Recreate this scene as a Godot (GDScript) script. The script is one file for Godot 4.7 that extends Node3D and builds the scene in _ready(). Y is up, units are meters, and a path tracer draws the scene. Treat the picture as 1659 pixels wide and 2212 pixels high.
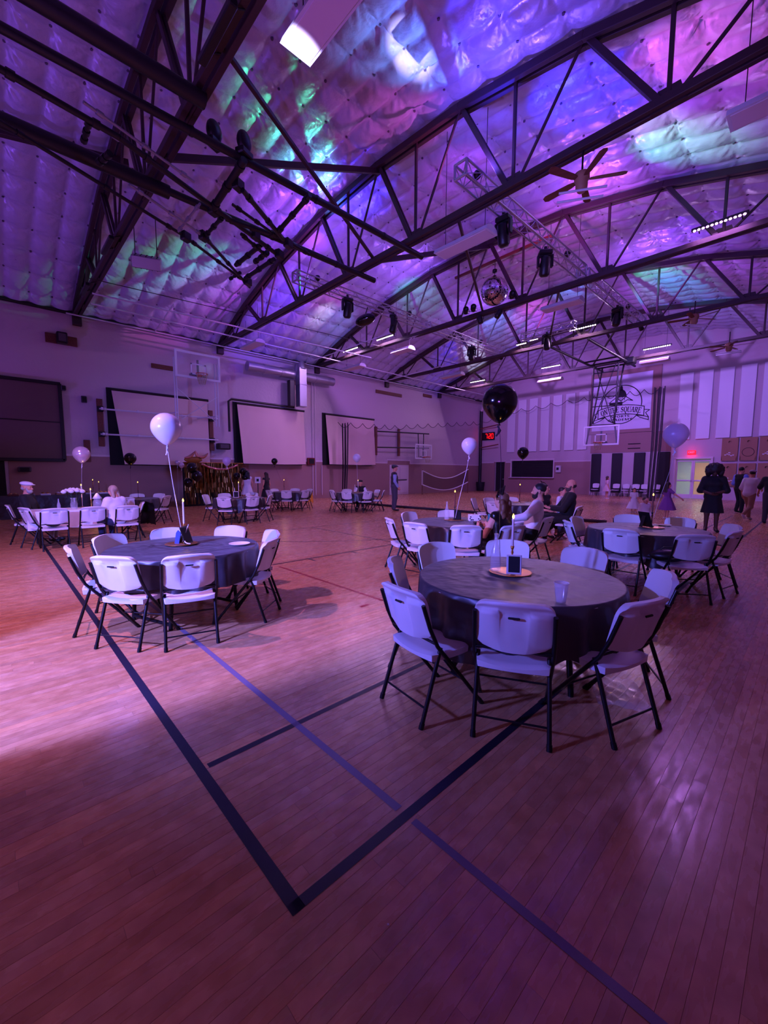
extends Node3D
# A gymnasium set for a party: bowstring trusses, quilted ceiling, round tables, folding chairs, guests. Metres, y up.

# ---------------------------------------------------------------- mesh builder
class MB:
	var V := PackedVector3Array()
	var N := PackedVector3Array()
	var U := PackedVector2Array()
	var K := PackedColorArray()
	var col := Color(1, 1, 1)
	func tri(a: Vector3, b: Vector3, c: Vector3, na: Vector3, nb: Vector3, nc: Vector3, ua := Vector2(), ub := Vector2(), uc := Vector2()) -> void:
		V.append(a); V.append(c); V.append(b)
		N.append(na); N.append(nc); N.append(nb)
		U.append(ua); U.append(uc); U.append(ub)
		K.append(col); K.append(col); K.append(col)
	func flat(a: Vector3, b: Vector3, c: Vector3) -> void:
		var n := (b - a).cross(c - a)
		if n.length_squared() < 1e-16: return
		n = n.normalized()
		tri(a, b, c, n, n, n)
	func quad(a: Vector3, b: Vector3, c: Vector3, d: Vector3, uv := Rect2(0, 0, 1, 1)) -> void:
		var n := (c - a).cross(d - b)
		if n.length_squared() < 1e-16: return
		n = n.normalized()
		var p := uv.position
		var e := uv.end
		tri(a, b, c, n, n, n, p, Vector2(e.x, p.y), e)
		tri(a, c, d, n, n, n, p, e, Vector2(p.x, e.y))
	func squad(a: Vector3, b: Vector3, c: Vector3, d: Vector3, na: Vector3, nb: Vector3, nc: Vector3, nd: Vector3) -> void:
		tri(a, b, c, na, nb, nc, Vector2(0, 0), Vector2(1, 0), Vector2(1, 1))
		tri(a, c, d, na, nc, nd, Vector2(0, 0), Vector2(1, 1), Vector2(0, 1))
	func box(c: Vector3, s: Vector3, b := Basis(), bev := 0.0) -> void:
		var h := s * 0.5
		bev = minf(bev, minf(h.x, minf(h.y, h.z)) * 0.9)
		for ax in 3:
			var u := (ax + 1) % 3
			var w := (ax + 2) % 3
			for sg in [-1.0, 1.0]:
				var q := []
				for k in [[-1, -1], [1, -1], [1, 1], [-1, 1]]:
					var p := Vector3()
					p[ax] = sg * h[ax]
					p[u] = k[0] * (h[u] - bev)
					p[w] = k[1] * (h[w] - bev)
					q.append(c + b * p)
				var r := Rect2(0, 0, s[u], s[w])
				if sg > 0: quad(q[0], q[1], q[2], q[3], r)
				else: quad(q[1], q[0], q[3], q[2], r)
		if bev <= 0.0: return
		for ax in 3:
			var u := (ax + 1) % 3
			var w := (ax + 2) % 3
			for su in [-1.0, 1.0]:
				for sw in [-1.0, 1.0]:
					var q := []
					for k in [[-1, 0], [1, 0], [1, 1], [-1, 1]]:
						var p := Vector3()
						p[ax] = k[0] * (h[ax] - bev)
						p[u] = su * (h[u] - (bev if k[1] else 0.0))
						p[w] = sw * (h[w] - (0.0 if k[1] else bev))
						q.append(c + b * p)
					if su * sw < 0: quad(q[0], q[1], q[2], q[3])
					else: quad(q[3], q[2], q[1], q[0])
		for sx in [-1.0, 1.0]:
			for sy in [-1.0, 1.0]:
				for sz in [-1.0, 1.0]:
					var g := Vector3(sx, sy, sz)
					var a := c + b * (g * Vector3(h.x, h.y - bev, h.z - bev))
					var d := c + b * (g * Vector3(h.x - bev, h.y, h.z - bev))
					var e := c + b * (g * Vector3(h.x - bev, h.y - bev, h.z))
					if sx * sy * sz > 0: flat(a, d, e)
					else: flat(a, e, d)
	func tube(pts: Array, r: Variant, n := 8, cap := true, sq := 1.0) -> void:
		var rings := []
		var last := Vector3.UP
		var m := pts.size()
		for i in m:
			var t: Vector3 = (pts[mini(i + 1, m - 1)] - pts[maxi(i - 1, 0)])
			t = t.normalized()
			if i == 0: last = Vector3.UP if absf(t.y) < 0.9 else Vector3.RIGHT
			var x := (last - t * last.dot(t)).normalized()
			last = x
			var y := t.cross(x)
			var rr: float = r[i] if r is Array else r
			var ring := []
			for k in n:
				var a := TAU * k / n
				var d := x * cos(a) + y * sin(a) * sq
				ring.append([pts[i] + d * rr, d.normalized()])
			rings.append(ring)
		for i in m - 1:
			for k in n:
				var p: Array = rings[i][k]
				var q: Array = rings[i][(k + 1) % n]
				var s: Array = rings[i + 1][(k + 1) % n]
				var o: Array = rings[i + 1][k]
				squad(p[0], q[0], s[0], o[0], p[1], q[1], s[1], o[1])
		if cap:
			for k in range(1, n - 1):
				flat(rings[0][0][0], rings[0][k + 1][0], rings[0][k][0])
				flat(rings[m - 1][0][0], rings[m - 1][k][0], rings[m - 1][k + 1][0])
	func lathe(prof: Array, n := 24, xf := Transform3D()) -> void:
		var m := prof.size()
		var nr := []
		for i in m:
			var t: Vector2 = prof[mini(i + 1, m - 1)] - prof[maxi(i - 1, 0)]
			nr.append(Vector2(t.y, -t.x).normalized())
		for i in m - 1:
			var hard: bool = (prof[i + 1] - prof[i]).length() < 1e-6
			if hard: continue
			for k in n:
				var c := []
				for e in [[i, k], [i, k + 1], [i + 1, k + 1], [i + 1, k]]:
					var a: float = TAU * e[1] / n
					var p: Vector2 = prof[e[0]]
					var q: Vector2 = nr[e[0]]
					c.append([xf * Vector3(p.x * cos(a), p.y, -p.x * sin(a)), (xf.basis * Vector3(q.x * cos(a), q.y, -q.x * sin(a))).normalized()])
				if prof[i].x < 1e-6: tri(c[0][0], c[2][0], c[3][0], c[0][1], c[2][1], c[3][1])
				elif prof[i + 1].x < 1e-6: tri(c[0][0], c[1][0], c[2][0], c[0][1], c[1][1], c[2][1])
				else: squad(c[0][0], c[1][0], c[2][0], c[3][0], c[0][1], c[1][1], c[2][1], c[3][1])
	func epoint(c: Vector3, r: Vector3, b: Basis, th: float, ph: float) -> Array:
		var d := Vector3(sin(th) * cos(ph), -cos(th), -sin(th) * sin(ph))
		return [c + b * (d * r), (b * (d / r)).normalized()]
	func ell(c: Vector3, r: Vector3, n := 16, m := 10, b := Basis()) -> void:
		for i in m:
			for k in n:
				var p := epoint(c, r, b, PI * i / m, TAU * k / n)
				var q := epoint(c, r, b, PI * i / m, TAU * (k + 1) / n)
				var s := epoint(c, r, b, PI * (i + 1) / m, TAU * (k + 1) / n)
				var o := epoint(c, r, b, PI * (i + 1) / m, TAU * k / n)
				if i == 0: tri(p[0], s[0], o[0], p[1], s[1], o[1])
				elif i == m - 1: tri(p[0], q[0], s[0], p[1], q[1], s[1])
				else: squad(p[0], q[0], s[0], o[0], p[1], q[1], s[1], o[1])
	# a polygon in the xy plane of xf, extruded by d along its z
	func prism(poly: PackedVector2Array, d: float, xf := Transform3D()) -> void:
		if Geometry2D.is_polygon_clockwise(poly):
			poly = poly.duplicate(); poly.reverse()
		var ix := Geometry2D.triangulate_polygon(poly)
		for i in range(0, ix.size(), 3):
			var t := [poly[ix[i]], poly[ix[i + 1]], poly[ix[i + 2]]]
			if (t[1] - t[0]).cross(t[2] - t[0]) < 0: t = [t[0], t[2], t[1]]
			var a := []
			for p in t: a.append(Vector3(p.x, p.y, 0))
			flat(xf * (a[0] + Vector3(0, 0, d)), xf * (a[1] + Vector3(0, 0, d)), xf * (a[2] + Vector3(0, 0, d)))
			flat(xf * a[0], xf * a[2], xf * a[1])
		var n := poly.size()
		for i in n:
			var p := Vector3(poly[i].x, poly[i].y, 0)
			var q := Vector3(poly[(i + 1) % n].x, poly[(i + 1) % n].y, 0)
			quad(xf * p, xf * q, xf * (q + Vector3(0, 0, d)), xf * (p + Vector3(0, 0, d)))
	# a smooth sheet of rows x cols points (both sides are drawn)
	func sheet(pt: Array, cols: int, flip := false) -> void:
		var rows: int = pt.size() / cols
		var nn := []
		nn.resize(pt.size())
		for i in rows:
			for j in cols:
				var du: Vector3 = pt[i * cols + mini(j + 1, cols - 1)] - pt[i * cols + maxi(j - 1, 0)]
				var dv: Vector3 = pt[mini(i + 1, rows - 1) * cols + j] - pt[maxi(i - 1, 0) * cols + j]
				var n := du.cross(dv).normalized()
				nn[i * cols + j] = -n if flip else n
		for i in rows - 1:
			for j in cols - 1:
				var a := i * cols + j
				var b := a + 1
				var c := a + cols + 1
				var d := a + cols
				if flip: squad(pt[a], pt[d], pt[c], pt[b], nn[a], nn[d], nn[c], nn[b])
				else: squad(pt[a], pt[b], pt[c], pt[d], nn[a], nn[b], nn[c], nn[d])
	func add(o: MB, xf := Transform3D()) -> void:
		var b := xf.basis.inverse().transposed()
		var neg := xf.basis.determinant() < 0
		for i in range(0, o.V.size(), 3):
			for k in ([0, 2, 1] if neg else [0, 1, 2]):
				V.append(xf * o.V[i + k]); N.append((b * o.N[i + k]).normalized()); U.append(o.U[i + k]); K.append(o.K[i + k])
	func done(m: Material) -> ArrayMesh:
		var a := []
		a.resize(Mesh.ARRAY_MAX)
		a[Mesh.ARRAY_VERTEX] = V; a[Mesh.ARRAY_NORMAL] = N; a[Mesh.ARRAY_TEX_UV] = U; a[Mesh.ARRAY_COLOR] = K
		var o := ArrayMesh.new()
		if V.size() == 0: return o
		o.add_surface_from_arrays(Mesh.PRIMITIVE_TRIANGLES, a)
		o.surface_set_material(0, m)
		return o

# ---------------------------------------------------------------- naming
var used := {}
func numbered(called: String) -> String:
	var k: int = used.get(called, 0)
	used[called] = k + 1
	return called if k == 0 else "%s_%03d" % [called, k]

func tag(o: Node3D, label: String, category: String, group := "", kind := "") -> Node3D:
	if label: o.set_meta("label", label)
	if category: o.set_meta("category", category)
	if group: o.set_meta("group", group)
	if kind: o.set_meta("kind", kind)
	return o

func thing(called: String, label: String, category: String, at := Vector3(), yaw := 0.0, group := "") -> Node3D:
	var o := Node3D.new()
	o.name = numbered(called)
	add_child(o)
	o.position = at
	o.rotation.y = yaw
	tag(o, label, category, group)
	return o

func part(parent: Node, called: String, mb: MB, m: Material, label := "") -> MeshInstance3D:
	return pm(parent, called, mb.done(m), label)

func pm(parent: Node, called: String, mesh: Mesh, label := "") -> MeshInstance3D:
	var o := MeshInstance3D.new()
	o.name = numbered(called) if parent == self else called
	o.mesh = mesh
	if label: o.set_meta("label", label)
	parent.add_child(o, true)
	return o

func struct(called: String, mb: MB, m: Material, label := "") -> MeshInstance3D:
	var o := part(self, called, mb, m, label)
	o.set_meta("kind", "structure")
	return o

func dup(o: Node3D, at: Vector3, yaw: float, label: String, group := "", called := "") -> Node3D:
	var c: Node3D = o.duplicate()
	c.name = numbered(called if called else base_name(o))
	add_child(c)
	c.position = at
	c.rotation.y = yaw
	c.set_meta("label", label)
	if group: c.set_meta("group", group)
	return c

func base_name(o: Node) -> String:
	return RegEx.create_from_string("_\\d{3}$").sub(String(o.name), "")

# ---------------------------------------------------------------- materials
var M := {}
func mat(key: String, c: Color, rough := 0.6, metal := 0.0, spec := 0.5) -> StandardMaterial3D:
	var m := StandardMaterial3D.new()
	m.resource_name = key
	m.albedo_color = c
	m.roughness = rough
	m.metallic = metal
	m.metallic_specular = spec
	M[key] = m
	return m

func glow(key: String, c: Color, e: float) -> StandardMaterial3D:
	var m := mat(key, Color(0.02, 0.02, 0.02), 0.5)
	m.emission_enabled = true
	m.emission = c
	m.emission_energy_multiplier = e
	return m

func noise(freq: float, seed_: int, w := 512, h := 512, oct := 4, ramp: Gradient = null) -> NoiseTexture2D:
	var f := FastNoiseLite.new()
	f.seed = seed_
	f.frequency = freq
	f.fractal_octaves = oct
	var t := NoiseTexture2D.new()
	t.width = w; t.height = h
	t.seamless = true
	t.noise = f
	if ramp: t.color_ramp = ramp
	return t

func ramp(a: Color, b: Color) -> Gradient:
	var g := Gradient.new()
	g.set_color(0, a); g.set_color(1, b)
	return g

func bump(m: StandardMaterial3D, t: Texture2D, cm: float, scale := Vector3.ONE, world := false) -> void:
	m.heightmap_enabled = true
	m.heightmap_texture = t
	m.heightmap_scale = cm
	m.uv1_triplanar = true
	m.uv1_world_triplanar = world
	m.uv1_scale = scale

func basis_to(y: Vector3) -> Basis:
	y = y.normalized()
	var x := Vector3.RIGHT if absf(y.x) < 0.9 else Vector3.FORWARD
	x = (x - y * x.dot(y)).normalized()
	return Basis(x, y, x.cross(y))

func spot(at: Vector3, to: Vector3, c: Color, e: float, ang: float, soft := 0.6, size := 0.05) -> SpotLight3D:
	var l := SpotLight3D.new()
	l.name = numbered("spot_lamp")
	add_child(l)
	var d := (to - at).normalized()
	l.transform = Transform3D(Basis.looking_at(d, Vector3.UP if absf(d.y) < 0.98 else Vector3.RIGHT), at)
	l.light_color = c
	l.light_energy = e
	l.spot_angle = ang
	l.spot_angle_attenuation = soft
	l.spot_range = 60.0
	l.spot_attenuation = 2.0
	l.light_size = size
	l.shadow_enabled = true
	return l

func area(at: Vector3, to: Vector3, c: Color, e: float, sx: float, sy: float) -> void:
	var l := AreaLight3D.new()
	l.name = numbered("area_lamp")
	add_child(l)
	var d := (to - at).normalized()
	l.transform = Transform3D(Basis.looking_at(d, Vector3.FORWARD if absf(d.y) > 0.9 else Vector3.UP), at)
	l.light_color = c
	l.light_energy = e
	l.area_size = Vector2(sx, sy)
	l.area_range = 60.0
	l.area_attenuation = 2.0
	l.shadow_enabled = true

func omni(at: Vector3, c: Color, e: float, size := 0.02) -> void:
	var l := OmniLight3D.new()
	l.name = numbered("flame_lamp")
	add_child(l)
	l.position = at
	l.light_color = c
	l.light_energy = e
	l.light_size = size
	l.omni_range = 40.0
	l.omni_attenuation = 2.0
	l.shadow_enabled = true

# ---------------------------------------------------------------- the scene
const LW := -20.9      # left wall
const RW := 2.5        # right wall
const FW := -31.6      # far wall
const BW := 8.0        # wall behind
const BAYS := [-31.6, -25.72, -20.02, -14.32, -8.6, -2.88, 2.84, 8.0]

func arch(x: float) -> float:
	return 10.45 - 2.6 * pow((x + 9.2) / 11.7, 2.0)

func _ready() -> void:
	setup_camera_and_light()
	make_materials()
	build_shell()
	build_floor()
	build_ceiling()
	build_trusses()
	build_rigging()
	build_left_wall()
	build_far_wall()
	build_net()
	build_furniture()
	build_people()
	build_small()

func setup_camera_and_light() -> void:
	var cam := Camera3D.new()
	cam.name = "camera"
	add_child(cam)
	cam.position = Vector3(0, 1.56, 0)
	cam.rotation_degrees = Vector3(-5.436, 46.447, 0.156)
	cam.fov = 102.31
	cam.near = 0.05
	cam.far = 200.0
	cam.current = true
	var e := Environment.new()
	e.background_mode = Environment.BG_COLOR
	e.background_color = Color(0.01, 0.008, 0.02)
	e.tonemap_mode = Environment.TONE_MAPPER_LINEAR
	e.tonemap_exposure = EXPOSURE
	e.sdfgi_enabled = true
	e.ssao_enabled = true
	e.ssil_enabled = true
	var w := WorldEnvironment.new()
	w.name = "world"
	w.environment = e
	add_child(w)
	# unseen blue lights, placed behind and left of the camera to light the tables
	spot(KEYAT, Vector3(-4.2, 0.7, -4.0), Color(0.47, 0.47, 1.0), KEY, 55.0, 0.35, 0.025)
	spot(Vector3(-3.2, 2.25, 2.3), Vector3(-2.9, 1.3, -6.0), Color(0.42, 0.42, 1.0), KEY2, 40.0, 0.9, 0.1)
	spot(Vector3(-4.1, 2.25, 2.2), Vector3(-11.5, 1.0, -4.2), Color(0.46, 0.46, 1.0), KEY3, 33.0, 0.8, 0.1)
	# added violet washes from the far truss ends down the end wall and the left wall
	spot(Vector3(-5.75, 7.72, -20.95), Vector3(-5.0, 3.2, -31.6), Color(0.66, 0.46, 1.0), FARWASH, 56.0, 0.9, 0.1)
	spot(Vector3(-12.4, 7.72, -20.75), Vector3(-13.5, 3.0, -31.6), Color(0.70, 0.47, 1.0), FARWASH, 56.0, 0.9, 0.1)
	spot(Vector3(-12.65, 7.72, -14.6), Vector3(-20.9, 2.4, -15.5), Color(0.74, 0.48, 1.0), FARWASH * 0.45, 60.0, 1.0, 0.1)
	# pink wash from an unseen bar lamp, placed behind the camera to light the floor
	spot(PINKAT, Vector3(-7.2, 0.0, -3.6), Color(0.96, 0.62, 1.0), PINK, 47.0, 0.8, 0.012)
	# the strip lamps throw their wash down, the last three as added fill
	for b in BARS:
		area(Vector3((b[0] + b[1]) / 2, b[3] - 0.02, b[2] + 0.045), Vector3((b[0] + b[1]) / 2, 0, b[2] + 5.0), b[4], WASH * b[5], b[1] - b[0], 0.03)
	# added violet fill floods on top of the lighting trusses and on the floor behind the camera, all turned up at the quilting
	for f in ADDED_FLOODS:
		spot(Vector3(f[0], f[1], f[2]), Vector3(f[3], f[4], f[5]), f[6], ADDED_FLOOD * f[7], f[8], 0.5, 0.08)

const EXPOSURE := 1.0
const KEY := 68.0
const KEY2 := 45.0
const KEY3 := 95.0
const PINK := 62.0
const WASH := 24.0
const FARWASH := 70.0
const KEYAT := Vector3(-3.5, 2.25, 2.3)
const PINKAT := Vector3(-6.1, 7.42, 2.5)
const ADDED_FLOOD := 0.85
# strip lamps: x0, x1, z, y, colour, strength (the last three are added fill behind the camera)
const BARS := [
	[-17.97, -16.77, -14.1, 7.96, Color(0.9, 0.68, 1.0), 0.7], [-15.34, -14.19, -14.1, 7.98, Color(0.9, 0.68, 1.0), 0.7],
	[-2.81, -1.70, -14.1, 8.02, Color(0.80, 0.50, 1.0), 0.7],
	[-8.42, -7.24, -19.8, 8.09, Color(0.9, 0.68, 1.0), 0.7], [-11.07, -10.52, -19.8, 8.02, Color(0.9, 0.68, 1.0), 0.4], [-10.35, -9.92, -19.8, 8.09, Color(0.9, 0.68, 1.0), 0.4],
	[-6.91, -5.67, -25.5, 8.07, Color(0.9, 0.68, 1.0), 0.9], [-12.50, -11.30, -25.5, 8.10, Color(0.9, 0.68, 1.0), 0.9], [-17.80, -16.57, -25.5, 8.04, Color(0.9, 0.68, 1.0), 0.9],
	[-2.0, -0.8, 3.05, 8.0, Color(0.95, 0.60, 0.95), 0.36], [-8.0, -6.8, 3.05, 8.0, Color(0.95, 0.60, 0.95), 0.36], [-15.0, -13.8, 3.05, 8.0, Color(0.95, 0.60, 0.95), 0.36]]
# added fill floods: place, target, colour, strength, half angle
const ADDED_FLOODS := [
	[-5.75, 8.3, -8.4, -4.6, 10.2, -9.4, Color(0.42, 0.30, 1.0), 8.0, 80.0], [-12.4, 8.3, -8.6, -13.0, 10.2, -9.0, Color(0.55, 0.32, 1.0), 8.0, 80.0],
	[-12.4, 8.3, -13.2, -14.0, 10.2, -13.4, Color(0.62, 0.38, 1.0), 7.0, 80.0], [-5.75, 8.3, -13.2, -5.0, 10.2, -13.6, Color(0.66, 0.34, 1.0), 7.0, 80.0],
	[-12.4, 8.3, -18.6, -13.0, 10.2, -20.0, Color(0.66, 0.40, 1.0), 7.0, 80.0], [-5.75, 8.3, -19.0, -5.2, 10.2, -20.0, Color(0.66, 0.36, 1.0), 7.0, 80.0],
	[-8.0, 0.4, 5.5, -9.5, 9.5, -2.0, Color(0.55, 0.36, 1.0), 42.0, 42.0], [-17.0, 0.4, 5.5, -18.0, 9.0, -3.0, Color(0.55, 0.32, 1.0), 30.0, 40.0], [1.6, 0.4, 4.0, -2.0, 9.0, -5.0, Color(0.66, 0.36, 1.0), 40.0, 40.0]]

func make_materials() -> void:
	var m: StandardMaterial3D
	m = mat("wall_paint", Color(0.74, 0.68, 0.70), 0.85)
	bump(m, noise(0.02, 3), 0.4, Vector3(0.5, 0.5, 0.5), true)
	m = mat("wainscot_paint", Color(0.60, 0.47, 0.44), 0.75)
	mat("trim_paint", Color(0.82, 0.77, 0.78), 0.7)
	m = mat("quilt", Color(0.74, 0.73, 0.82), 0.42, 0.25, 0.6)
	bump(m, noise(0.010, 5, 512, 512, 4), 1.2, Vector3(0.8, 0.8, 0.8), true)
	m.roughness_texture = noise(0.01, 8, 256, 256, 3, ramp(Color(0.25, 0.25, 0.25), Color(0.6, 0.6, 0.6)))
	m.roughness = 1.0
	mat("button", Color(0.36, 0.32, 0.38), 0.6)
	m = mat("steel_paint", Color(0.19, 0.115, 0.125), 0.55)
	mat("black_steel", Color(0.055, 0.05, 0.06), 0.45)
	mat("rust_steel", Color(0.42, 0.20, 0.15), 0.6)
	mat("alu", Color(0.74, 0.74, 0.78), 0.35, 0.8)
	mat("black_plastic", Color(0.035, 0.032, 0.04), 0.4)
	mat("chair_plastic", Color(0.80, 0.79, 0.80), 0.5)
	mat("chair_steel", Color(0.10, 0.095, 0.115), 0.35, 0.5)
	mat("slot", Color(0.06, 0.05, 0.06), 0.8)
	m = mat("cloth_black", Color(0.19, 0.17, 0.20), 0.42, 0.0, 0.5)
	m.rim_enabled = true; m.rim = 0.5
	bump(m, noise(0.006, 11, 512, 512, 3), 1.0, Vector3(1.2, 1.2, 1.2))
	m = mat("cloth_white", Color(0.82, 0.82, 0.85), 0.7)
	bump(m, noise(0.02, 12, 256, 256, 3), 0.5, Vector3(1.6, 1.6, 1.6))
	mat("white_enamel", Color(0.80, 0.80, 0.82), 0.4)
	mat("white_board", Color(0.86, 0.86, 0.88), 0.6)
	m = mat("wood_board", Color(0.45, 0.25, 0.18), 0.6)
	m.albedo_texture = noise(0.02, 21, 256, 256, 3, ramp(Color(0.75, 0.7, 0.65), Color(1, 1, 1)))
	m.uv1_triplanar = true; m.uv1_scale = Vector3(0.4, 3, 3)
	m = mat("screen_cloth", Color(0.82, 0.72, 0.68), 0.8)
	bump(m, noise(0.006, 31, 256, 256, 2), 4.0, Vector3(0.3, 0.3, 0.3))
	mat("blind", Color(0.40, 0.33, 0.30), 0.8)
	mat("dark_recess", Color(0.03, 0.028, 0.035), 0.8)
	mat("navy_pad", Color(0.06, 0.055, 0.09), 0.7)
	mat("line_navy", Color(0.05, 0.06, 0.14), 0.45)
	mat("line_blue", Color(0.42, 0.37, 0.45), 0.45)
	mat("line_red", Color(0.55, 0.08, 0.10), 0.45)
	mat("line_dark", Color(0.22, 0.09, 0.10), 0.45)
	m = mat("duct", Color(0.62, 0.62, 0.66), 0.4, 0.7)
	mat("gold", Color(0.83, 0.60, 0.30), 0.28, 0.9)
	m = mat("gold_foil", Color(0.62, 0.47, 0.24), 0.3, 0.8)
	mat("rose_foil", Color(0.85, 0.62, 0.55), 0.22, 0.85)
	mat("mirror", Color(0.92, 0.92, 0.95), 0.06, 1.0)
	mat("skin", Color(0.80, 0.56, 0.46), 0.6)
	mat("skin_dark", Color(0.33, 0.20, 0.15), 0.6)
	mat("net_rope", Color(0.16, 0.12, 0.16), 0.9)
	m = mat("net", Color(0.20, 0.16, 0.22, 0.10), 0.9)
	m.transparency = BaseMaterial3D.TRANSPARENCY_ALPHA
	m = mat("net_thick", Color(0.07, 0.05, 0.08, 0.55), 0.9)
	m.transparency = BaseMaterial3D.TRANSPARENCY_ALPHA
	m = mat("volley_mesh", Color(0.06, 0.05, 0.06, 0.42), 0.9)
	m.transparency = BaseMaterial3D.TRANSPARENCY_ALPHA
	m = mat("clear_pane", Color(0.9, 0.92, 0.95, 0.08), 0.05)
	m.transparency = BaseMaterial3D.TRANSPARENCY_ALPHA
	m = mat("clear_cup", Color(0.9, 0.9, 0.95, 0.22), 0.15)
	m.transparency = BaseMaterial3D.TRANSPARENCY_ALPHA
	m = mat("balloon_white", Color(0.80, 0.79, 0.84), 0.22)
	m.backlight_enabled = true; m.backlight = Color(0.3, 0.3, 0.34)
	m = mat("balloon_black", Color(0.018, 0.017, 0.022), 0.14)
	mat("balloon_silver", Color(0.80, 0.72, 0.74), 0.2, 0.5)
	m = mat("balloon_clear", Color(0.66, 0.60, 0.74, 0.62), 0.3)
	m.transparency = BaseMaterial3D.TRANSPARENCY_ALPHA
	mat("ribbon", Color(0.78, 0.76, 0.82), 0.35)
	mat("wax", Color(0.85, 0.82, 0.78), 0.5)
	glow("flame", Color(1.0, 0.74, 0.30), 9.0)
	glow("bar_glow", Color(1.0, 0.90, 0.95), 9.0)
	glow("bar_glow_violet", Color(0.93, 0.62, 1.0), 9.0)
	glow("digit_red", Color(1.0, 0.05, 0.06), 2.6)
	glow("exit_red", Color(1.0, 0.06, 0.10), 2.2)
	glow("corridor_lamp", Color(1.0, 0.97, 0.85), 3.0)
	mat("tan_wood", Color(0.60, 0.43, 0.30), 0.6)
	mat("tan_door", Color(0.86, 0.62, 0.34), 0.6)
	mat("corridor_wall", Color(0.72, 0.76, 0.76), 0.8)
	mat("leaf_green", Color(0.10, 0.20, 0.12), 0.6)
	mat("banner_white", Color(0.84, 0.83, 0.90), 0.75)
	mat("ink", Color(0.045, 0.03, 0.09), 0.8)
	mat("sign_yellow", Color(0.85, 0.62, 0.10), 0.5)
	mat("red_box", Color(0.42, 0.07, 0.06), 0.5)
	mat("orange_rim", Color(0.75, 0.26, 0.08), 0.5)
	mat("net_cord", Color(0.68, 0.62, 0.48), 0.8)
	mat("paper", Color(0.85, 0.84, 0.84), 0.7)
	mat("teal", Color(0.10, 0.42, 0.46), 0.4)
	mat("blue_cloth", Color(0.10, 0.22, 0.55), 0.7)
	mat("grey_speaker", Color(0.30, 0.27, 0.30), 0.8)

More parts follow.
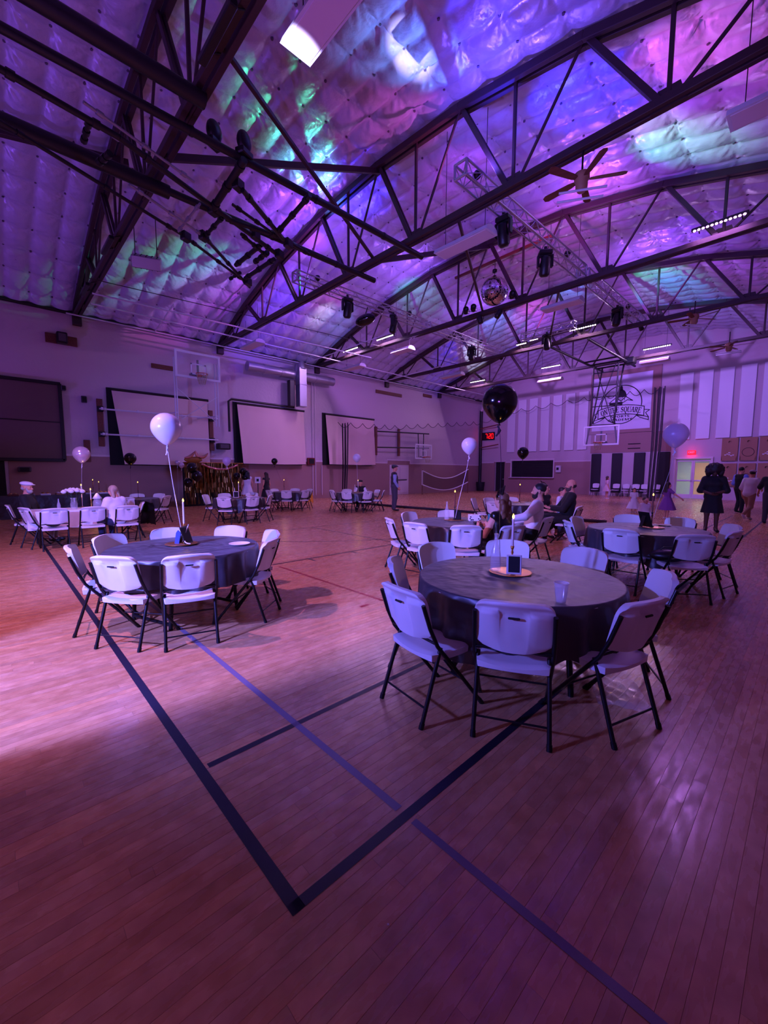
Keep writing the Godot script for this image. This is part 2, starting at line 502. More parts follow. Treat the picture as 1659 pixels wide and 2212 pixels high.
# ---------------------------------------------------------------- walls
func build_shell() -> void:
	var W: StandardMaterial3D = M.wall_paint
	var b := MB.new()
	b.box(Vector3(LW - 0.15, 4.1, (BW + FW) / 2), Vector3(0.3, 8.2, BW - FW + 0.6))
	var lw := struct("wall_left", b, W, "long gym wall hung with projection screens, purple-lit, two-tone paint")
	b = MB.new()
	b.box(Vector3(LW + 0.005, 1.1, -10.3), Vector3(0.014, 2.2, 19.6))
	b.box(Vector3(LW + 0.005, 1.2, -21.32), Vector3(0.014, 2.4, 2.44))
	b.box(Vector3(LW + 0.005, 1.1, -27.07), Vector3(0.014, 2.2, 9.06))
	part(lw, "wainscot", b, M.wainscot_paint)
	b = MB.new()
	for s in [[-0.5, -20.1, 2.2], [-22.54, FW, 2.2], [-20.1, -22.54, 2.42]]:
		b.box(Vector3(LW + 0.012, s[2] + 0.04, (s[0] + s[1]) / 2), Vector3(0.024, 0.08, absf(s[1] - s[0])), Basis(), 0.006)
	for z in [-20.14, -22.5]:
		b.box(Vector3(LW + 0.012, 2.33, z), Vector3(0.0236, 0.25, 0.08))
	part(lw, "chair_rail", b, M.trim_paint)
	b = MB.new()
	b.box(Vector3(LW + 0.03, 1.0, 0.6), Vector3(0.08, 2.0, 2.0), Basis(), 0.01)
	part(lw, "recess_panel", b, M.dark_recess)
	b = MB.new()
	b.box(Vector3(RW + 0.15, 4.1, (BW + FW) / 2), Vector3(0.3, 8.2, BW - FW + 0.6))
	struct("wall_right", b, W)
	b = MB.new()
	var poly := PackedVector2Array([Vector2(LW - 0.3, 0), Vector2(RW + 0.3, 0)])
	for i in 25: poly.append(Vector2(RW + 0.3 - i * (RW - LW + 0.6) / 24.0, arch(clampf(RW + 0.3 - i * (RW - LW + 0.6) / 24.0, LW, RW)) + 0.1))
	b.prism(poly, 0.3, Transform3D(Basis(), Vector3(0, 0, BW)))
	struct("wall_back", b, W)
	# far wall with its openings
	b = MB.new()
	var up := PackedVector2Array([Vector2(LW - 0.3, 2.56), Vector2(RW + 0.3, 2.56)])
	for i in range(2, poly.size()): up.append(poly[i])
	b.prism(up, 0.3, Transform3D(Basis(), Vector3(0, 0, FW - 0.3)))
	for s in [[LW - 0.3, -19.36, 0, 2.56], [-18.42, -17.8, 0, 2.56], [-17.8, -14.24, 0, 1.24], [-14.24, -6.35, 0, 2.56], [-4.55, RW + 0.3, 0, 2.56], [-6.35, -4.55, 2.46, 2.56], [-19.36, -18.42, 2.5, 2.56]]:
		b.box(Vector3((s[0] + s[1]) / 2, (s[2] + s[3]) / 2, FW - 0.15), Vector3(s[1] - s[0], s[3] - s[2], 0.3))
	var fw := struct("wall_far", b, W, "far gym end wall with acoustic panels, banner and glass doors")
	b = MB.new()
	for s in [[LW, -19.36, 0, 2.42], [-18.42, -17.86, 0, 2.42], [-17.86, -14.18, 0, 1.2], [-14.18, -11.5, 0, 2.42]]:
		b.box(Vector3((s[0] + s[1]) / 2, (s[2] + s[3]) / 2, FW + 0.005), Vector3(s[1] - s[0], s[3] - s[2], 0.014))
	part(fw, "wainscot", b, M.wainscot_paint)
	b = MB.new()
	for s in [[LW, -19.4], [-18.38, -17.86], [-14.18, -11.5]]:
		b.box(Vector3((s[0] + s[1]) / 2, 2.46, FW + 0.012), Vector3(s[1] - s[0], 0.08, 0.024), Basis(), 0.006)
	b.box(Vector3(-16.02, 2.64, FW + 0.012), Vector3(3.72, 0.1, 0.024), Basis(), 0.006)
	b.box(Vector3(-18.89, 2.55, FW + 0.012), Vector3(1.1, 0.09, 0.024), Basis(), 0.006)
	part(fw, "chair_rail", b, M.trim_paint)
	# shutter window and dark door in the far wall
	b = MB.new()
	b.box(Vector3(-16.02, 1.2, FW + 0.1), Vector3(3.8, 0.05, 0.28), Basis(), 0.01)
	b.box(Vector3(-17.83, 1.9, FW + 0.01), Vector3(0.09, 1.4, 0.05), Basis(), 0.01)
	b.box(Vector3(-14.21, 1.9, FW + 0.01), Vector3(0.09, 1.4, 0.05), Basis(), 0.01)
	var wi := struct("window_1", b, M.trim_paint, "long serving window in the far wall, closed by a dark shutter")
	for i in 11:
		b = MB.new()
		b.box(Vector3(-16.02, 1.28 + i * 0.118, FW - 0.12), Vector3(3.56, 0.108, 0.03), Basis(), 0.012)
		part(wi, "shutter_slat", b, M.dark_recess)
	b = MB.new()
	b.box(Vector3(-18.89, 1.25, FW - 0.2), Vector3(0.93, 2.5, 0.06), Basis(), 0.01)
	var dr := struct("door_1", b, M.dark_recess, "dark single door beside the shuttered serving window")
	b = MB.new()
	for x in [-19.4, -18.38]: b.box(Vector3(x, 1.27, FW + 0.01), Vector3(0.08, 2.54, 0.06), Basis(), 0.01)
	part(dr, "door_frame", b, M.wainscot_paint)
	b = MB.new()
	b.tube([Vector3(-18.55, 1.05, FW - 0.16), Vector3(-18.55, 1.05, FW - 0.1), Vector3(-18.66, 1.05, FW - 0.1)], 0.012, 6)
	part(dr, "handle", b, M.alu)
	glass_doors()

func glass_doors() -> void:
	var b := MB.new()
	for x in [-6.38, -4.52]: b.box(Vector3(x, 1.25, FW + 0.03), Vector3(0.12, 2.5, 0.16), Basis(), 0.012)
	b.box(Vector3(-5.45, 2.52, FW + 0.03), Vector3(1.98, 0.12, 0.16), Basis(), 0.012)
	var d := struct("door_2", b, M.trim_paint, "pale double doors with large glass panes, lit corridor beyond")
	for s in [-1, 1]:
		var cx: float = -5.45 + s * 0.445
		b = MB.new()
		for x in [-0.4, 0.4]: b.box(Vector3(cx + x, 1.23, FW - 0.08), Vector3(0.085, 2.42, 0.045), Basis(), 0.006)
		for y in [0.14, 1.12, 2.36]: b.box(Vector3(cx, y, FW - 0.08), Vector3(0.72, 0.26 if y < 0.5 else 0.1, 0.045), Basis(), 0.006)
		var leaf := part(d, "door_leaf", b, M.trim_paint)
		for y in [[0.27, 1.07], [1.17, 2.31]]:
			b = MB.new()
			b.box(Vector3(cx, (y[0] + y[1]) / 2, FW - 0.08), Vector3(0.72, y[1] - y[0], 0.008))
			part(leaf, "pane", b, M.clear_pane)
		b = MB.new()
		b.tube([Vector3(cx - 0.36, 1.1, FW - 0.02), Vector3(cx + 0.36, 1.1, FW - 0.02)], 0.016, 8)
		b.box(Vector3(cx - s * 0.37, 1.1, FW - 0.035), Vector3(0.07, 0.12, 0.05), Basis(), 0.01)
		part(leaf, "push_bar", b, M.alu)
	# the corridor beyond
	b = MB.new()
	for q in [[Vector3(-5.3, 1.35, -35.65), Vector3(4.4, 2.7, 0.1)], [Vector3(-7.45, 1.35, -33.75), Vector3(0.1, 2.7, 3.7)], [Vector3(-3.15, 1.35, -33.75), Vector3(0.1, 2.7, 3.7)], [Vector3(-5.3, 2.75, -33.75), Vector3(4.4, 0.1, 3.9)], [Vector3(-5.3, -0.05, -33.75), Vector3(4.4, 0.1, 3.9)]]:
		b.box(q[0], q[1])
	var c := struct("wall_corridor", b, M.corridor_wall, "bright corridor wall seen through the glass doors")
	b = MB.new()
	b.box(Vector3(-5.62, 1.15, -35.5), Vector3(0.75, 2.3, 0.12), Basis(), 0.01)
	part(c, "tan_door_leaf", b, M.tan_door)
	b = MB.new()
	b.box(Vector3(-4.75, 1.75, -35.57), Vector3(0.75, 0.9, 0.05), Basis(), 0.01)
	part(c, "notice_board", b, M.paper)
	b = MB.new()
	b.box(Vector3(-4.66, 1.62, -35.5), Vector3(0.16, 0.6, 0.08), Basis(), 0.02)
	part(c, "wall_phone", b, M.black_plastic)
	b = MB.new()
	b.box(Vector3(-4.75, 0.55, -35.3), Vector3(0.8, 1.0, 0.5), Basis(), 0.02)
	part(c, "storage_cupboard", b, M.grey_speaker)
	b = MB.new()
	b.box(Vector3(-5.3, 2.66, -33.6), Vector3(1.2, 0.06, 0.6), Basis(), 0.01)
	var l := thing("unseen_corridor_light", "unseen flat ceiling light, placed to light the corridor behind the glass doors", "ceiling light", Vector3())  # out of view, placed to light the corridor
	part(l, "diffuser", b, M.corridor_lamp)
	area(Vector3(-5.3, 2.6, -33.6), Vector3(-5.3, 0, -33.6), Color(0.97, 1.0, 0.93), 5.0, 1.2, 0.6)

# ---------------------------------------------------------------- floor
func build_floor() -> void:
	var wood := mat("maple", Color(1, 1, 1), 0.27, 0.0, 0.5)
	wood.vertex_color_use_as_albedo = true
	wood.albedo_texture = noise(0.012, 41, 1024, 256, 4, ramp(Color(0.86, 0.80, 0.76), Color(1, 1, 1)))
	wood.roughness_texture = noise(0.015, 42, 512, 512, 4, ramp(Color(0.16, 0.16, 0.16), Color(0.40, 0.40, 0.40)))
	wood.roughness = 1.0
	var base := MB.new()
	base.box(Vector3((LW + RW) / 2, -0.06, (BW + FW) / 2), Vector3(RW - LW + 0.6, 0.08, BW - FW + 0.6))
	var fl := struct("floor", base, M.line_dark, "glossy strip-maple gym floor with painted court lines")
	var rng := RandomNumberGenerator.new()
	rng.seed = 7
	var w := 0.0576
	var far := MB.new()
	var rows := int((RW - LW) / w)
	var single := 0
	for i in rows:
		var x0 := LW + i * w
		var z := BW + rng.randf() * 2.0
		while z > FW:
			var len := rng.randf_range(0.7, 2.6)
			var z1 := maxf(z - len, FW)
			var za := minf(z, BW)
			if za - z1 > 0.02:
				var near: bool = x0 > -3.25 and x0 < 0.62 and za > -3.3 and z1 < 1.2 and single < 296 and (x0 + (-z1) * 0.2 > -3.6) and za < 1.9
				var t := rng.randf_range(0.84, 1.06)
				var hue := rng.randf_range(-0.03, 0.03)
				var mb: MB = MB.new() if near else far
				mb.col = Color((0.60 + hue) * t, 0.315 * t, (0.155 - hue * 0.5) * t)
				plank(mb, x0, x0 + w, z1, za, rng.randf() * 9.0, rng.randf_range(-0.0003, 0.0003) if near else 0.0, x0 > -7.0 and za > -8.0)
				if near:
					single += 1
					part(fl, "plank", mb, wood)
			z = z1 - 0.0008
	var f := part(fl, "plank_field", far, wood)
	f.set_meta("kind", "stuff")
	# painted court lines
	court(fl, [[-1.170, -0.70], [-11.6, -0.72]], 0.052, "line_navy", "dark navy baseline running away to the left")
	court(fl, [[-1.193, -0.676], [-1.193, -26.0]], 0.047, "line_navy", "dark navy sideline under the nearest table")
	court(fl, [[-2.138, -0.743], [-2.138, -20.0]], 0.04, "line_navy", "short navy inner line beside the corner")
	court(fl, [[-1.242, -1.281], [-9.0, -1.281]], 0.042, "line_blue", "faded blue line crossing the court to the table")
	court(fl, [[-1.149, -1.281], [1.6, -1.281]], 0.036, "line_blue", "faded blue line leaving the corner to the right")
	court(fl, [[-6.1, -3.39], [-3.57, -3.39]], 0.045, "line_red", "thin red key line between the two front tables")
	court(fl, [[-3.59, -3.38], [-3.59, -3.75]], 0.045, "line_red")
	court(fl, [[-3.585, -3.03], [-3.585, -3.16]], 0.05, "line_red")
	court(fl, [[-6.28, -3.3], [-6.36, -8.0]], 0.05, "line_dark", "dark line with lane marks across the court")
	for z in [-4.09, -5.08]: court(fl, [[-6.33, z], [-6.07, z]], 0.05, "line_dark")
	court(fl, [[-9.93, -6.56], [-6.36, -6.5]], 0.05, "line_dark", "dark key line meeting the lane line")
	var arc := []
	for i in 33: arc.append([-13.0 + 6.6 * cos(i * 0.1 - 1.6), -9.3 + 6.6 * sin(i * 0.1 - 1.6)])
	court(fl, arc, 0.05, "line_dark", "curved three-point arc across the middle of the court")
	court(fl, [[-9.9, -3.0], [-9.9, -16.0]], 0.05, "line_dark")
	court(fl, [[-3.6, -8.05], [-5.6, -7.7]], 0.04, "line_dark")

func plank(mb: MB, x0: float, x1: float, z0: float, z1: float, o: float, dy: float, edges: bool) -> void:
	var e := 0.0007
	var y := dy
	var r := Rect2(o, o * 0.7, (z1 - z0) * 0.5, 0.12)
	# top face, grain along z
	var a := Vector3(x0 + e, y, z1)
	var b := Vector3(x1 - e, y, z1)
	var c := Vector3(x1 - e, y, z0)
	var d := Vector3(x0 + e, y, z0)
	var n := Vector3.UP
	var p := r.position
	var q := r.end
	mb.tri(a, b, c, n, n, n, p, Vector2(p.x, q.y), q)
	mb.tri(a, c, d, n, n, n, p, q, Vector2(q.x, p.y))
	if not edges: return
	mb.quad(Vector3(x0, y - 0.0018, z1), a, d, Vector3(x0, y - 0.0018, z0))
	mb.quad(b, Vector3(x1, y - 0.0018, z1), Vector3(x1, y - 0.0018, z0), c)

func court(fl: Node, pts: Array, w: float, key: String, label := "") -> void:
	var mb := MB.new()
	var n := pts.size()
	var L := []
	var R := []
	for i in n:
		var p := Vector3(pts[i][0], 0, pts[i][1])
		var a: Array = pts[maxi(i - 1, 0)]
		var c: Array = pts[mini(i + 1, n - 1)]
		var t := Vector3(c[0] - a[0], 0, c[1] - a[1]).normalized()
		var s := Vector3(-t.z, 0, t.x) * w / 2
		L.append(p + s); R.append(p - s)
	var u := Vector3(0, 0.0014, 0)
	for i in n - 1:
		mb.quad(L[i] + u, L[i + 1] + u, R[i + 1] + u, R[i] + u)
	if mb.N[0].y < 0:
		mb = MB.new()
		for i in n - 1: mb.quad(R[i] + u, R[i + 1] + u, L[i + 1] + u, L[i] + u)
	part(fl, "court_line", mb, M[key], label)

# ---------------------------------------------------------------- quilted ceiling
func build_ceiling() -> void:
	var sh := MB.new()
	var n := 36
	for i in n:
		var xa := LW - 0.3 + (RW - LW + 0.6) * i / n
		var xb := LW - 0.3 + (RW - LW + 0.6) * (i + 1) / n
		var ya := arch(xa) + 0.22
		var yb := arch(xb) + 0.22
		sh.quad(Vector3(xa, ya, FW - 0.3), Vector3(xb, yb, FW - 0.3), Vector3(xb, yb, BW + 0.3), Vector3(xa, ya, BW + 0.3))
		sh.quad(Vector3(xb, yb + 0.2, FW - 0.3), Vector3(xa, ya + 0.2, FW - 0.3), Vector3(xa, ya + 0.2, BW + 0.3), Vector3(xb, yb + 0.2, BW + 0.3))
	var ce := struct("ceiling", sh, M.steel_paint, "vaulted ceiling lined with quilted foil insulation blankets")
	var fn := FastNoiseLite.new()
	fn.seed = 17; fn.frequency = 0.9
	var f2 := FastNoiseLite.new()
	f2.seed = 23; f2.frequency = 4.0; f2.fractal_octaves = 3
	var strips := [LW, -17.55, -13.9, -10.2, -6.55, -2.85, RW]
	for bay in BAYS.size() - 1:
		var za: float = BAYS[bay]
		var zb: float = BAYS[bay + 1]
		var step := 0.06 if za > -26.0 and zb < 3.0 else 0.12
		for s in strips.size() - 1:
			var xa: float = strips[s]
			var xb: float = strips[s + 1]
			var nx := int(ceil((xb - xa) / step))
			var nz := int(ceil((zb - za) / step))
			var P := PackedVector3Array()
			for i in nz + 1:
				var z := lerpf(za, zb, float(i) / nz)
				var v := (z + 6.12) / 0.67
				for j in nx + 1:
					var x := lerpf(xa, xb, float(j) / nx)
					var u := (x + 7.5) / 0.92
					var iu := roundf(u)
					var iv := roundf(v)
					var du := (u - iu) * 0.92
					var dv := (v - iv) * 0.67
					var r := sqrt(du * du + dv * dv)
					var su := absf(sin(PI * u))
					var sv := absf(sin(PI * v))
					var k := 0.5 + 0.5 * sin(iu * 12.9 + iv * 78.2)
					var h := 0.15 * pow(sv, 0.62) * (0.5 + 0.5 * pow(su, 0.7)) + 0.02 * pow(su, 0.6)
					h += 0.028 * fn.get_noise_2d(x, z) + 0.012 * f2.get_noise_2d(x, z)
					if r < 0.48:
						var th := atan2(dv, du)
						h += 0.026 * (1.0 - r / 0.48) * smoothstep(0.0, 0.08, r) * sin(9.0 * th + 6.3 * k) * (0.5 + k)
					P.append(Vector3(x, arch(x) + 0.06 - h, z))
			var A := []
			A.resize(Mesh.ARRAY_MAX)
			var NN := PackedVector3Array()
			NN.resize(P.size())
			var c := nx + 1
			for i in nz + 1:
				for j in c:
					var dx := P[i * c + mini(j + 1, nx)] - P[i * c + maxi(j - 1, 0)]
					var dz := P[mini(i + 1, nz) * c + j] - P[maxi(i - 1, 0) * c + j]
					NN[i * c + j] = dx.cross(dz).normalized()
			var I := PackedInt32Array()
			for i in nz:
				for j in nx:
					var a := i * c + j
					I.append_array(PackedInt32Array([a, a + c + 1, a + 1, a, a + c, a + c + 1]))
			A[Mesh.ARRAY_VERTEX] = P; A[Mesh.ARRAY_NORMAL] = NN; A[Mesh.ARRAY_INDEX] = I
			var me := ArrayMesh.new()
			me.add_surface_from_arrays(Mesh.PRIMITIVE_TRIANGLES, A)
			me.surface_set_material(0, M.quilt)
			pm(ce, "insulation_blanket", me)
	var bt := MB.new()
	for iu in range(-14, 11):
		for iv in range(-38, 14):
			var x := -7.5 + iu * 0.92
			var z := -6.12 + iv * 0.67
			if x < LW + 0.1 or x > RW - 0.1 or z < FW + 0.2: continue
			var sl := 2.0 * -2.6 * (x + 9.2) / (11.7 * 11.7)
			bt.tube([Vector3(x, arch(x) + 0.06, z), Vector3(x + sl * 0.02, arch(x) + 0.015, z)], [0.034, 0.028], 6)
	var o := part(ce, "blanket_button", bt, M.button)
	o.set_meta("kind", "stuff")

# ---------------------------------------------------------------- roof trusses
func bar(mb: MB, a: Vector3, b: Vector3, w: float, h: float, bev := 0.008) -> void:
	var t := (b - a).normalized()
	var up := Vector3.UP if absf(t.y) < 0.95 else Vector3.RIGHT
	var s := t.cross(up).normalized()
	mb.box((a + b) / 2, Vector3(w, h, a.distance_to(b)), Basis(s, t.cross(s) * -1.0, t) if Basis(s, t.cross(s) * -1.0, t).determinant() > 0 else Basis(s, t.cross(s), t), bev)

func node_x(k: int) -> float:
	return -9.28 + 1.42 * k

func truss_top(k: int) -> Vector3:
	if k <= -8: return Vector3(LW, 7.86, 0)
	if k >= 8: return Vector3(RW, 7.86, 0)
	return Vector3(node_x(k), arch(node_x(k)) - 0.2, 0)

func build_trusses() -> void:
	var S: StandardMaterial3D = M.steel_paint
	var t := thing("roof_truss", "", "roof truss", Vector3(0, 0, BAYS[5]), 0.0, "bowstring roof trusses")
	for half in 2:
		var b := MB.new()
		for sd in [-1, 1]:
			if half == 0:
				bar(b, Vector3(LW, 7.75, sd * 0.075), Vector3(RW, 7.75, sd * 0.075), 0.1, 0.14)
			else:
				for k in range(-8, 8, 2):
					bar(b, truss_top(k) + Vector3(0, 0, sd * 0.085), truss_top(k + 2) + Vector3(0, 0, sd * 0.085), 0.11, 0.17)
		part(t, "top_chord" if half else "bottom_chord", b, S)
	for k in range(-7, 8, 2):
		var bot := Vector3(node_x(k), 7.78, 0)
		var b := MB.new()
		for sd in [-1, 1]: bar(b, bot + Vector3(-0.12, 0, sd * 0.05), truss_top(k - 1) + Vector3(0.04, 0, sd * 0.05), 0.055, 0.11)
		part(t, "diagonal_brace", b, S)
		b = MB.new()
		bar(b, bot, Vector3(node_x(k), (truss_top(k - 1).y + truss_top(k + 1).y) / 2 - 0.02, 0), 0.06, 0.07)
		part(t, "vertical_strut", b, S)
		b = MB.new()
		bar(b, bot + Vector3(0.12, 0, 0), truss_top(k + 1) - Vector3(0.04, 0, 0), 0.05, 0.055)
		part(t, "diagonal_brace", b, S)
		b = MB.new()
		b.prism(PackedVector2Array([Vector2(-0.26, -0.1), Vector2(0.26, -0.1), Vector2(0.16, 0.22), Vector2(-0.16, 0.22)]), 0.03, Transform3D(Basis(), bot - Vector3(0, 0.02, 0.015)))
		part(t, "gusset_plate", b, S)
	for x in [LW, RW]:
		var b := MB.new()
		b.box(Vector3(x + (0.09 if x < 0 else -0.09), 7.62, 0), Vector3(0.18, 0.5, 0.3), Basis(), 0.01)
		part(t, "bearing_plate", b, S)
	var labs := ["bowstring roof truss hung across the gym above the nearest tables, second from the camera", "bowstring roof truss carrying the mirror ball and near lighting truss ends, third from the camera", "bowstring roof truss with strip lamps where the lighting trusses end, fourth from the camera", "bowstring roof truss closest to the banner end wall, carrying three white strip lamps"]
	t.set_meta("label", "dark bowstring roof truss nearest the camera, climbing steeply out of the top left")
	for i in 4: dup(t, Vector3(0, 0, BAYS[4 - i]), 0, labs[i])
	dup(t, Vector3(0, 0, BAYS[6]), 0, "bowstring roof truss overhead behind the camera")
	# braces from truss to truss
	var sway := ["first", "second", "third", "fourth"]
	for i in 4:
		var za: float = BAYS[5 - i]
		var zb: float = BAYS[4 - i]
		var b := MB.new()
		bar(b, Vector3(-9.3, 7.72, za), Vector3(-9.3, 10.15, zb), 0.09, 0.14)
		tag(part(self, "sway_brace", b, S), "steel ridge brace sloping up from truss to truss, %s one from the camera" % sway[i], "brace", "ridge sway braces")
		b = MB.new()
		bar(b, Vector3(-6.5, 7.8, za), Vector3(-9.5, 7.82, zb), 0.07, 0.08)
		tag(part(self, "plan_brace", b, S), "thin steel brace running diagonally between two lower chords, %s one from the camera" % sway[i], "brace", "diagonal chord braces")
	var b := MB.new()
	bar(b, Vector3(-11.15, 9.72, -14.7), Vector3(-7.0, 9.8, -14.7), 0.09, 0.09)
	tag(part(self, "hanger_beam", b, M.rust_steel), "rust-brown steel beam that the mirror ball hangs from", "beam")
	b = MB.new()
	bar(b, Vector3(-13.3, 9.75, -3.2), Vector3(-14.6, 9.2, 2.8), 0.16, 0.16)
	tag(part(self, "purlin_beam", b, S), "dark beam under the ceiling at the top left corner", "beam")

# ---------------------------------------------------------------- things hung from the roof
func box_truss(a: Vector3, b: Vector3, label: String) -> void:
	var t := thing("lighting_truss", label, "lighting truss", Vector3(), 0, "silver box trusses")
	var d := (b - a).normalized()
	var s := d.cross(Vector3.UP).normalized()
	var h := 0.15
	var L := a.distance_to(b)
	for q in [[-1, -1], [1, -1], [1, 1], [-1, 1]]:
		var o: Vector3 = s * h * q[0] + Vector3.UP * h * q[1]
		var mb := MB.new()
		mb.tube([a + o, b + o], 0.025, 8)
		part(t, "chord", mb, M.alu)
	var lace := MB.new()
	var n := int(L / 0.3)
	for i in n:
		var p := a + d * (L * i / n)
		var q := a + d * (L * (i + 1) / n)
		var f := 1.0 if i % 2 == 0 else -1.0
		for sd in [-1.0, 1.0]:
			lace.tube([p + s * h * sd + Vector3.UP * h * f, q + s * h * sd - Vector3.UP * h * f], 0.011, 5, false)
			lace.tube([p + s * h * f + Vector3.UP * h * sd, q - s * h * f + Vector3.UP * h * sd], 0.011, 5, false)
	part(t, "lacing", lace, M.alu)
	for e in [a, b]:
		var mb := MB.new()
		var c := []
		for q in [[-1, -1], [1, -1], [1, 1], [-1, 1], [-1, -1]]: c.append(e + s * h * q[0] + Vector3.UP * h * q[1])
		for i in 4: mb.tube([c[i], c[i + 1]], 0.03, 6)
		part(t, "end_frame", mb, M.alu)

func make_head() -> Node3D:
	var t := thing("moving_head", "", "stage light", Vector3(), 0, "black moving-head stage lights")
	var b := MB.new()
	b.box(Vector3(0, -0.06, 0), Vector3(0.36, 0.13, 0.26), Basis(), 0.03)
	b.box(Vector3(0, 0.06, 0), Vector3(0.08, 0.12, 0.06), Basis(), 0.01)
	part(t, "base", b, M.black_plastic)
	b = MB.new()
	for s in [-1, 1]: b.box(Vector3(s * 0.19, -0.28, 0), Vector3(0.06, 0.34, 0.15), Basis(), 0.02)
	b.box(Vector3(0, -0.14, 0), Vector3(0.4, 0.06, 0.15), Basis(), 0.02)
	part(t, "yoke", b, M.black_plastic)
	b = MB.new()
	b.lathe([Vector2(0, -0.27), Vector2(0.1, -0.26), Vector2(0.145, -0.2), Vector2(0.15, 0.02), Vector2(0.125, 0.16), Vector2(0.13, 0.22), Vector2(0.11, 0.24), Vector2(0, 0.235)], 16, Transform3D(Basis(Vector3.RIGHT, 0.25), Vector3(0, -0.42, 0)))
	part(t, "head", b, M.black_plastic)
	b = MB.new()
	b.lathe([Vector2(0.1, 0.238), Vector2(0.06, 0.262), Vector2(0, 0.27)], 14, Transform3D(Basis(Vector3.RIGHT, 0.25), Vector3(0, -0.42, 0)))
	part(t, "lens", b, M.duct)
	return t

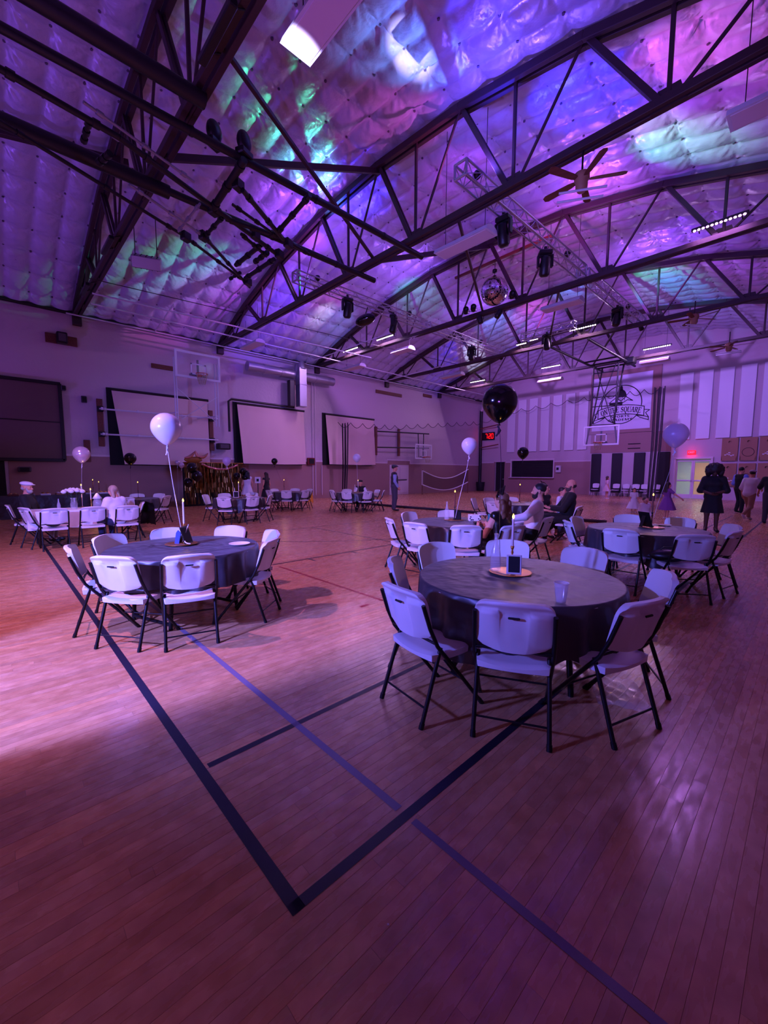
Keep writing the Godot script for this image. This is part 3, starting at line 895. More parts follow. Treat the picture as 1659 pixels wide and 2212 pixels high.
func build_rigging() -> void:
	box_truss(Vector3(-5.75, 8.02, -7.7), Vector3(-5.75, 8.02, -14.22), "silver box truss on the upper right, the one nearer the camera")
	box_truss(Vector3(-5.75, 8.02, -14.45), Vector3(-5.75, 8.02, -20.7), "silver box truss on the right, farther one, ending above a strip lamp")
	box_truss(Vector3(-12.4, 8.02, -7.7), Vector3(-12.4, 8.02, -14.22), "silver box truss on the left of the ridge, nearer one behind the folded hoop frame")
	box_truss(Vector3(-12.4, 8.02, -14.45), Vector3(-12.4, 8.02, -20.5), "silver box truss on the left of the ridge, farther one")
	box_truss(Vector3(-10.3, 8.05, -18.95), Vector3(-7.85, 8.05, -18.95), "short silver box truss lying crosswise under the ridge")
	var heads := [[-5.8, -9.55, "black moving-head light, largest one, hung nearest the camera under the right truss"], [-5.8, -11.8, "black moving-head light second along the right truss, near the mirror ball"], [-12.2, -9.75, "black moving-head light on the left truss beside the black oval pod"], [-12.2, -12.1, "black moving-head light on the left truss beyond the oval pod"], [-5.75, -17.7, "black moving-head light at the far end of the right truss"], [-12.4, -17.8, "black moving-head light against the glaring white ceiling patch"], [-9.0, -18.75, "black moving-head light on the short crosswise truss"]]
	var proto := make_head()
	for i in heads.size():
		var h: Array = heads[i]
		if i == 0:
			proto.position = Vector3(h[0], 7.83, h[1]); proto.set_meta("label", h[2])
		else:
			dup(proto, Vector3(h[0], 7.83, h[1]), i * 0.7, h[2])
	# coloured beams thrown up at the quilted ceiling: head, x, z, colour, energy, half angle
	var TE := Color(0.25, 1.0, 0.72)
	var LB := Color(0.42, 0.62, 1.0)
	var VI := Color(0.52, 0.22, 1.0)
	var BL := Color(0.16, 0.16, 1.0)
	var MG := Color(0.74, 0.30, 1.0)
	var PK := Color(0.92, 0.40, 0.90)
	var WH := Color(0.9, 0.92, 1.0)
	for p in [[2, -10.3, -6.4, TE, 16, 11], [2, -11.0, -7.6, LB, 22, 12], [2, -12.6, -7.6, MG, 9, 16], [2, -11.0, -9.1, BL, 14, 20], [2, -13.8, -8.9, MG, 9, 17], [0, -8.2, -10.7, MG, 9, 17],
		[0, -6.5, -6.6, LB, 26, 13], [0, -5.5, -7.6, BL, 22, 18], [0, -7.9, -8.0, PK, 9, 15], [0, -4.3, -10.1, BL, 16, 22], [0, -1.4, -10.1, PK, 30, 13], [0, -1.7, -11.7, MG, 20, 11], [0, -2.9, -12.4, WH, 18, 9], [1, -2.9, -12.9, TE, 13, 12],
		[2, -17.3, -5.0, TE, 34, 9], [2, -17.4, -6.4, LB, 26, 10], [2, -18.2, -6.9, PK, 26, 11], [2, -17.6, -9.1, VI, 26, 17], [3, -17.3, -12.1, WH, 32, 5], [2, -18.4, -10.4, BL, 32, 13], [3, -17.8, -13.2, LB, 22, 9], [3, -17.0, -11.6, PK, 12, 13],
		[5, -16.6, -24.0, WH, 110, 5.5], [5, -18.0, -22.8, BL, 44, 9], [5, -13.3, -22.0, LB, 22, 15], [6, -11.7, -22.4, PK, 26, 12], [6, -12.5, -25.3, VI, 26, 12],
		[4, -5.3, -22.4, TE, 22, 13], [4, -5.0, -24.3, BL, 34, 9], [4, -6.7, -24.2, MG, 26, 9], [1, -6.9, -15.9, PK, 10, 17], [1, -9.4, -16.4, PK, 9, 15], [3, -13.9, -15.4, TE, 8, 14], [1, -10.8, -14.8, VI, 9, 18], [1, -5.1, -13.8, PK, 9, 17], [4, -2.2, -22.5, MG, 16, 10], [6, -9.0, -21.0, LB, 12, 14], [4, -3.0, -18.0, VI, 5, 24]]:
		var h: Array = heads[p[0]]
		spot(Vector3(h[0], 8.3, h[1]), Vector3(p[1], arch(p[1]), p[2]), p[3], p[4] * BEAM, p[5] * 1.45, 1.0, 0.03)
	# black oval pod
	var t := thing("beam_pod", "black glossy oval pod light between two moving heads on the left truss", "stage light", Vector3(-12.55, 7.45, -10.9), 0.4)
	var b := MB.new()
	b.ell(Vector3(), Vector3(0.42, 0.20, 0.26), 20, 12, Basis(Vector3(0, 0, 1), 0.2))
	part(t, "shell", b, M.balloon_black)
	b = MB.new()
	b.tube([Vector3(0, 0.18, 0), Vector3(0.1, 0.45, 0)], 0.02, 6)
	part(t, "clamp", b, M.black_steel)
	# strip lamps, the last three added behind the camera as fill
	var lab := ["strip lamp on the third truss, outermost on the left", "strip lamp on the third truss, second from the left wall", "strip lamp of twelve violet lights on the upper right", "strip lamp right of the short crosswise truss", "short strip lamp left of the crosswise head, first of two", "short strip lamp beside the crosswise head, second of two", "strip lamp right of the suspended hoop frame", "strip lamp over the tall wall panels left of the banner", "strip lamp over the big black balloon", "added fill strip lamp behind the camera, right one", "added fill strip lamp behind the camera, middle one", "added fill strip lamp behind the camera, left one"]
	for i in 12:
		var q: Array = BARS[i]
		var l := thing("strip_lamp", lab[i] + (", glowing white" if i != 2 else ""), "strip lamp", Vector3((q[0] + q[1]) / 2, q[3], q[2]), 0, "LED strip lamps on the trusses")
		var ln: float = q[1] - q[0]
		b = MB.new()
		b.box(Vector3(0, 0.04, 0), Vector3(ln + 0.06, 0.08, 0.09), Basis(), 0.012)
		part(l, "housing", b, M.black_plastic)
		b = MB.new()
		b.tube([Vector3(-ln * 0.4, 0.07, 0), Vector3(-ln * 0.4, 0.0, -0.2)], 0.015, 5)
		b.tube([Vector3(ln * 0.4, 0.07, 0), Vector3(ln * 0.4, 0.0, -0.2)], 0.015, 5)
		part(l, "bracket", b, M.black_steel)
		var n := int(round(ln / 0.095))
		for k in n:
			b = MB.new()
			b.ell(Vector3(-ln / 2 + (k + 0.5) * ln / n, -0.005, 0.045), Vector3(0.034, 0.026, 0.026), 8, 6)
			part(l, "lens", b, M.bar_glow_violet if i == 2 else M.bar_glow)
	# hooded heaters
	var H := [[-6.6, -9.05, 1.6, "white hooded lamp under the second truss, left of the largest moving head"], [-6.55, -14.7, 1.35, "white hooded lamp under the third truss, right of the mirror ball"], [-0.65, -9.2, 1.6, "dark-bottomed hooded lamp at the right edge under the second truss"], [-18.3, -9.05, 1.6, "white hooded lamp near the left wall beside the second truss end"], [-18.2, -14.95, 1.6, "white hooded lamp near the left wall above the duct"], [-14.1, -14.6, 1.2, "white hooded lamp right of two strip lamps on the third truss"], [-12.05, -25.8, 1.5, "white hooded lamp low in front of the tall panels left of the banner"], [-6.3, -25.3, 1.3, "white hooded lamp above the banner's right corner"], [-4.55, -3.42, 1.7, "largest white hooded lamp overhead, its near corner lit glaring white"], [-15.6, -20.4, 1.6, "white hooded lamp far along the left side near the fourth truss"]]
	var lamp0: Node3D
	var hp := thing("hooded_lamp", H[0][3], "ceiling lamp", Vector3(H[0][0], 7.3, H[0][1]), 0, "hooded ceiling lamps")
	b = MB.new()
	b.prism(PackedVector2Array([Vector2(-0.24, 0), Vector2(0.24, 0), Vector2(0.2, 0.1), Vector2(0.08, 0.16), Vector2(-0.08, 0.16), Vector2(-0.2, 0.1)]), 1.6, Transform3D(Basis(Vector3(0, 0, -1), Vector3(0, 1, 0), Vector3(1, 0, 0)), Vector3(-0.8, 0, 0)))
	part(hp, "hood", b, M.white_enamel)
	b = MB.new()
	b.box(Vector3(0, -0.006, 0), Vector3(1.5, 0.012, 0.4), Basis(), 0.004)
	part(hp, "diffuser", b, M.trim_paint)
	for i in H.size():
		var c := hp
		if i > 0:
			c = dup(lamp0, Vector3(H[i][0], 7.3, H[i][1]), 0, H[i][3])
			c.scale = Vector3(H[i][2] / 1.6, 1, 1)
		else: lamp0 = hp.duplicate()
		for s in [-1, 1]:
			b = MB.new()
			b.tube([Vector3(s * 0.6, 0.15, 0), Vector3(s * 0.6, arch(H[i][0] + s * 0.6) - 7.36, 0.0)], 0.008, 5)
			part(c, "hanger_wire", b, M.black_steel)
	lamp0.free()
	spot(Vector3(-3.5, 2.3, 2.3), Vector3(-5.35, 7.3, -3.45), Color(0.75, 0.72, 1.0), 900.0, 2.4, 0.8, 0.02)  # unseen pin spot, placed to light the near corner of the overhead lamp
	mirror_ball()
	ceiling_fan(Vector3(-3.55, 7.15, -8.6), 0.55, "brown ceiling fan at rest below the second truss on the upper right")
	ceiling_fan(Vector3(-3.0, 6.85, -22.8), 0.1, "ceiling fan hung in front of the far right wall panels")
	ceiling_fan(Vector3(-3.45, 7.0, -18.4), 0.9, "ceiling fan between the two farthest trusses on the right")
	hoop_frame()
	for i in ADDED_FLOODS.size():  # added fixtures, there only to wash the ceiling violet
		var q: Array = ADDED_FLOODS[i]
		var to := Vector3(q[3] - q[0], q[4] - q[1], q[5] - q[2]).normalized()
		t = thing("added_flood_light", "added small flood light turned up at the ceiling, " + (["on the right truss's near end", "on the left truss's near end", "on the left truss's middle", "on the right truss's middle", "on the left truss's far half", "on the right truss's far half"][i] if i < 6 else ["on the floor behind the camera, middle one", "on the floor behind the camera, at the left wall", "on the floor behind the camera, at the right wall"][i - 6]), "stage light", Vector3(q[0], q[1], q[2]) - to * 0.06, 0, "added upward flood lights")
		b = MB.new()
		b.lathe([Vector2(0, -0.1), Vector2(0.07, -0.1), Vector2(0.09, -0.02), Vector2(0.09, 0.02), Vector2(0.08, 0.02), Vector2(0.075, 0.0), Vector2(0, -0.01)], 14, Transform3D(basis_to(to), Vector3()))
		part(t, "can", b, M.black_plastic)
		b = MB.new()
		b.lathe([Vector2(0.07, 0.012), Vector2(0, 0.02)], 14, Transform3D(basis_to(to), Vector3()))
		part(t, "lens", b, M.bar_glow_violet)
	for q in [[-5.75, 7.8, -20.75, "added black wash lamp at the far tip of the right box truss"], [-12.4, 7.8, -20.55, "added black wash lamp at the far tip of the left box truss"], [-12.6, 7.8, -14.45, "added black wash lamp between the two left box trusses"]]:
		t = thing("added_wash_lamp", q[3], "stage light", Vector3(q[0], q[1], q[2]), 0, "added wash lamps on the box trusses")  # added fixtures that wash the end and left walls violet
		b = MB.new()
		b.lathe([Vector2(0, -0.1), Vector2(0.08, -0.1), Vector2(0.1, 0.06), Vector2(0.09, 0.06), Vector2(0, 0.04)], 14, Transform3D(basis_to(Vector3(0, -0.4, -1) if q[2] < -15 else Vector3(-1, -0.5, 0)), Vector3()))
		part(t, "can", b, M.black_plastic)
		b = MB.new()
		b.tube([Vector3(0, 0.02, 0), Vector3(0, 0.1, 0.05)], 0.02, 6)
		part(t, "clamp", b, M.black_steel)
	# dark bar lamps under the nearest truss
	for q in [[-6.1, "black bar lamp hung under the nearest truss, right of the carrier pipes"], [-13.4, "black bar lamp under the nearest truss, halfway down to the left wall"], [-17.0, "black bar lamp under the nearest truss, close to the left wall"]]:
		t = thing("bar_lamp", q[1], "strip lamp", Vector3(q[0], 7.52, -2.62), 0, "dark bar lamps on the nearest truss")
		b = MB.new()
		b.box(Vector3(0, 0, 0), Vector3(1.1, 0.1, 0.12), Basis(), 0.015)
		part(t, "housing", b, M.black_plastic)
		b = MB.new()
		for s in [-0.4, 0.4]: b.tube([Vector3(s, 0.04, 0), Vector3(s, 0.16, -0.22)], 0.015, 5)
		part(t, "bracket", b, M.black_steel)
	t = thing("bar_lamp", "unseen black bar lamp with a long flap, placed to wash the floor pink", "strip lamp", Vector3(PINKAT.x, 7.52, PINKAT.z))  # out of view behind the camera, placed for the pink floor wash
	b = MB.new()
	b.box(Vector3(0, 0, 0.1), Vector3(1.1, 0.1, 0.12), Basis(), 0.015)
	b.box(Vector3(0, 0.12, 0.2), Vector3(0.1, 0.2, 0.1), Basis(), 0.015)
	part(t, "housing", b, M.black_plastic)
	b = MB.new()
	var e := (Vector3(-2.72, 0, 0) - Vector3(PINKAT.x, PINKAT.y, 0)).normalized()
	var fa := PINKAT - t.position + Vector3(-e.y, e.x, 0) * 0.03 - e * 0.03
	var fz := PINKAT - t.position + e * 0.45
	var fx := (fz - fa).normalized()
	b.box((fa + fz) / 2 - Vector3(0, 0, 0.6), Vector3(fa.distance_to(fz), 0.006, 1.8), Basis(fx, Vector3(-fx.y, fx.x, 0), Vector3(0, 0, 1)))
	part(t, "flap", b, M.black_steel)  # unseen flap, placed to cut the pink wash along the floor
	t = thing("unseen_light_stand", "unseen black tripod stand with two lights, placed behind the camera to light tables blue", "light stand", Vector3(-3.35, 0, 2.45))  # stand out of view, placed to carry the blue table light
	b = MB.new()
	b.tube([Vector3(0, 0.6, 0), Vector3(0, 2.1, 0)], 0.018, 8)
	for k in 3: b.tube([Vector3(0, 0.75, 0), Vector3(0.45 * cos(k * 2.1), 0.01, 0.45 * sin(k * 2.1))], 0.012, 6)
	part(t, "stand", b, M.black_steel)
	# unseen barn doors: upright plates placed to cut the edges of the blue light
	for q in [Vector3(0.22, 0, -0.975), Vector3(-0.60, 0, -0.80)]:
		b = MB.new()
		var n: Vector3 = q.cross(Vector3.UP) * (1.0 if q.x > 0 else -1.0)
		var A: Vector3 = KEYAT - t.position + n * 0.05 - q * 0.05
		var Z: Vector3 = KEYAT - t.position + q * 0.48
		var x := (Z - A).normalized()
		b.box((A + Z) / 2, Vector3(A.distance_to(Z), 1.1, 0.006), Basis(x, Vector3.UP, x.cross(Vector3.UP)))
		part(t, "unseen_barn_door", b, M.black_steel)
	for s in [-1.0, 1.0]:
		b = MB.new()
		b.lathe([Vector2(0, -0.12), Vector2(0.08, -0.1), Vector2(0.09, 0.08), Vector2(0.07, 0.08), Vector2(0, 0.06)], 14, Transform3D(Basis(Vector3.RIGHT, -1.7), Vector3(s * 0.15, 2.25, 0.0)))
		part(t, "lamp_head", b, M.black_plastic)
	# grille heater hung beside the first truss
	t = thing("unit_heater", "grey louvred unit heater hung beside the nearest truss above the left wall", "heater", Vector3(-15.1, 8.15, -4.0), -0.35)
	b = MB.new()
	b.box(Vector3(), Vector3(0.62, 0.34, 0.80), Basis(Vector3(0, 0, 1), -0.5), 0.02)
	part(t, "casing", b, M.duct)
	for i in 5:
		b = MB.new()
		b.box(Vector3(0, 0, -0.3 + i * 0.15), Vector3(0.56, 0.37, 0.035), Basis(Vector3(0, 0, 1), -0.5), 0.008)
		part(t, "louvre", b, M.grey_speaker)
	b = MB.new()
	for s in [-1, 1]: b.tube([Vector3(0.1, 0.15, s * 0.3), Vector3(0.1, 1.35, s * 0.3)], 0.012, 5)
	part(t, "hanger_rod", b, M.black_steel)
	# small lamps on the third truss beside the ball
	for q in [[-9.55, -14.22, "small black parcan lamp clamped left of the mirror ball, under the chord", 0.3], [-8.75, -14.22, "small black parcan lamp tilted right, under the mirror ball", -0.5], [-10.1, -14.05, "small round lamp facing the camera at the mirror ball's lower left", 1.2], [-9.75, -14.05, "second small round lamp facing the camera below the mirror ball", 1.2], [-8.1, -14.05, "small ring lamp standing on the chord right of the mirror ball", 1.2]]:
		var up: bool = q[3] > 1.0
		t = thing("parcan", q[2], "stage light", Vector3(q[0], 7.95 if up else 7.5, q[1]), 0.6, "parcans by the mirror ball")
		b = MB.new()
		var xf := Transform3D(Basis(Vector3(1, 0, 0), 1.45) if up else Basis(Vector3(0, 0, 1), q[3]), Vector3())
		b.lathe([Vector2(0, -0.14), Vector2(0.09, -0.14), Vector2(0.11, -0.05), Vector2(0.11, 0.14), Vector2(0.095, 0.14), Vector2(0.09, 0.06), Vector2(0, 0.05)], 14, xf)
		part(t, "can", b, M.black_plastic)
		b = MB.new()
		b.tube([Vector3(-0.13, 0, 0), Vector3(-0.13, 0.2 if not up else -0.12, 0), Vector3(0.13, 0.2 if not up else -0.12, 0), Vector3(0.13, 0, 0)], 0.012, 5)
		part(t, "yoke", b, M.black_steel)
	# spread wires, pipes along the left wall
	for q in [[-18.5, 7.6, -3.0, -18.4, 7.6, -30.5, 0.03, "long white pipe nearest the left wall, under the eave"], [-17.5, 7.62, -2.9, -16.8, 7.62, -15.0, 0.03, "second white pipe running beside the first under the eave"], [-16.2, 7.6, -2.6, -14.3, 7.6, -20.0, 0.012, "thin dark cable stretched beside the white pipes"], [-20.45, 7.66, -2.5, -20.45, 7.66, -30.0, 0.03, "white pipe tight against the left wall top"]]:
		b = MB.new()
		b.tube([Vector3(q[0], q[1], q[2]), Vector3(q[3], q[4], q[5])], q[6], 7)
		tag(part(self, "overhead_pipe", b, M.white_enamel if q[6] > 0.02 else M.black_steel), q[7], "pipe", "pipes under the left eave")
	b = MB.new()
	b.tube([Vector3(-20.8, 7.8, BW - 0.1), Vector3(-20.8, 7.8, FW + 0.1)], 0.075, 10)
	tag(part(self, "eave_pipe", b, M.black_steel), "thick dark pipe running the whole length of the left wall's top edge", "pipe")
	for q in [[-20.5, -5.6, -16.6, -5.2], [-20.6, -13.2, -13.4, -13.0], [-20.6, -19.5, -15.0, -19.0]]:
		b = MB.new()
		b.tube([Vector3(q[0], 7.66, q[1]), Vector3(q[2], 7.62, q[3])], 0.025, 6)
		tag(part(self, "spreader_pipe", b, M.white_enamel), "thin pipe crossing from the left wall out under the trusses, %s one" % ("nearest" if q[1] > -8 else ("middle" if q[1] > -16 else "farthest")), "pipe", "cross pipes at the left wall")

const BEAM := 1.25

func mirror_ball() -> void:
	var t := thing("mirror_ball", "large faceted mirror ball hanging from the rust-brown beam", "mirror ball", Vector3(-9.25, 8.62, -14.7))
	var b := MB.new()
	b.ell(Vector3(), Vector3(0.515, 0.515, 0.515), 24, 16)
	part(t, "core", b, M.black_plastic)
	var rng := RandomNumberGenerator.new()
	rng.seed = 5
	b = MB.new()
	var rows := 30
	for i in range(1, rows):
		var th := PI * i / rows
		var n := maxi(4, int(TAU * sin(th) / 0.105))
		for k in n:
			var ph := TAU * (k + 0.5 * (i % 2)) / n
			var d := Vector3(sin(th) * cos(ph), cos(th), sin(th) * sin(ph))
			var q := (d + Vector3(rng.randf() - 0.5, rng.randf() - 0.5, rng.randf() - 0.5) * 0.05).normalized()
			var bs := basis_to(q)
			var e := Vector3.UP.cross(d).normalized()
			var f := d.cross(e)
			e = (e - q * e.dot(q)).normalized(); f = q.cross(e)
			var c := d * 0.525
			var h := 0.0245
			b.quad(c - e * h - f * h, c + e * h - f * h, c + e * h + f * h, c - e * h + f * h)
	var o := part(t, "mirror_tile", b, M.mirror)
	o.set_meta("kind", "stuff")
	b = MB.new()
	b.lathe([Vector2(0, 0.5), Vector2(0.07, 0.51), Vector2(0.07, 0.57), Vector2(0, 0.58)], 12)
	b.tube([Vector3(0, 0.56, 0), Vector3(0, 1.1, 0)], 0.012, 6)
	b.lathe([Vector2(0, 0.68), Vector2(0.09, 0.7), Vector2(0.09, 0.8), Vector2(0, 0.82)], 12)
	part(t, "motor", b, M.black_plastic)

func ceiling_fan(at: Vector3, turn: float, label: String) -> void:
	var t := thing("ceiling_fan", label, "ceiling fan", at, turn, "ceiling fans")
	var b := MB.new()
	b.lathe([Vector2(0, -0.2), Vector2(0.07, -0.19), Vector2(0.11, -0.12), Vector2(0.11, 0.0), Vector2(0.14, 0.03), Vector2(0.14, 0.13), Vector2(0.05, 0.18), Vector2(0, 0.18)], 18)
	part(t, "motor_housing", b, M.tan_wood)
	b = MB.new()
	b.tube([Vector3(0, 0.17, 0), Vector3(0, 0.62, 0)], 0.018, 8)
	part(t, "down_rod", b, M.black_steel)
	for k in 5:
		b = MB.new()
		var bs := Basis(Vector3.UP, TAU * k / 5) * Basis(Vector3.RIGHT, 0.2)
		b.prism(PackedVector2Array([Vector2(0.14, -0.04), Vector2(0.24, -0.06), Vector2(0.72, -0.075), Vector2(0.78, -0.04), Vector2(0.78, 0.04), Vector2(0.72, 0.075), Vector2(0.24, 0.06), Vector2(0.14, 0.04)]), 0.012, Transform3D(bs * Basis(Vector3.RIGHT, -PI / 2), Vector3(0, 0.02, 0)))
		part(t, "blade", b, M.wood_board)
	for k in 2:
		b = MB.new()
		b.tube([Vector3(-0.42, -0.24 + k * 0.0, 0.14 - k * 0.28), Vector3(0.42, -0.24, 0.14 - k * 0.28)], 0.022, 8)
		part(t, "tube_light", b, M.white_enamel)

func hoop_frame() -> void:
	# folded overhead basketball frame and its carrier pipes
	for q in [[-7.93, 7.45, 1.5, -7.93, 7.45, -8.95, 0.07, "black carrier pipe overhead on the right of the folded hoop frame"], [-9.87, 7.45, 1.5, -9.87, 7.45, -8.95, 0.075, "black carrier pipe overhead on the left of the folded hoop frame"], [-7.3, 7.55, 2.8, -7.3, 7.55, -2.9, 0.12, "thick black beam entering at the top left corner"]]:
		var b := MB.new()
		b.tube([Vector3(q[0], q[1], q[2]), Vector3(q[3], q[4], q[5])], q[6], 10)
		for z in [-2.9, -5.5, -7.5]:
			if q[6] < 0.1: b.tube([Vector3(q[0], q[1], z - 0.03), Vector3(q[0], q[1], z + 0.03)], q[6] + 0.012, 10)
		if q[6] > 0.072 and q[6] < 0.1: b.tube([Vector3(q[0], q[1] - 0.02, 2.6), Vector3(q[0], q[1] - 0.02, -3.1)], 0.13, 12)
		tag(part(self, "carrier_pipe", b, M.black_steel), q[7], "pipe", "overhead carrier pipes")
	var t := thing("folded_hoop_frame", "folded overhead basketball frame of black pipes, swung up under the roof", "hoop frame", Vector3())
	var Y := 7.1
	var R := [[Vector3(-8.0, Y, 0.8), Vector3(-8.42, Y, -1.9), 0.05], [Vector3(-8.42, Y, -1.9), Vector3(-9.99, Y, -5.8), 0.05], [Vector3(-8.23, Y, -3.95), Vector3(-9.4, Y, -5.7), 0.05], [Vector3(-7.72, 7.3, -3.76), Vector3(-9.28, Y, -3.76), 0.07], [Vector3(-7.7, 7.3, -5.18), Vector3(-9.1, Y, -5.18), 0.05],
		[Vector3(-9.35, Y, -4.02), Vector3(-10.35, Y, -4.02), 0.04], [Vector3(-9.8, Y, -5.15), Vector3(-11.2, Y, -5.13), 0.055], [Vector3(-10.2, Y, -5.72), Vector3(-11.75, Y, -5.65), 0.055], [Vector3(-10.0, Y, -5.44), Vector3(-10.7, Y, -5.42), 0.05], [Vector3(-9.3, Y, -0.3), Vector3(-10.72, Y, -3.69), 0.035], [Vector3(-10.72, Y, -3.69), Vector3(-11.95, Y, -5.75), 0.035],
		[Vector3(-10.3, Y, -3.9), Vector3(-12.2, Y, -6.0), 0.04], [Vector3(-9.38, Y, -4.1), Vector3(-9.2, Y, -5.25), 0.05], [Vector3(-8.8, Y, -4.0), Vector3(-9.22, Y, -5.3), 0.03], [Vector3(-8.4, 7.16, -1.48), Vector3(-9.6, 7.16, -4.85), 0.025], [Vector3(-9.6, Y, -2.3), Vector3(-10.42, Y, -4.05), 0.025], [Vector3(-8.95, Y, -1.49), Vector3(-8.38, Y, -1.49), 0.035], [Vector3(-9.24, Y, -3.5), Vector3(-10.65, Y, -3.5), 0.024],
		[Vector3(-9.2, 7.15, -5.1), Vector3(-9.45, 7.15, -6.3), 0.04], [Vector3(-9.5, 7.2, -1.8), Vector3(-9.1, 7.2, -1.9), 0.045], [Vector3(-8.17, 7.2, -1.39), Vector3(-8.81, 7.2, -3.24), 0.024], [Vector3(-9.7, Y, -4.6), Vector3(-10.2, Y, -5.5), 0.04], [Vector3(-11.5, Y, -5.4), Vector3(-12.1, Y, -5.35), 0.03]]
	for r in R:
		var b := MB.new()
		b.tube([r[0], r[1]], r[2], 8)
		for e in [0.12, 0.5, 0.88]:
			var p: Vector3 = r[0].lerp(r[1], e)
			var d: Vector3 = (r[1] - r[0]).normalized() * 0.05
			b.tube([p - d, p + d], r[2] + 0.018, 8)
		part(t, "frame_pipe", b, M.black_steel if r[2] > 0.026 else M.duct)
	for p in [Vector3(-9.3, 7.1, -5.6), Vector3(-9.3, 7.12, -3.8), Vector3(-8.3, 7.2, -3.9), Vector3(-11.9, 7.1, -5.8), Vector3(-10.4, 7.1, -4.0), Vector3(-9.6, 7.15, -4.9), Vector3(-10.72, 7.1, -3.7), Vector3(-9.9, 7.1, -5.7)]:
		var b := MB.new()
		b.box(p, Vector3(0.16, 0.2, 0.22), Basis(Vector3.UP, 0.4), 0.02)
		part(t, "pipe_clamp", b, M.black_steel)
	for i in 2:
		var q := [Vector3(-8.05, 7.62, -3.35), Vector3(-7.9, 7.62, -3.85)]
		var s := thing("winch_lamp", ["dark round lamp sitting on the right carrier pipe, nearer one", "dark round lamp sitting on the right carrier pipe, farther one"][i], "stage light", q[i], 0.4)
		var b := MB.new()
		b.ell(Vector3(0, 0.12, 0), Vector3(0.11, 0.2, 0.16), 14, 10)
		part(s, "shell", b, M.black_plastic)
		b = MB.new()
		b.box(Vector3(0, -0.08, 0), Vector3(0.2, 0.12, 0.3), Basis(), 0.02)
		part(s, "clamp", b, M.black_steel)

# ---------------------------------------------------------------- left wall
func framed_screen(z0: float, z1: float, y0: float, y1: float, label: String, slant: float) -> void:
	# a pull-down cloth screen in front of a dark window recess
	var t := thing("projection_screen", label, "projection screen", Vector3(LW, 0, (z0 + z1) / 2))
	var w := absf(z1 - z0)
	var b := MB.new()
	b.box(Vector3(0.03, (y0 + y1) / 2 + 0.04, 0.12), Vector3(0.06, y1 - y0 + 0.12, w + 0.1), Basis(), 0.01)
	part(t, "dark_frame", b, M.dark_recess)
	b = MB.new()
	b.tube([Vector3(0.14, y1 + 0.03, -w / 2 - 0.05), Vector3(0.14, y1 + 0.03, w / 2 + 0.05)], 0.06, 10)
	part(t, "roller_case", b, M.black_steel)
	var pts := []
	for i in 13:
		for j in 17:
			var v := i / 12.0
			var u := j / 16.0
			pts.append(Vector3(0.15 + 0.22 * v + 0.02 * sin(u * 7.0 + v * 3.0) * v, y1 - v * (y1 - y0 + 0.02 * sin(u * 5.0)), (w / 2 - slant * v) - u * (w - slant * v * 1.15)))
	b = MB.new()
	b.sheet(pts, 17)
	part(t, "cloth", b, M.screen_cloth)
	b = MB.new()
	b.tube([pts[12 * 17], pts[12 * 17 + 8], pts[12 * 17 + 16]], 0.018, 6)
	part(t, "hem_bar", b, M.black_steel)

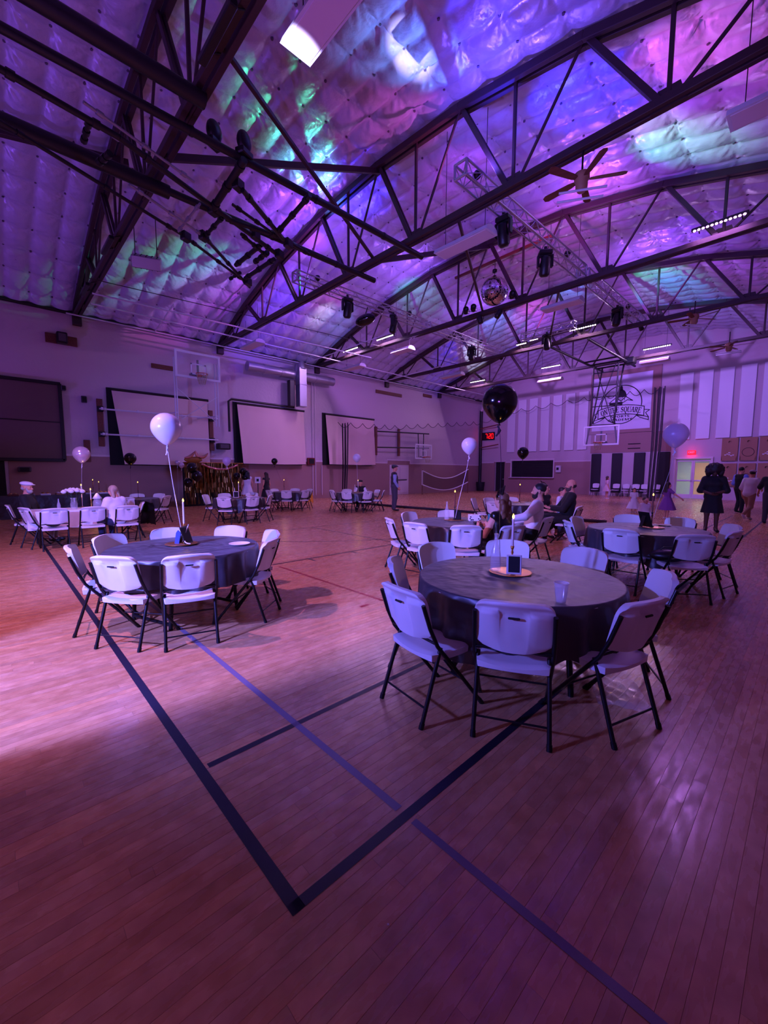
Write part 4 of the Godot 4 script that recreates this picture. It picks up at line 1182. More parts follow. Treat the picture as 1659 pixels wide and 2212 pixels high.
func build_left_wall() -> void:
	framed_screen(-3.9, -7.85, 1.88, 5.0, "first projection screen from the left, behind the wall-hung hoop", 0.3)
	framed_screen(-9.35, -13.3, 2.0, 5.05, "second and plainest projection screen, between the duct and the first", 0.15)
	framed_screen(-14.85, -18.75, 2.05, 5.05, "third projection screen, partly behind the gathered divider net", 0.1)
	# window with brown blind at the far left
	var t := thing("window_blind", "black-framed window with a drawn brown blind at the left edge", "window blind", Vector3(LW, 0, -0.9))
	var b := MB.new()
	b.box(Vector3(0.03, 3.5, 0), Vector3(0.06, 2.9, 2.5), Basis(), 0.01)
	part(t, "blind", b, M.blind)
	for q in [[0, 5.0, 2.62, 0.12], [0, 2.02, 2.62, 0.12]]:
		b = MB.new()
		b.box(Vector3(0.06, q[1], 0), Vector3(0.12, q[3], q[2]), Basis(), 0.012)
		part(t, "frame", b, M.black_steel)
	for z in [-1.28, 1.28]:
		b = MB.new()
		b.box(Vector3(0.06, 3.5, z), Vector3(0.12, 3.0, 0.12), Basis(), 0.012)
		part(t, "frame", b, M.black_steel)
	b = MB.new()
	b.box(Vector3(0.07, 3.5, 0), Vector3(0.03, 0.03, 2.46))
	part(t, "seam", b, M.black_steel)
	# wall-hung hoop
	var hoop := thing("wall_hoop", "glass basketball backboard with white border, folded out above the first screen", "basketball hoop", Vector3(-18.2, 0, -6.57))
	glass_backboard(hoop, 5.97, 1.07, Vector3(1, 0, 0))
	for z in [0.92, 0.84, -0.72, -0.84]:
		b = MB.new()
		b.tube([Vector3(-0.12, 6.2, z), Vector3(-0.12, 3.55, z)], 0.028, 8)
		part(hoop, "hanger_pipe", b, M.white_enamel)
	b = MB.new()
	b.tube([Vector3(-0.1, 5.0, 0.86), Vector3(-0.1, 3.7, -0.75)], 0.014, 6)
	b.tube([Vector3(-0.1, 4.8, -0.78), Vector3(-0.1, 3.75, 0.7)], 0.014, 6)
	part(hoop, "cross_brace", b, M.white_enamel)
	for z in [0.88, -0.78]:
		b = MB.new()
		b.tube([Vector3(-0.1, 4.0, z), Vector3(-2.55, 4.12, z)], 0.03, 7)
		part(hoop, "wall_arm", b, M.white_enamel)
	# ladder-like rail on the wall below it
	var rail := thing("swing_rail", "two white telescoping pipes on brown boards across the first screen", "wall rail", Vector3(LW, 0, -5.8))
	for z in [2.35, -2.2]:
		b = MB.new()
		b.box(Vector3(0.12, 3.6, z), Vector3(0.09, 1.95, 0.2), Basis(), 0.01)
		part(rail, "mounting_board", b, M.wood_board)
	for y in [4.15, 3.12]:
		b = MB.new()
		b.tube([Vector3(0.32, y, 2.4), Vector3(0.42, y + 0.02, -2.35)], 0.035, 8)
		for z in [2.3, 2.2, 1.0, -0.8, -2.3, -2.4]: b.tube([Vector3(0.36, y + 0.01, z + 0.04), Vector3(0.36, y + 0.01, z - 0.04)], 0.06, 8)
		part(rail, "pipe", b, M.white_enamel)
		b = MB.new()
		for z in [2.35, -2.2]: b.box(Vector3(0.24, y, z), Vector3(0.2, 0.22, 0.22), Basis(), 0.02)
		part(rail, "bracket", b, M.black_steel)
	# small boards and fittings
	var items := [[-2.95, 2.42, 0.9, 0.22, "wood_board", "short brown board upright under the left window blind's corner"], [-5.95, 6.3, 0.2, 0.9, "wood_board", "short brown board behind the wall-hung hoop's left edge"], [-20.3, 7.0, 0.22, 2.5, "wood_board", "long brown board high on the wall over the folded side hoop"], [-24.35, 7.36, 0.22, 1.0, "wood_board", "short brown board high on the wall near the far corner"], [-2.35, 6.72, 0.36, 1.0, "wood_board", "brown board behind the black wall speaker at upper left"]]
	for q in items:
		b = MB.new()
		b.box(Vector3(LW + 0.03, q[1], q[0]), Vector3(0.06, q[2], q[3]), Basis(), 0.01)
		tag(part(self, "wall_board", b, M[q[4]]), q[5], "board", "brown wall boards")
	for q in [[-2.35, 6.75, 0.3, 0.42, 0.34, "black_plastic", "wall_speaker", "black floodlight-like speaker hung at the upper left of the wall", "speaker"], [-8.55, 2.85, 0.34, 0.3, 0.62, "black_plastic", "wall_speaker", "black rolled bundle strapped beside the rail's right end", "speaker"], [-2.3, 4.85, 0.16, 0.2, 0.16, "grey_speaker", "wall_box", "small grey box at the blind's upper right corner", "wall box"], [-2.95, 4.5, 0.06, 0.28, 0.2, "grey_speaker", "wall_box", "small grey vent left of the first screen", "wall box"], [-13.8, 2.22, 0.14, 0.42, 0.5, "red_box", "fire_box", "dark red hose box between the second and third screens", "fire box"], [-0.95, 1.65, 0.12, 0.2, 0.4, "grey_speaker", "wall_box", "small dark fitting low on the wall below the blind", "wall box"]]:
		t = thing(q[6], q[7], q[8], Vector3(LW + 0.03, q[1], q[0]))
		b = MB.new()
		b.box(Vector3(q[2] / 2, 0, 0), Vector3(q[2], q[3], q[4]), Basis(), 0.03)
		part(t, "casing", b, M[q[5]])
		b = MB.new()
		b.box(Vector3(q[2] + 0.006, 0, 0), Vector3(0.02, q[3] * 0.7, q[4] * 0.7), Basis(), 0.006)
		part(t, "face", b, M.dark_recess if q[5] != "black_plastic" else M.grey_speaker)
	# ducts
	t = thing("air_duct", "silver round air duct with a square drop beside the second screen", "air duct", Vector3(LW, 0, -12.6))
	b = MB.new()
	b.tube([Vector3(0.45, 6.95, 2.8), Vector3(0.45, 6.95, -2.6)], 0.24, 16)
	for z in [1.9, 0.9, -0.2, -1.3]: b.tube([Vector3(0.45, 6.95, z + 0.03), Vector3(0.45, 6.95, z - 0.03)], 0.26, 16)
	part(t, "round_run", b, M.duct)
	b = MB.new()
	b.tube([Vector3(0.45, 6.95, -0.1), Vector3(0.6, 7.45, -0.15), Vector3(0.75, 7.5, -0.2), Vector3(0.8, 7.2, -0.2)], 0.23, 14)
	part(t, "elbow", b, M.duct)
	b = MB.new()
	b.box(Vector3(0.75, 6.25, -0.2), Vector3(0.42, 2.1, 0.46), Basis(), 0.012)
	b.box(Vector3(0.75, 6.4, -0.2), Vector3(0.45, 0.06, 0.49), Basis(), 0.01)
	part(t, "square_drop", b, M.duct)
	b = MB.new()
	b.box(Vector3(0.5, 5.9, 0.3), Vector3(0.3, 1.4, 0.3), Basis(), 0.012)
	part(t, "side_box", b, M.black_steel)
	b = MB.new()
	b.tube([Vector3(0.3, 3.6, 3.75), Vector3(0.3, 5.1, 3.75), Vector3(0.3, 5.22, 3.6), Vector3(0.3, 5.2, 0.0)], 0.06, 8)
	tag(part(self, "hose_pipe", b, M.black_steel), "black bent pipe over the second screen's upper left corner", "pipe").position = Vector3(LW, 0, -12.6)
	# side court hoop, folded against the wall
	var sh := thing("side_hoop", "small glass backboard on black arms folded against the wall near the far corner", "basketball hoop", Vector3(-20.1, 0, -23.1))
	glass_backboard(sh, 3.1, 1.07, Vector3(1, 0, 0))
	b = MB.new()
	for y in [4.3, 3.25]:
		b.tube([Vector3(-0.3, y, 4.3), Vector3(-0.2, y + 0.15, -0.8)], 0.045, 8)
	b.tube([Vector3(-0.2, 4.4, 0.4), Vector3(-0.2, 2.7, 0.3)], 0.035, 8)
	b.tube([Vector3(-0.2, 4.4, -0.2), Vector3(-0.2, 2.7, -0.2)], 0.035, 8)
	part(sh, "arm", b, M.black_steel)
	for z in [4.1, 1.9]:
		b = MB.new()
		b.box(Vector3(-0.7, 3.7, z), Vector3(0.1, 1.9, 0.2), Basis(), 0.01)
		part(sh, "mounting_board", b, M.wood_board)
	# white door in the left wall
	b = MB.new()
	b.box(Vector3(LW + 0.02, 1.06, -21.35), Vector3(0.05, 2.12, 1.94), Basis(), 0.008)
	var d := struct("door_3", b, M.trim_paint, "pale double door in the left wall behind the standing man")
	for z in [-20.9, -21.8]:
		for y in [0.55, 1.55]:
			b = MB.new()
			b.box(Vector3(LW + 0.05, y, z), Vector3(0.03, 0.86, 0.8), Basis(), 0.012)
			part(d, "door_panel", b, M.trim_paint)
	b = MB.new()
	b.box(Vector3(LW + 0.07, 1.05, -21.35), Vector3(0.05, 0.06, 1.5), Basis(), 0.012)
	part(d, "push_bar", b, M.black_steel)
	b = MB.new()
	for z in [-13.95, -14.15, -14.6]: b.tube([Vector3(LW + 0.06, 0.2, z), Vector3(LW + 0.06, 2.0 if z < -14.5 else 7.2, z)], 0.025, 6)
	tag(part(self, "conduit", b, M.trim_paint), "thin conduits running down the wall between the second and third screens", "conduit")

func glass_backboard(t: Node3D, yc: float, h: float, _n: Vector3) -> void:
	# faces +x; the centre of the glass is at yc
	var w := 1.83
	var b := MB.new()
	b.box(Vector3(0, yc, 0), Vector3(0.012, h - 0.08, w - 0.08))
	part(t, "glass", b, M.clear_pane)
	b = MB.new()
	for s in [-1, 1]:
		b.box(Vector3(0, yc + s * (h / 2 - 0.04), 0), Vector3(0.05, 0.09, w), Basis(), 0.01)
		b.box(Vector3(0, yc, s * (w / 2 - 0.04)), Vector3(0.048, h, 0.085), Basis(), 0.01)
	part(t, "border", b, M.white_board)
	b = MB.new()
	for s in [-1, 1]:
		b.box(Vector3(0.012, yc - 0.14 + s * 0.2, 0), Vector3(0.012, 0.05, 0.61))
		b.box(Vector3(0.012, yc - 0.14, s * 0.28), Vector3(0.012, 0.45, 0.05))
	part(t, "target_square", b, M.white_board)
	b = MB.new()
	var ring := []
	for i in 25: ring.append(Vector3(0.38 + 0.228 * cos(TAU * i / 24), yc - 0.38, 0.228 * sin(TAU * i / 24)))
	b.tube(ring, 0.012, 6, false)
	b.box(Vector3(0.08, yc - 0.4, 0), Vector3(0.16, 0.08, 0.14), Basis(), 0.01)
	part(t, "rim", b, M.orange_rim)
	b = MB.new()
	for i in 12:
		var a := TAU * i / 12
		for s in [-1, 1]:
			b.tube([Vector3(0.38 + 0.22 * cos(a), yc - 0.38, 0.22 * sin(a)), Vector3(0.38 + 0.17 * cos(a + s * 0.26), yc - 0.58, 0.17 * sin(a + s * 0.26)), Vector3(0.38 + 0.12 * cos(a), yc - 0.8, 0.12 * sin(a))], 0.006, 4, false)
	part(t, "net", b, M.net_cord).set_meta("kind", "stuff")
	b = MB.new()
	b.box(Vector3(-0.05, yc - 0.1, 0), Vector3(0.06, 0.7, 0.08), Basis(), 0.01)
	b.box(Vector3(-0.05, yc - 0.38, 0), Vector3(0.06, 0.08, 0.7), Basis(), 0.01)
	part(t, "back_frame", b, M.black_steel)

# ---------------------------------------------------------------- far wall
func text_mesh(s: String, size: float, depth: float, key: String, bold := true, serif := true) -> TextMesh:
	var f := SystemFont.new()
	f.font_names = PackedStringArray(["Droid Serif" if serif else "Droid Sans"])
	f.font_weight = 700 if bold else 400
	var m := TextMesh.new()
	m.text = s
	m.font = f
	m.font_size = 64
	m.pixel_size = size / 64.0
	m.depth = depth
	m.curve_step = 2.0
	m.material = M[key]
	return m

func build_far_wall() -> void:
	var b := MB.new()
	var z := FW
	# tall pale acoustic panels
	var L := [-17.9, -16.9, -15.83, -14.92, -13.1 - 0.87, -13.1, -12.17]
	for i in 7:
		b = MB.new()
		var x := -17.88 + i * 0.955
		b.box(Vector3(x, 5.36, z + 0.07), Vector3(0.68, 4.16, 0.08), Basis(), 0.015)
		tag(part(self, "acoustic_panel", b, M.white_board), "tall pale acoustic panel left of the banner, number %s from the corner" % ["one", "two", "three", "four", "five", "six", "seven"][i], "wall panel", "acoustic panels left of the banner")
	for i in 8:
		b = MB.new()
		var x := -6.05 + i * 0.965
		b.box(Vector3(x, 5.7, z + 0.07), Vector3(0.67, 4.06, 0.08), Basis(), 0.015)
		tag(part(self, "acoustic_panel", b, M.white_board), "tall pale acoustic panel right of the banner, number %s from the pole" % ["one", "two", "three", "four", "five", "six", "seven", "eight"][i], "wall panel", "acoustic panels right of the banner")
	# boarded bay behind the banner
	b = MB.new()
	b.box(Vector3(-9.55, 6.42, z + 0.05), Vector3(4.3, 4.2, 0.1), Basis(), 0.015)
	tag(part(self, "banner_backing", b, M.wainscot_paint), "tan backing board behind the white banner", "board")
	b = MB.new()
	b.box(Vector3(-9.1, 3.65, z + 0.02), Vector3(4.9, 1.3, 0.03), Basis(), 0.006)
	tag(part(self, "bay_panel", b, M.wainscot_paint), "tan plywood band between the banner and the dark wall pads", "board")
	for y in [3.55, 3.25]:
		b = MB.new()
		b.box(Vector3(-8.95 + 0.2, y, z + 0.06), Vector3(0.75, 0.05, 0.04), Basis(), 0.01)
		tag(part(self, "wall_slot", b, M.dark_recess), "dark narrow slot in the tan band under the banner, %s one" % ("upper" if y > 3.4 else "lower"), "vent")
	banner()
	# dark pads behind the chair row
	for i in 4:
		b = MB.new()
		var q: Array = [[-11.44, -10.78], [-10.08, -9.42], [-8.71, -8.05], [-7.35, -6.66]][i]
		b.box(Vector3((q[0] + q[1]) / 2, 1.6, z + 0.05), Vector3(q[1] - q[0], 2.7, 0.1), Basis(), 0.03)
		tag(part(self, "wall_pad", b, M.navy_pad), "dark navy wall pad behind the row of chairs, %s of four from the serving window" % ["first", "second", "third", "last"][i], "wall pad", "dark pads under the banner")
	# clock
	var t := thing("digital_clock", "black wall clock with red digits reading 7:20", "clock", Vector3(-20.05, 4.74, z))
	b = MB.new()
	b.box(Vector3(0, 0, 0.06), Vector3(1.24, 0.66, 0.12), Basis(), 0.02)
	part(t, "case", b, M.black_plastic)
	var seg := {"7": "abc", "2": "abged", "0": "abcdef"}
	for i in 3:
		b = MB.new()
		var cx := [-0.16, 0.16, 0.42][i] as float
		for s in seg["720"[i]]:
			var g: Array = {"a": [0, 0.2, 0.16, 0.05], "g": [0, 0, 0.16, 0.05], "d": [0, -0.2, 0.16, 0.05], "b": [0.09, 0.1, 0.05, 0.17], "c": [0.09, -0.1, 0.05, 0.17], "f": [-0.09, 0.1, 0.05, 0.17], "e": [-0.09, -0.1, 0.05, 0.17]}[s]
			b.box(Vector3(cx + g[0], g[1], 0.125), Vector3(g[2], g[3], 0.012))
		part(t, "digit", b, M.digit_red)
	omni(Vector3(-20.0, 4.74, z + 0.3), Color(1, 0.1, 0.1), 0.12, 0.1)
	# exit sign
	t = thing("exit_sign", "glowing red exit sign above the glass double doors", "exit sign", Vector3(-5.56, 2.87, z))
	b = MB.new()
	b.box(Vector3(0, 0, 0.05), Vector3(0.42, 0.24, 0.09), Basis(), 0.012)
	part(t, "lightbox", b, M.exit_red)
	var lt := pm(t, "lettering", text_mesh("EXIT", 0.16, 0.01, "paper", true, false))
	lt.position = Vector3(0, 0, 0.1)
	omni(Vector3(-5.56, 2.8, z + 0.25), Color(1, 0.12, 0.15), 0.2, 0.1)
	# cornhole-like tan boards with a hole
	var rng := RandomNumberGenerator.new()
	for r in 2:
		for i in 4:
			var x := -3.74 + i * 0.83
			t = thing("tan_game_board", "tan plywood board with a round hole, %s row, number %s from the doors" % [["upper", "lower"][r], ["one", "two", "three", "four"][i]], "game board", Vector3(x, 2.98 if r == 0 else 1.5, z + 0.03), 0, "tan boards right of the doors")
			b = MB.new()
			holed_board(b, 0.74, 1.32, 0.1, Vector2(0, 0.42), 0.075)
			part(t, "panel", b, M.tan_wood)
			b = MB.new()
			if i % 2 == 1:
				var ring := []
				for k in 29: ring.append(Vector3(0.26 * cos(TAU * k / 28), -0.18 + 0.24 * sin(TAU * k / 28), 0.103))
				b.tube(ring, 0.012, 5, false)
				part(t, "ring_mark", b, M.ink)
			else:
				for k in 5: b.box(Vector3(-0.18 + k * 0.09, -0.32 + 0.05 * sin(k * 1.5), 0.102), Vector3(0.08, 0.05, 0.006))
				b.box(Vector3(0, -0.2, 0.102), Vector3(0.1, 0.05, 0.006))
				part(t, "printed_mark", b, M.paper)
	# corner drain pipe, arms, box, bin
	b = MB.new()
	b.tube([Vector3(LW + 0.18, 0, z + 0.2), Vector3(LW + 0.18, 7.0, z + 0.2)], 0.13, 12)
	tag(part(self, "drain_pipe", b, M.black_steel), "thick black drain pipe standing in the far corner", "pipe")
	b = MB.new()
	b.tube([Vector3(LW + 0.2, 6.95, z + 0.22), Vector3(LW + 0.45, 7.2, z + 0.3)], 0.12, 10)
	tag(part(self, "pipe_elbow", b, M.trim_paint), "white elbow at the top of the corner drain pipe", "pipe")
	for y in [5.5, 3.85]:
		b = MB.new()
		b.tube([Vector3(LW + 0.2, y - 0.1, z + 0.35), Vector3(-18.75, y + 0.1, z + 0.6)], 0.045, 8)
		tag(part(self, "rust_pipe", b, M.rust_steel), "rusty folded arm pipe %s the red clock" % ("above" if y > 5 else "below"), "pipe")
	t = thing("wall_dispenser", "small white dispenser right of the serving window", "dispenser", Vector3(-13.8, 1.88, z))
	b = MB.new()
	b.box(Vector3(0, 0, 0.08), Vector3(0.4, 0.52, 0.16), Basis(), 0.03)
	part(t, "casing", b, M.white_enamel)
	b = MB.new()
	b.box(Vector3(-0.03, 0.02, 0.165), Vector3(0.18, 0.2, 0.02), Basis(), 0.008)
	part(t, "window", b, M.dark_recess)
	t = thing("trash_bin", "dark trash bin in the far corner beside the dark door", "bin", Vector3(-20.45, 0, z + 0.5))
	b = MB.new()
	b.lathe([Vector2(0, 0.01), Vector2(0.3, 0.01), Vector2(0.36, 0.7), Vector2(0.38, 0.72), Vector2(0.38, 0.78), Vector2(0.34, 0.78), Vector2(0.3, 0.3), Vector2(0, 0.28)], 16)
	part(t, "tub", b, M.navy_pad)
	# small basketball frame hung from the roof
	var hoop := thing("suspended_hoop", "glass basketball backboard hung on a tall black pipe frame before the banner", "basketball hoop", Vector3(-8.42, 0, -24.4), -PI / 2)
	glass_backboard(hoop, 3.62, 1.07, Vector3(1, 0, 0))
	b = MB.new()
	for s in [-1, 1]:
		b.tube([Vector3(-0.1, 3.1, s * 0.8), Vector3(-0.1, 4.3, s * 0.62), Vector3(-0.25, 7.55, s * 0.62)], 0.04, 8)
	part(hoop, "mast_pipe", b, M.black_steel)
	for y in [4.2, 5.2, 5.7, 6.3, 7.0, 7.5]:
		b = MB.new()
		b.tube([Vector3(-0.16, y, -0.62), Vector3(-0.16, y + 0.04, 0.62)], 0.025, 7)
		part(hoop, "rung", b, M.black_steel)
	b = MB.new()
	b.tube([Vector3(-0.2, 7.4, -0.5), Vector3(-0.12, 4.3, 0.5)], 0.025, 7)
	b.tube([Vector3(-0.2, 7.4, 0.5), Vector3(-0.12, 4.3, -0.5)], 0.025, 7)
	part(hoop, "cross_brace", b, M.black_steel)
	b = MB.new()
	b.tube([Vector3(-0.12, 4.3, 0.55), Vector3(-1.3, 7.5, 0.55)], 0.045, 8)
	b.tube([Vector3(-0.12, 4.3, -0.55), Vector3(-1.3, 7.5, -0.55)], 0.045, 8)
	part(hoop, "back_stay", b, M.black_steel)
	b = MB.new()
	for s in [-1, 1]: b.tube([Vector3(4.6, 7.55, s * 0.85), Vector3(-2.2, 7.55, s * 0.85)], 0.06, 8)
	for x in [-1.3, -0.25, 0.6]: b.tube([Vector3(x, 7.55, -0.9), Vector3(x, 7.55, 0.9)], 0.045, 8)
	part(hoop, "roof_frame", b, M.black_steel)
	b = MB.new()
	b.box(Vector3(-1.0, 7.6, -0.95), Vector3(0.5, 0.35, 0.5), Basis(), 0.05)
	part(hoop, "winch", b, M.black_steel)

func holed_board(mb: MB, w: float, h: float, d: float, hole: Vector2, r: float) -> void:
	var n := 24
	var zf := d
	for i in n:
		var q := []
		for k in [i, i + 1]:
			var a: float = TAU * k / n
			var dr := Vector2(cos(a), sin(a))
			var sx: float = ((w / 2 - hole.x) if dr.x > 0 else (-w / 2 - hole.x)) / (dr.x if absf(dr.x) > 1e-6 else 1e-6)
			var sy: float = ((h / 2 - hole.y) if dr.y > 0 else (-h / 2 - hole.y)) / (dr.y if absf(dr.y) > 1e-6 else 1e-6)
			var o := hole + dr * minf(absf(sx), absf(sy))
			var c := hole + dr * r
			q.append([Vector3(c.x, c.y, zf), Vector3(o.x, o.y, zf)])
		mb.quad(q[0][0], q[0][1], q[1][1], q[1][0])
		mb.quad(q[0][0], q[1][0], q[1][0] - Vector3(0, 0, d * 0.8), q[0][0] - Vector3(0, 0, d * 0.8))
	for x in [-w / 2, w / 2]: mb.box(Vector3(x - signf(x) * 0.012, 0, d / 2 - 0.001), Vector3(0.024, h, d - 0.002))
	for y in [-h / 2, h / 2]: mb.box(Vector3(0, y - signf(y) * 0.012, d / 2 - 0.0015), Vector3(w - 0.05, 0.024, d - 0.003))
	mb.box(Vector3(0, 0, 0.005), Vector3(w - 0.05, h - 0.05, 0.01))

func stroke(mb: MB, pts: Array, w: float, z: float) -> void:
	for i in pts.size() - 1:
		var a := Vector3(pts[i].x, pts[i].y, z)
		var b := Vector3(pts[i + 1].x, pts[i + 1].y, z)
		var d := (b - a).normalized()
		mb.box((a + b) / 2, Vector3(a.distance_to(b) + w * 0.7, w, 0.006), Basis(d, Vector3(-d.y, d.x, 0), Vector3(0, 0, 1)))

func banner() -> void:
	var t := thing("banner", "white banner lettered ON THE SQUARE SPORTS ACADEMY around a domed courthouse", "banner", Vector3(-9.69, 6.37, FW + 0.11))
	var b := MB.new()
	b.box(Vector3(0, 0, 0.01), Vector3(3.62, 3.66, 0.02), Basis(), 0.004)
	part(t, "cloth", b, M.banner_white)
	var z := 0.024
	b = MB.new()
	var ring := []
	for i in 61:
		var a := deg_to_rad(-8 + i * 196.0 / 60)
		ring.append(Vector2(0.02 + 1.24 * cos(a), -0.12 + 1.26 * sin(a)))
	stroke(b, ring, 0.055, z)
	ring = []
	for i in 31:
		var a := deg_to_rad(212 + i * 116.0 / 30)
		ring.append(Vector2(0.02 + 1.24 * cos(a), -0.12 + 1.3 * sin(a)))
	stroke(b, ring, 0.055, z)
	part(t, "ring", b, M.ink)
	# ribbon
	b = MB.new()
	var top := []
	var bot := []
	for i in 21:
		var u := -1.0 + i * 0.1
		top.append(Vector2(u * 1.42, -0.18 - 0.22 * u * u))
		bot.append(Vector2(u * 1.42, -0.78 - 0.22 * u * u))
	var inside := top.duplicate()
	var rev := bot.duplicate()
	rev.reverse()
	inside.append_array(rev)
	b.prism(PackedVector2Array(inside), 0.004, Transform3D(Basis(), Vector3(0, 0, 0.021)))
	part(t, "ribbon", b, M.banner_white)
	b = MB.new()
	stroke(b, top, 0.05, z + 0.003)
	stroke(b, bot, 0.05, z + 0.003)
	for s in [-1, 1]:
		stroke(b, [Vector2(s * 1.42, -0.4), Vector2(s * 1.42, -1.0)], 0.05, z + 0.003)
		stroke(b, [Vector2(s * 1.44, -0.6), Vector2(s * 1.74, -0.66), Vector2(s * 1.52, -0.82), Vector2(s * 1.7, -1.12), Vector2(s * 1.42, -1.02), Vector2(s * 0.98, -0.94), Vector2(s * 1.25, -1.12), Vector2(s * 1.7, -1.3), Vector2(s * 1.7, -1.12)], 0.045, z)
	part(t, "ribbon_outline", b, M.ink)
	# lettering on the curve
	var s := "ON THE SQUARE"
	var adv := {"O": 1.0, "N": 1.0, " ": 0.55, "T": 0.88, "H": 1.0, "E": 0.84, "S": 0.8, "Q": 1.02, "U": 0.98, "A": 0.98, "R": 0.95}
	var total := 0.0
	for c in s: total += adv[c]
	var x := -total / 2
	var k := 2.5 / total
	for c in s:
		var cx: float = (x + adv[c] / 2) * k
		if c != " ":
			var l := pm(t, "letter", text_mesh(c, 0.43, 0.006, "ink"))
			l.position = Vector3(cx, -0.48 - 0.11 * cx * cx, 0.03)
			l.rotation.z = -0.22 * cx
			l.scale = Vector3(0.74, 1.15, 1)
		x += adv[c]
	for w in [["SPORTS", -0.93], ["ACADEMY", -1.16]]:
		var l := pm(t, "lettering", text_mesh(w[0], 0.26, 0.006, "ink", true, false))
		l.position = Vector3(0.0, w[1], 0.026)
		l.scale = Vector3(1.25, 0.8, 1)
	# courthouse with dome
	b = MB.new()
	var dome := PackedVector2Array()
	for i in 17: dome.append(Vector2(0.34 * cos(PI * i / 16), 0.36 + 0.5 * sin(PI * i / 16)))
	b.prism(dome, 0.006, Transform3D(Basis(), Vector3(0, 0, 0.021)))
	b.prism(PackedVector2Array([Vector2(-0.1, 0.82), Vector2(0.1, 0.82), Vector2(0.07, 1.05), Vector2(0.015, 1.12), Vector2(0.01, 1.4), Vector2(-0.01, 1.4), Vector2(-0.015, 1.12), Vector2(-0.07, 1.05)]), 0.006, Transform3D(Basis(), Vector3(0, 0, 0.021)))
	b.prism(PackedVector2Array([Vector2(-0.72, -0.1), Vector2(0.1, -0.16), Vector2(0.1, 0.06), Vector2(-0.72, 0.04)]), 0.006, Transform3D(Basis(), Vector3(0, 0, 0.021)))
	stroke(b, [Vector2(-0.7, 0.06), Vector2(-0.3, 0.36), Vector2(0.0, 0.1), Vector2(0.3, 0.36), Vector2(0.72, 0.06), Vector2(0.4, 0.14), Vector2(0.1, -0.04)], 0.05, z)
	for i in 5: stroke(b, [Vector2(-0.22 + i * 0.11, 0.14), Vector2(-0.22 + i * 0.11, 0.36)], 0.035, z)
	part(t, "courthouse_emblem", b, M.ink)

# ---------------------------------------------------------------- divider net
func build_net() -> void:
	# runs from near the left wall to the gathered end by the banner; its hem lies on the floor
	var A := Vector3(-19.4, 0, -14.6)
	var B := Vector3(-12.6, 0, -13.3)
	var pts := []
	var line := [Vector3(-19.6, 4.5, -14.9), Vector3(-20.0, 4.75, -20.0), Vector3(-19.9, 5.9, -30.2), Vector3(-17.9, 6.6, -30.9), Vector3(-11.9, 6.95, -30.9), Vector3(-6.3, 6.2, -26.6)]
	var t := thing("divider_net", "sheer dark divider net with a scalloped top cable, hung around the far court", "net", Vector3())
	var b := MB.new()
	var rope := []
	for i in line.size() - 1:
		var p: Vector3 = line[i]
		var q: Vector3 = line[i + 1]
		var n := maxi(2, int(round(p.distance_to(q) / 1.1)))
		for k in n:
			for m in 6:
				var f := (k + m / 6.0) / n
				var w := p.lerp(q, f)
				w.y -= 0.30 * sin(PI * m / 6.0)
				rope.append(w)
	rope.append(line[-1])
	b.tube(rope, 0.018, 5)
	part(t, "scalloped_rope", b, M.net_rope)
	var sheet := []
	for v in 2:
		for w in rope: sheet.append(Vector3(w.x, w.y if v == 0 else 0.02, w.z))
	b = MB.new()
	b.sheet(sheet, rope.size())
	part(t, "mesh", b, M.net).set_meta("kind", "stuff")
	# gathered ends
	for e in 2:
		var c := [Vector3(-6.3, 0, -26.6), Vector3(-19.3, 0, -15.2)][e] as Vector3
		var top := [6.25, 4.45][e] as float
		for k in 7:
			b = MB.new()
			var o := Vector3(-0.24 + k * 0.08, 0, 0.1 * sin(k * 2.1))
			b.tube([c + o + Vector3(0, top - 0.05 * (k % 3), 0), c + o * 0.9 + Vector3(0.03 * sin(k), top * 0.5, 0), c + o * 0.7 + Vector3(-0.12 * e - 0.1 * (1 - e), 0.03, 0)], [0.03, 0.035, 0.03], 6)
			part(t, "gathered_fold", b, M.net_rope if k % 2 == 0 else M.net_thick)
	b = MB.new()
	b.tube([Vector3(-19.0, 0.05, -14.2), Vector3(-16.5, 0.05, -13.3), Vector3(-13.1, 0.05, -13.25), Vector3(-8.9, 0.05, -13.5), Vector3(-4.5, 0.05, -13.9)], 0.05, 8)
	tag(part(self, "net_hem", b, M.net_rope), "dark rolled net hem lying across the floor behind the standing man", "net")
	# volleyball net
	t = thing("volleyball_net", "sagging dark volleyball net with pale tapes near the far corner", "net", Vector3())
	var N := []
	var up := []
	var lo := []
	for i in 17:
		var f := i / 16.0
		var base := Vector3(-19.5, 0, -22.3).lerp(Vector3(-18.9, 0, -27.0), f)
		up.append(base + Vector3(0, 1.72 - 0.62 * sin(PI * f) + 0.12 * f, 0))
		lo.append(base + Vector3(0, 0.72 - 0.50 * sin(PI * f) + 0.14 * f, 0))
	b = MB.new()
	b.sheet(up + lo, 17)
	part(t, "mesh", b, M.volley_mesh).set_meta("kind", "stuff")
	for q in [up, lo]:
		b = MB.new()
		b.tube(q, 0.035, 6)
		part(t, "tape", b, M.white_enamel)
	b = MB.new()
	b.box((up[0] + lo[0]) / 2, Vector3(0.03, 1.04, 0.12), Basis(), 0.01)
	part(t, "side_tape", b, M.white_enamel)
	for e in [up[0], up[16]]:
		b = MB.new()
		b.tube([e + Vector3(0, 0.1, 0), Vector3(e.x, 0, e.z)], 0.03, 7)
		part(t, "post", b, M.wood_board)

# ---------------------------------------------------------------- chairs and tables
var chair0: Node3D
var chair_first := true

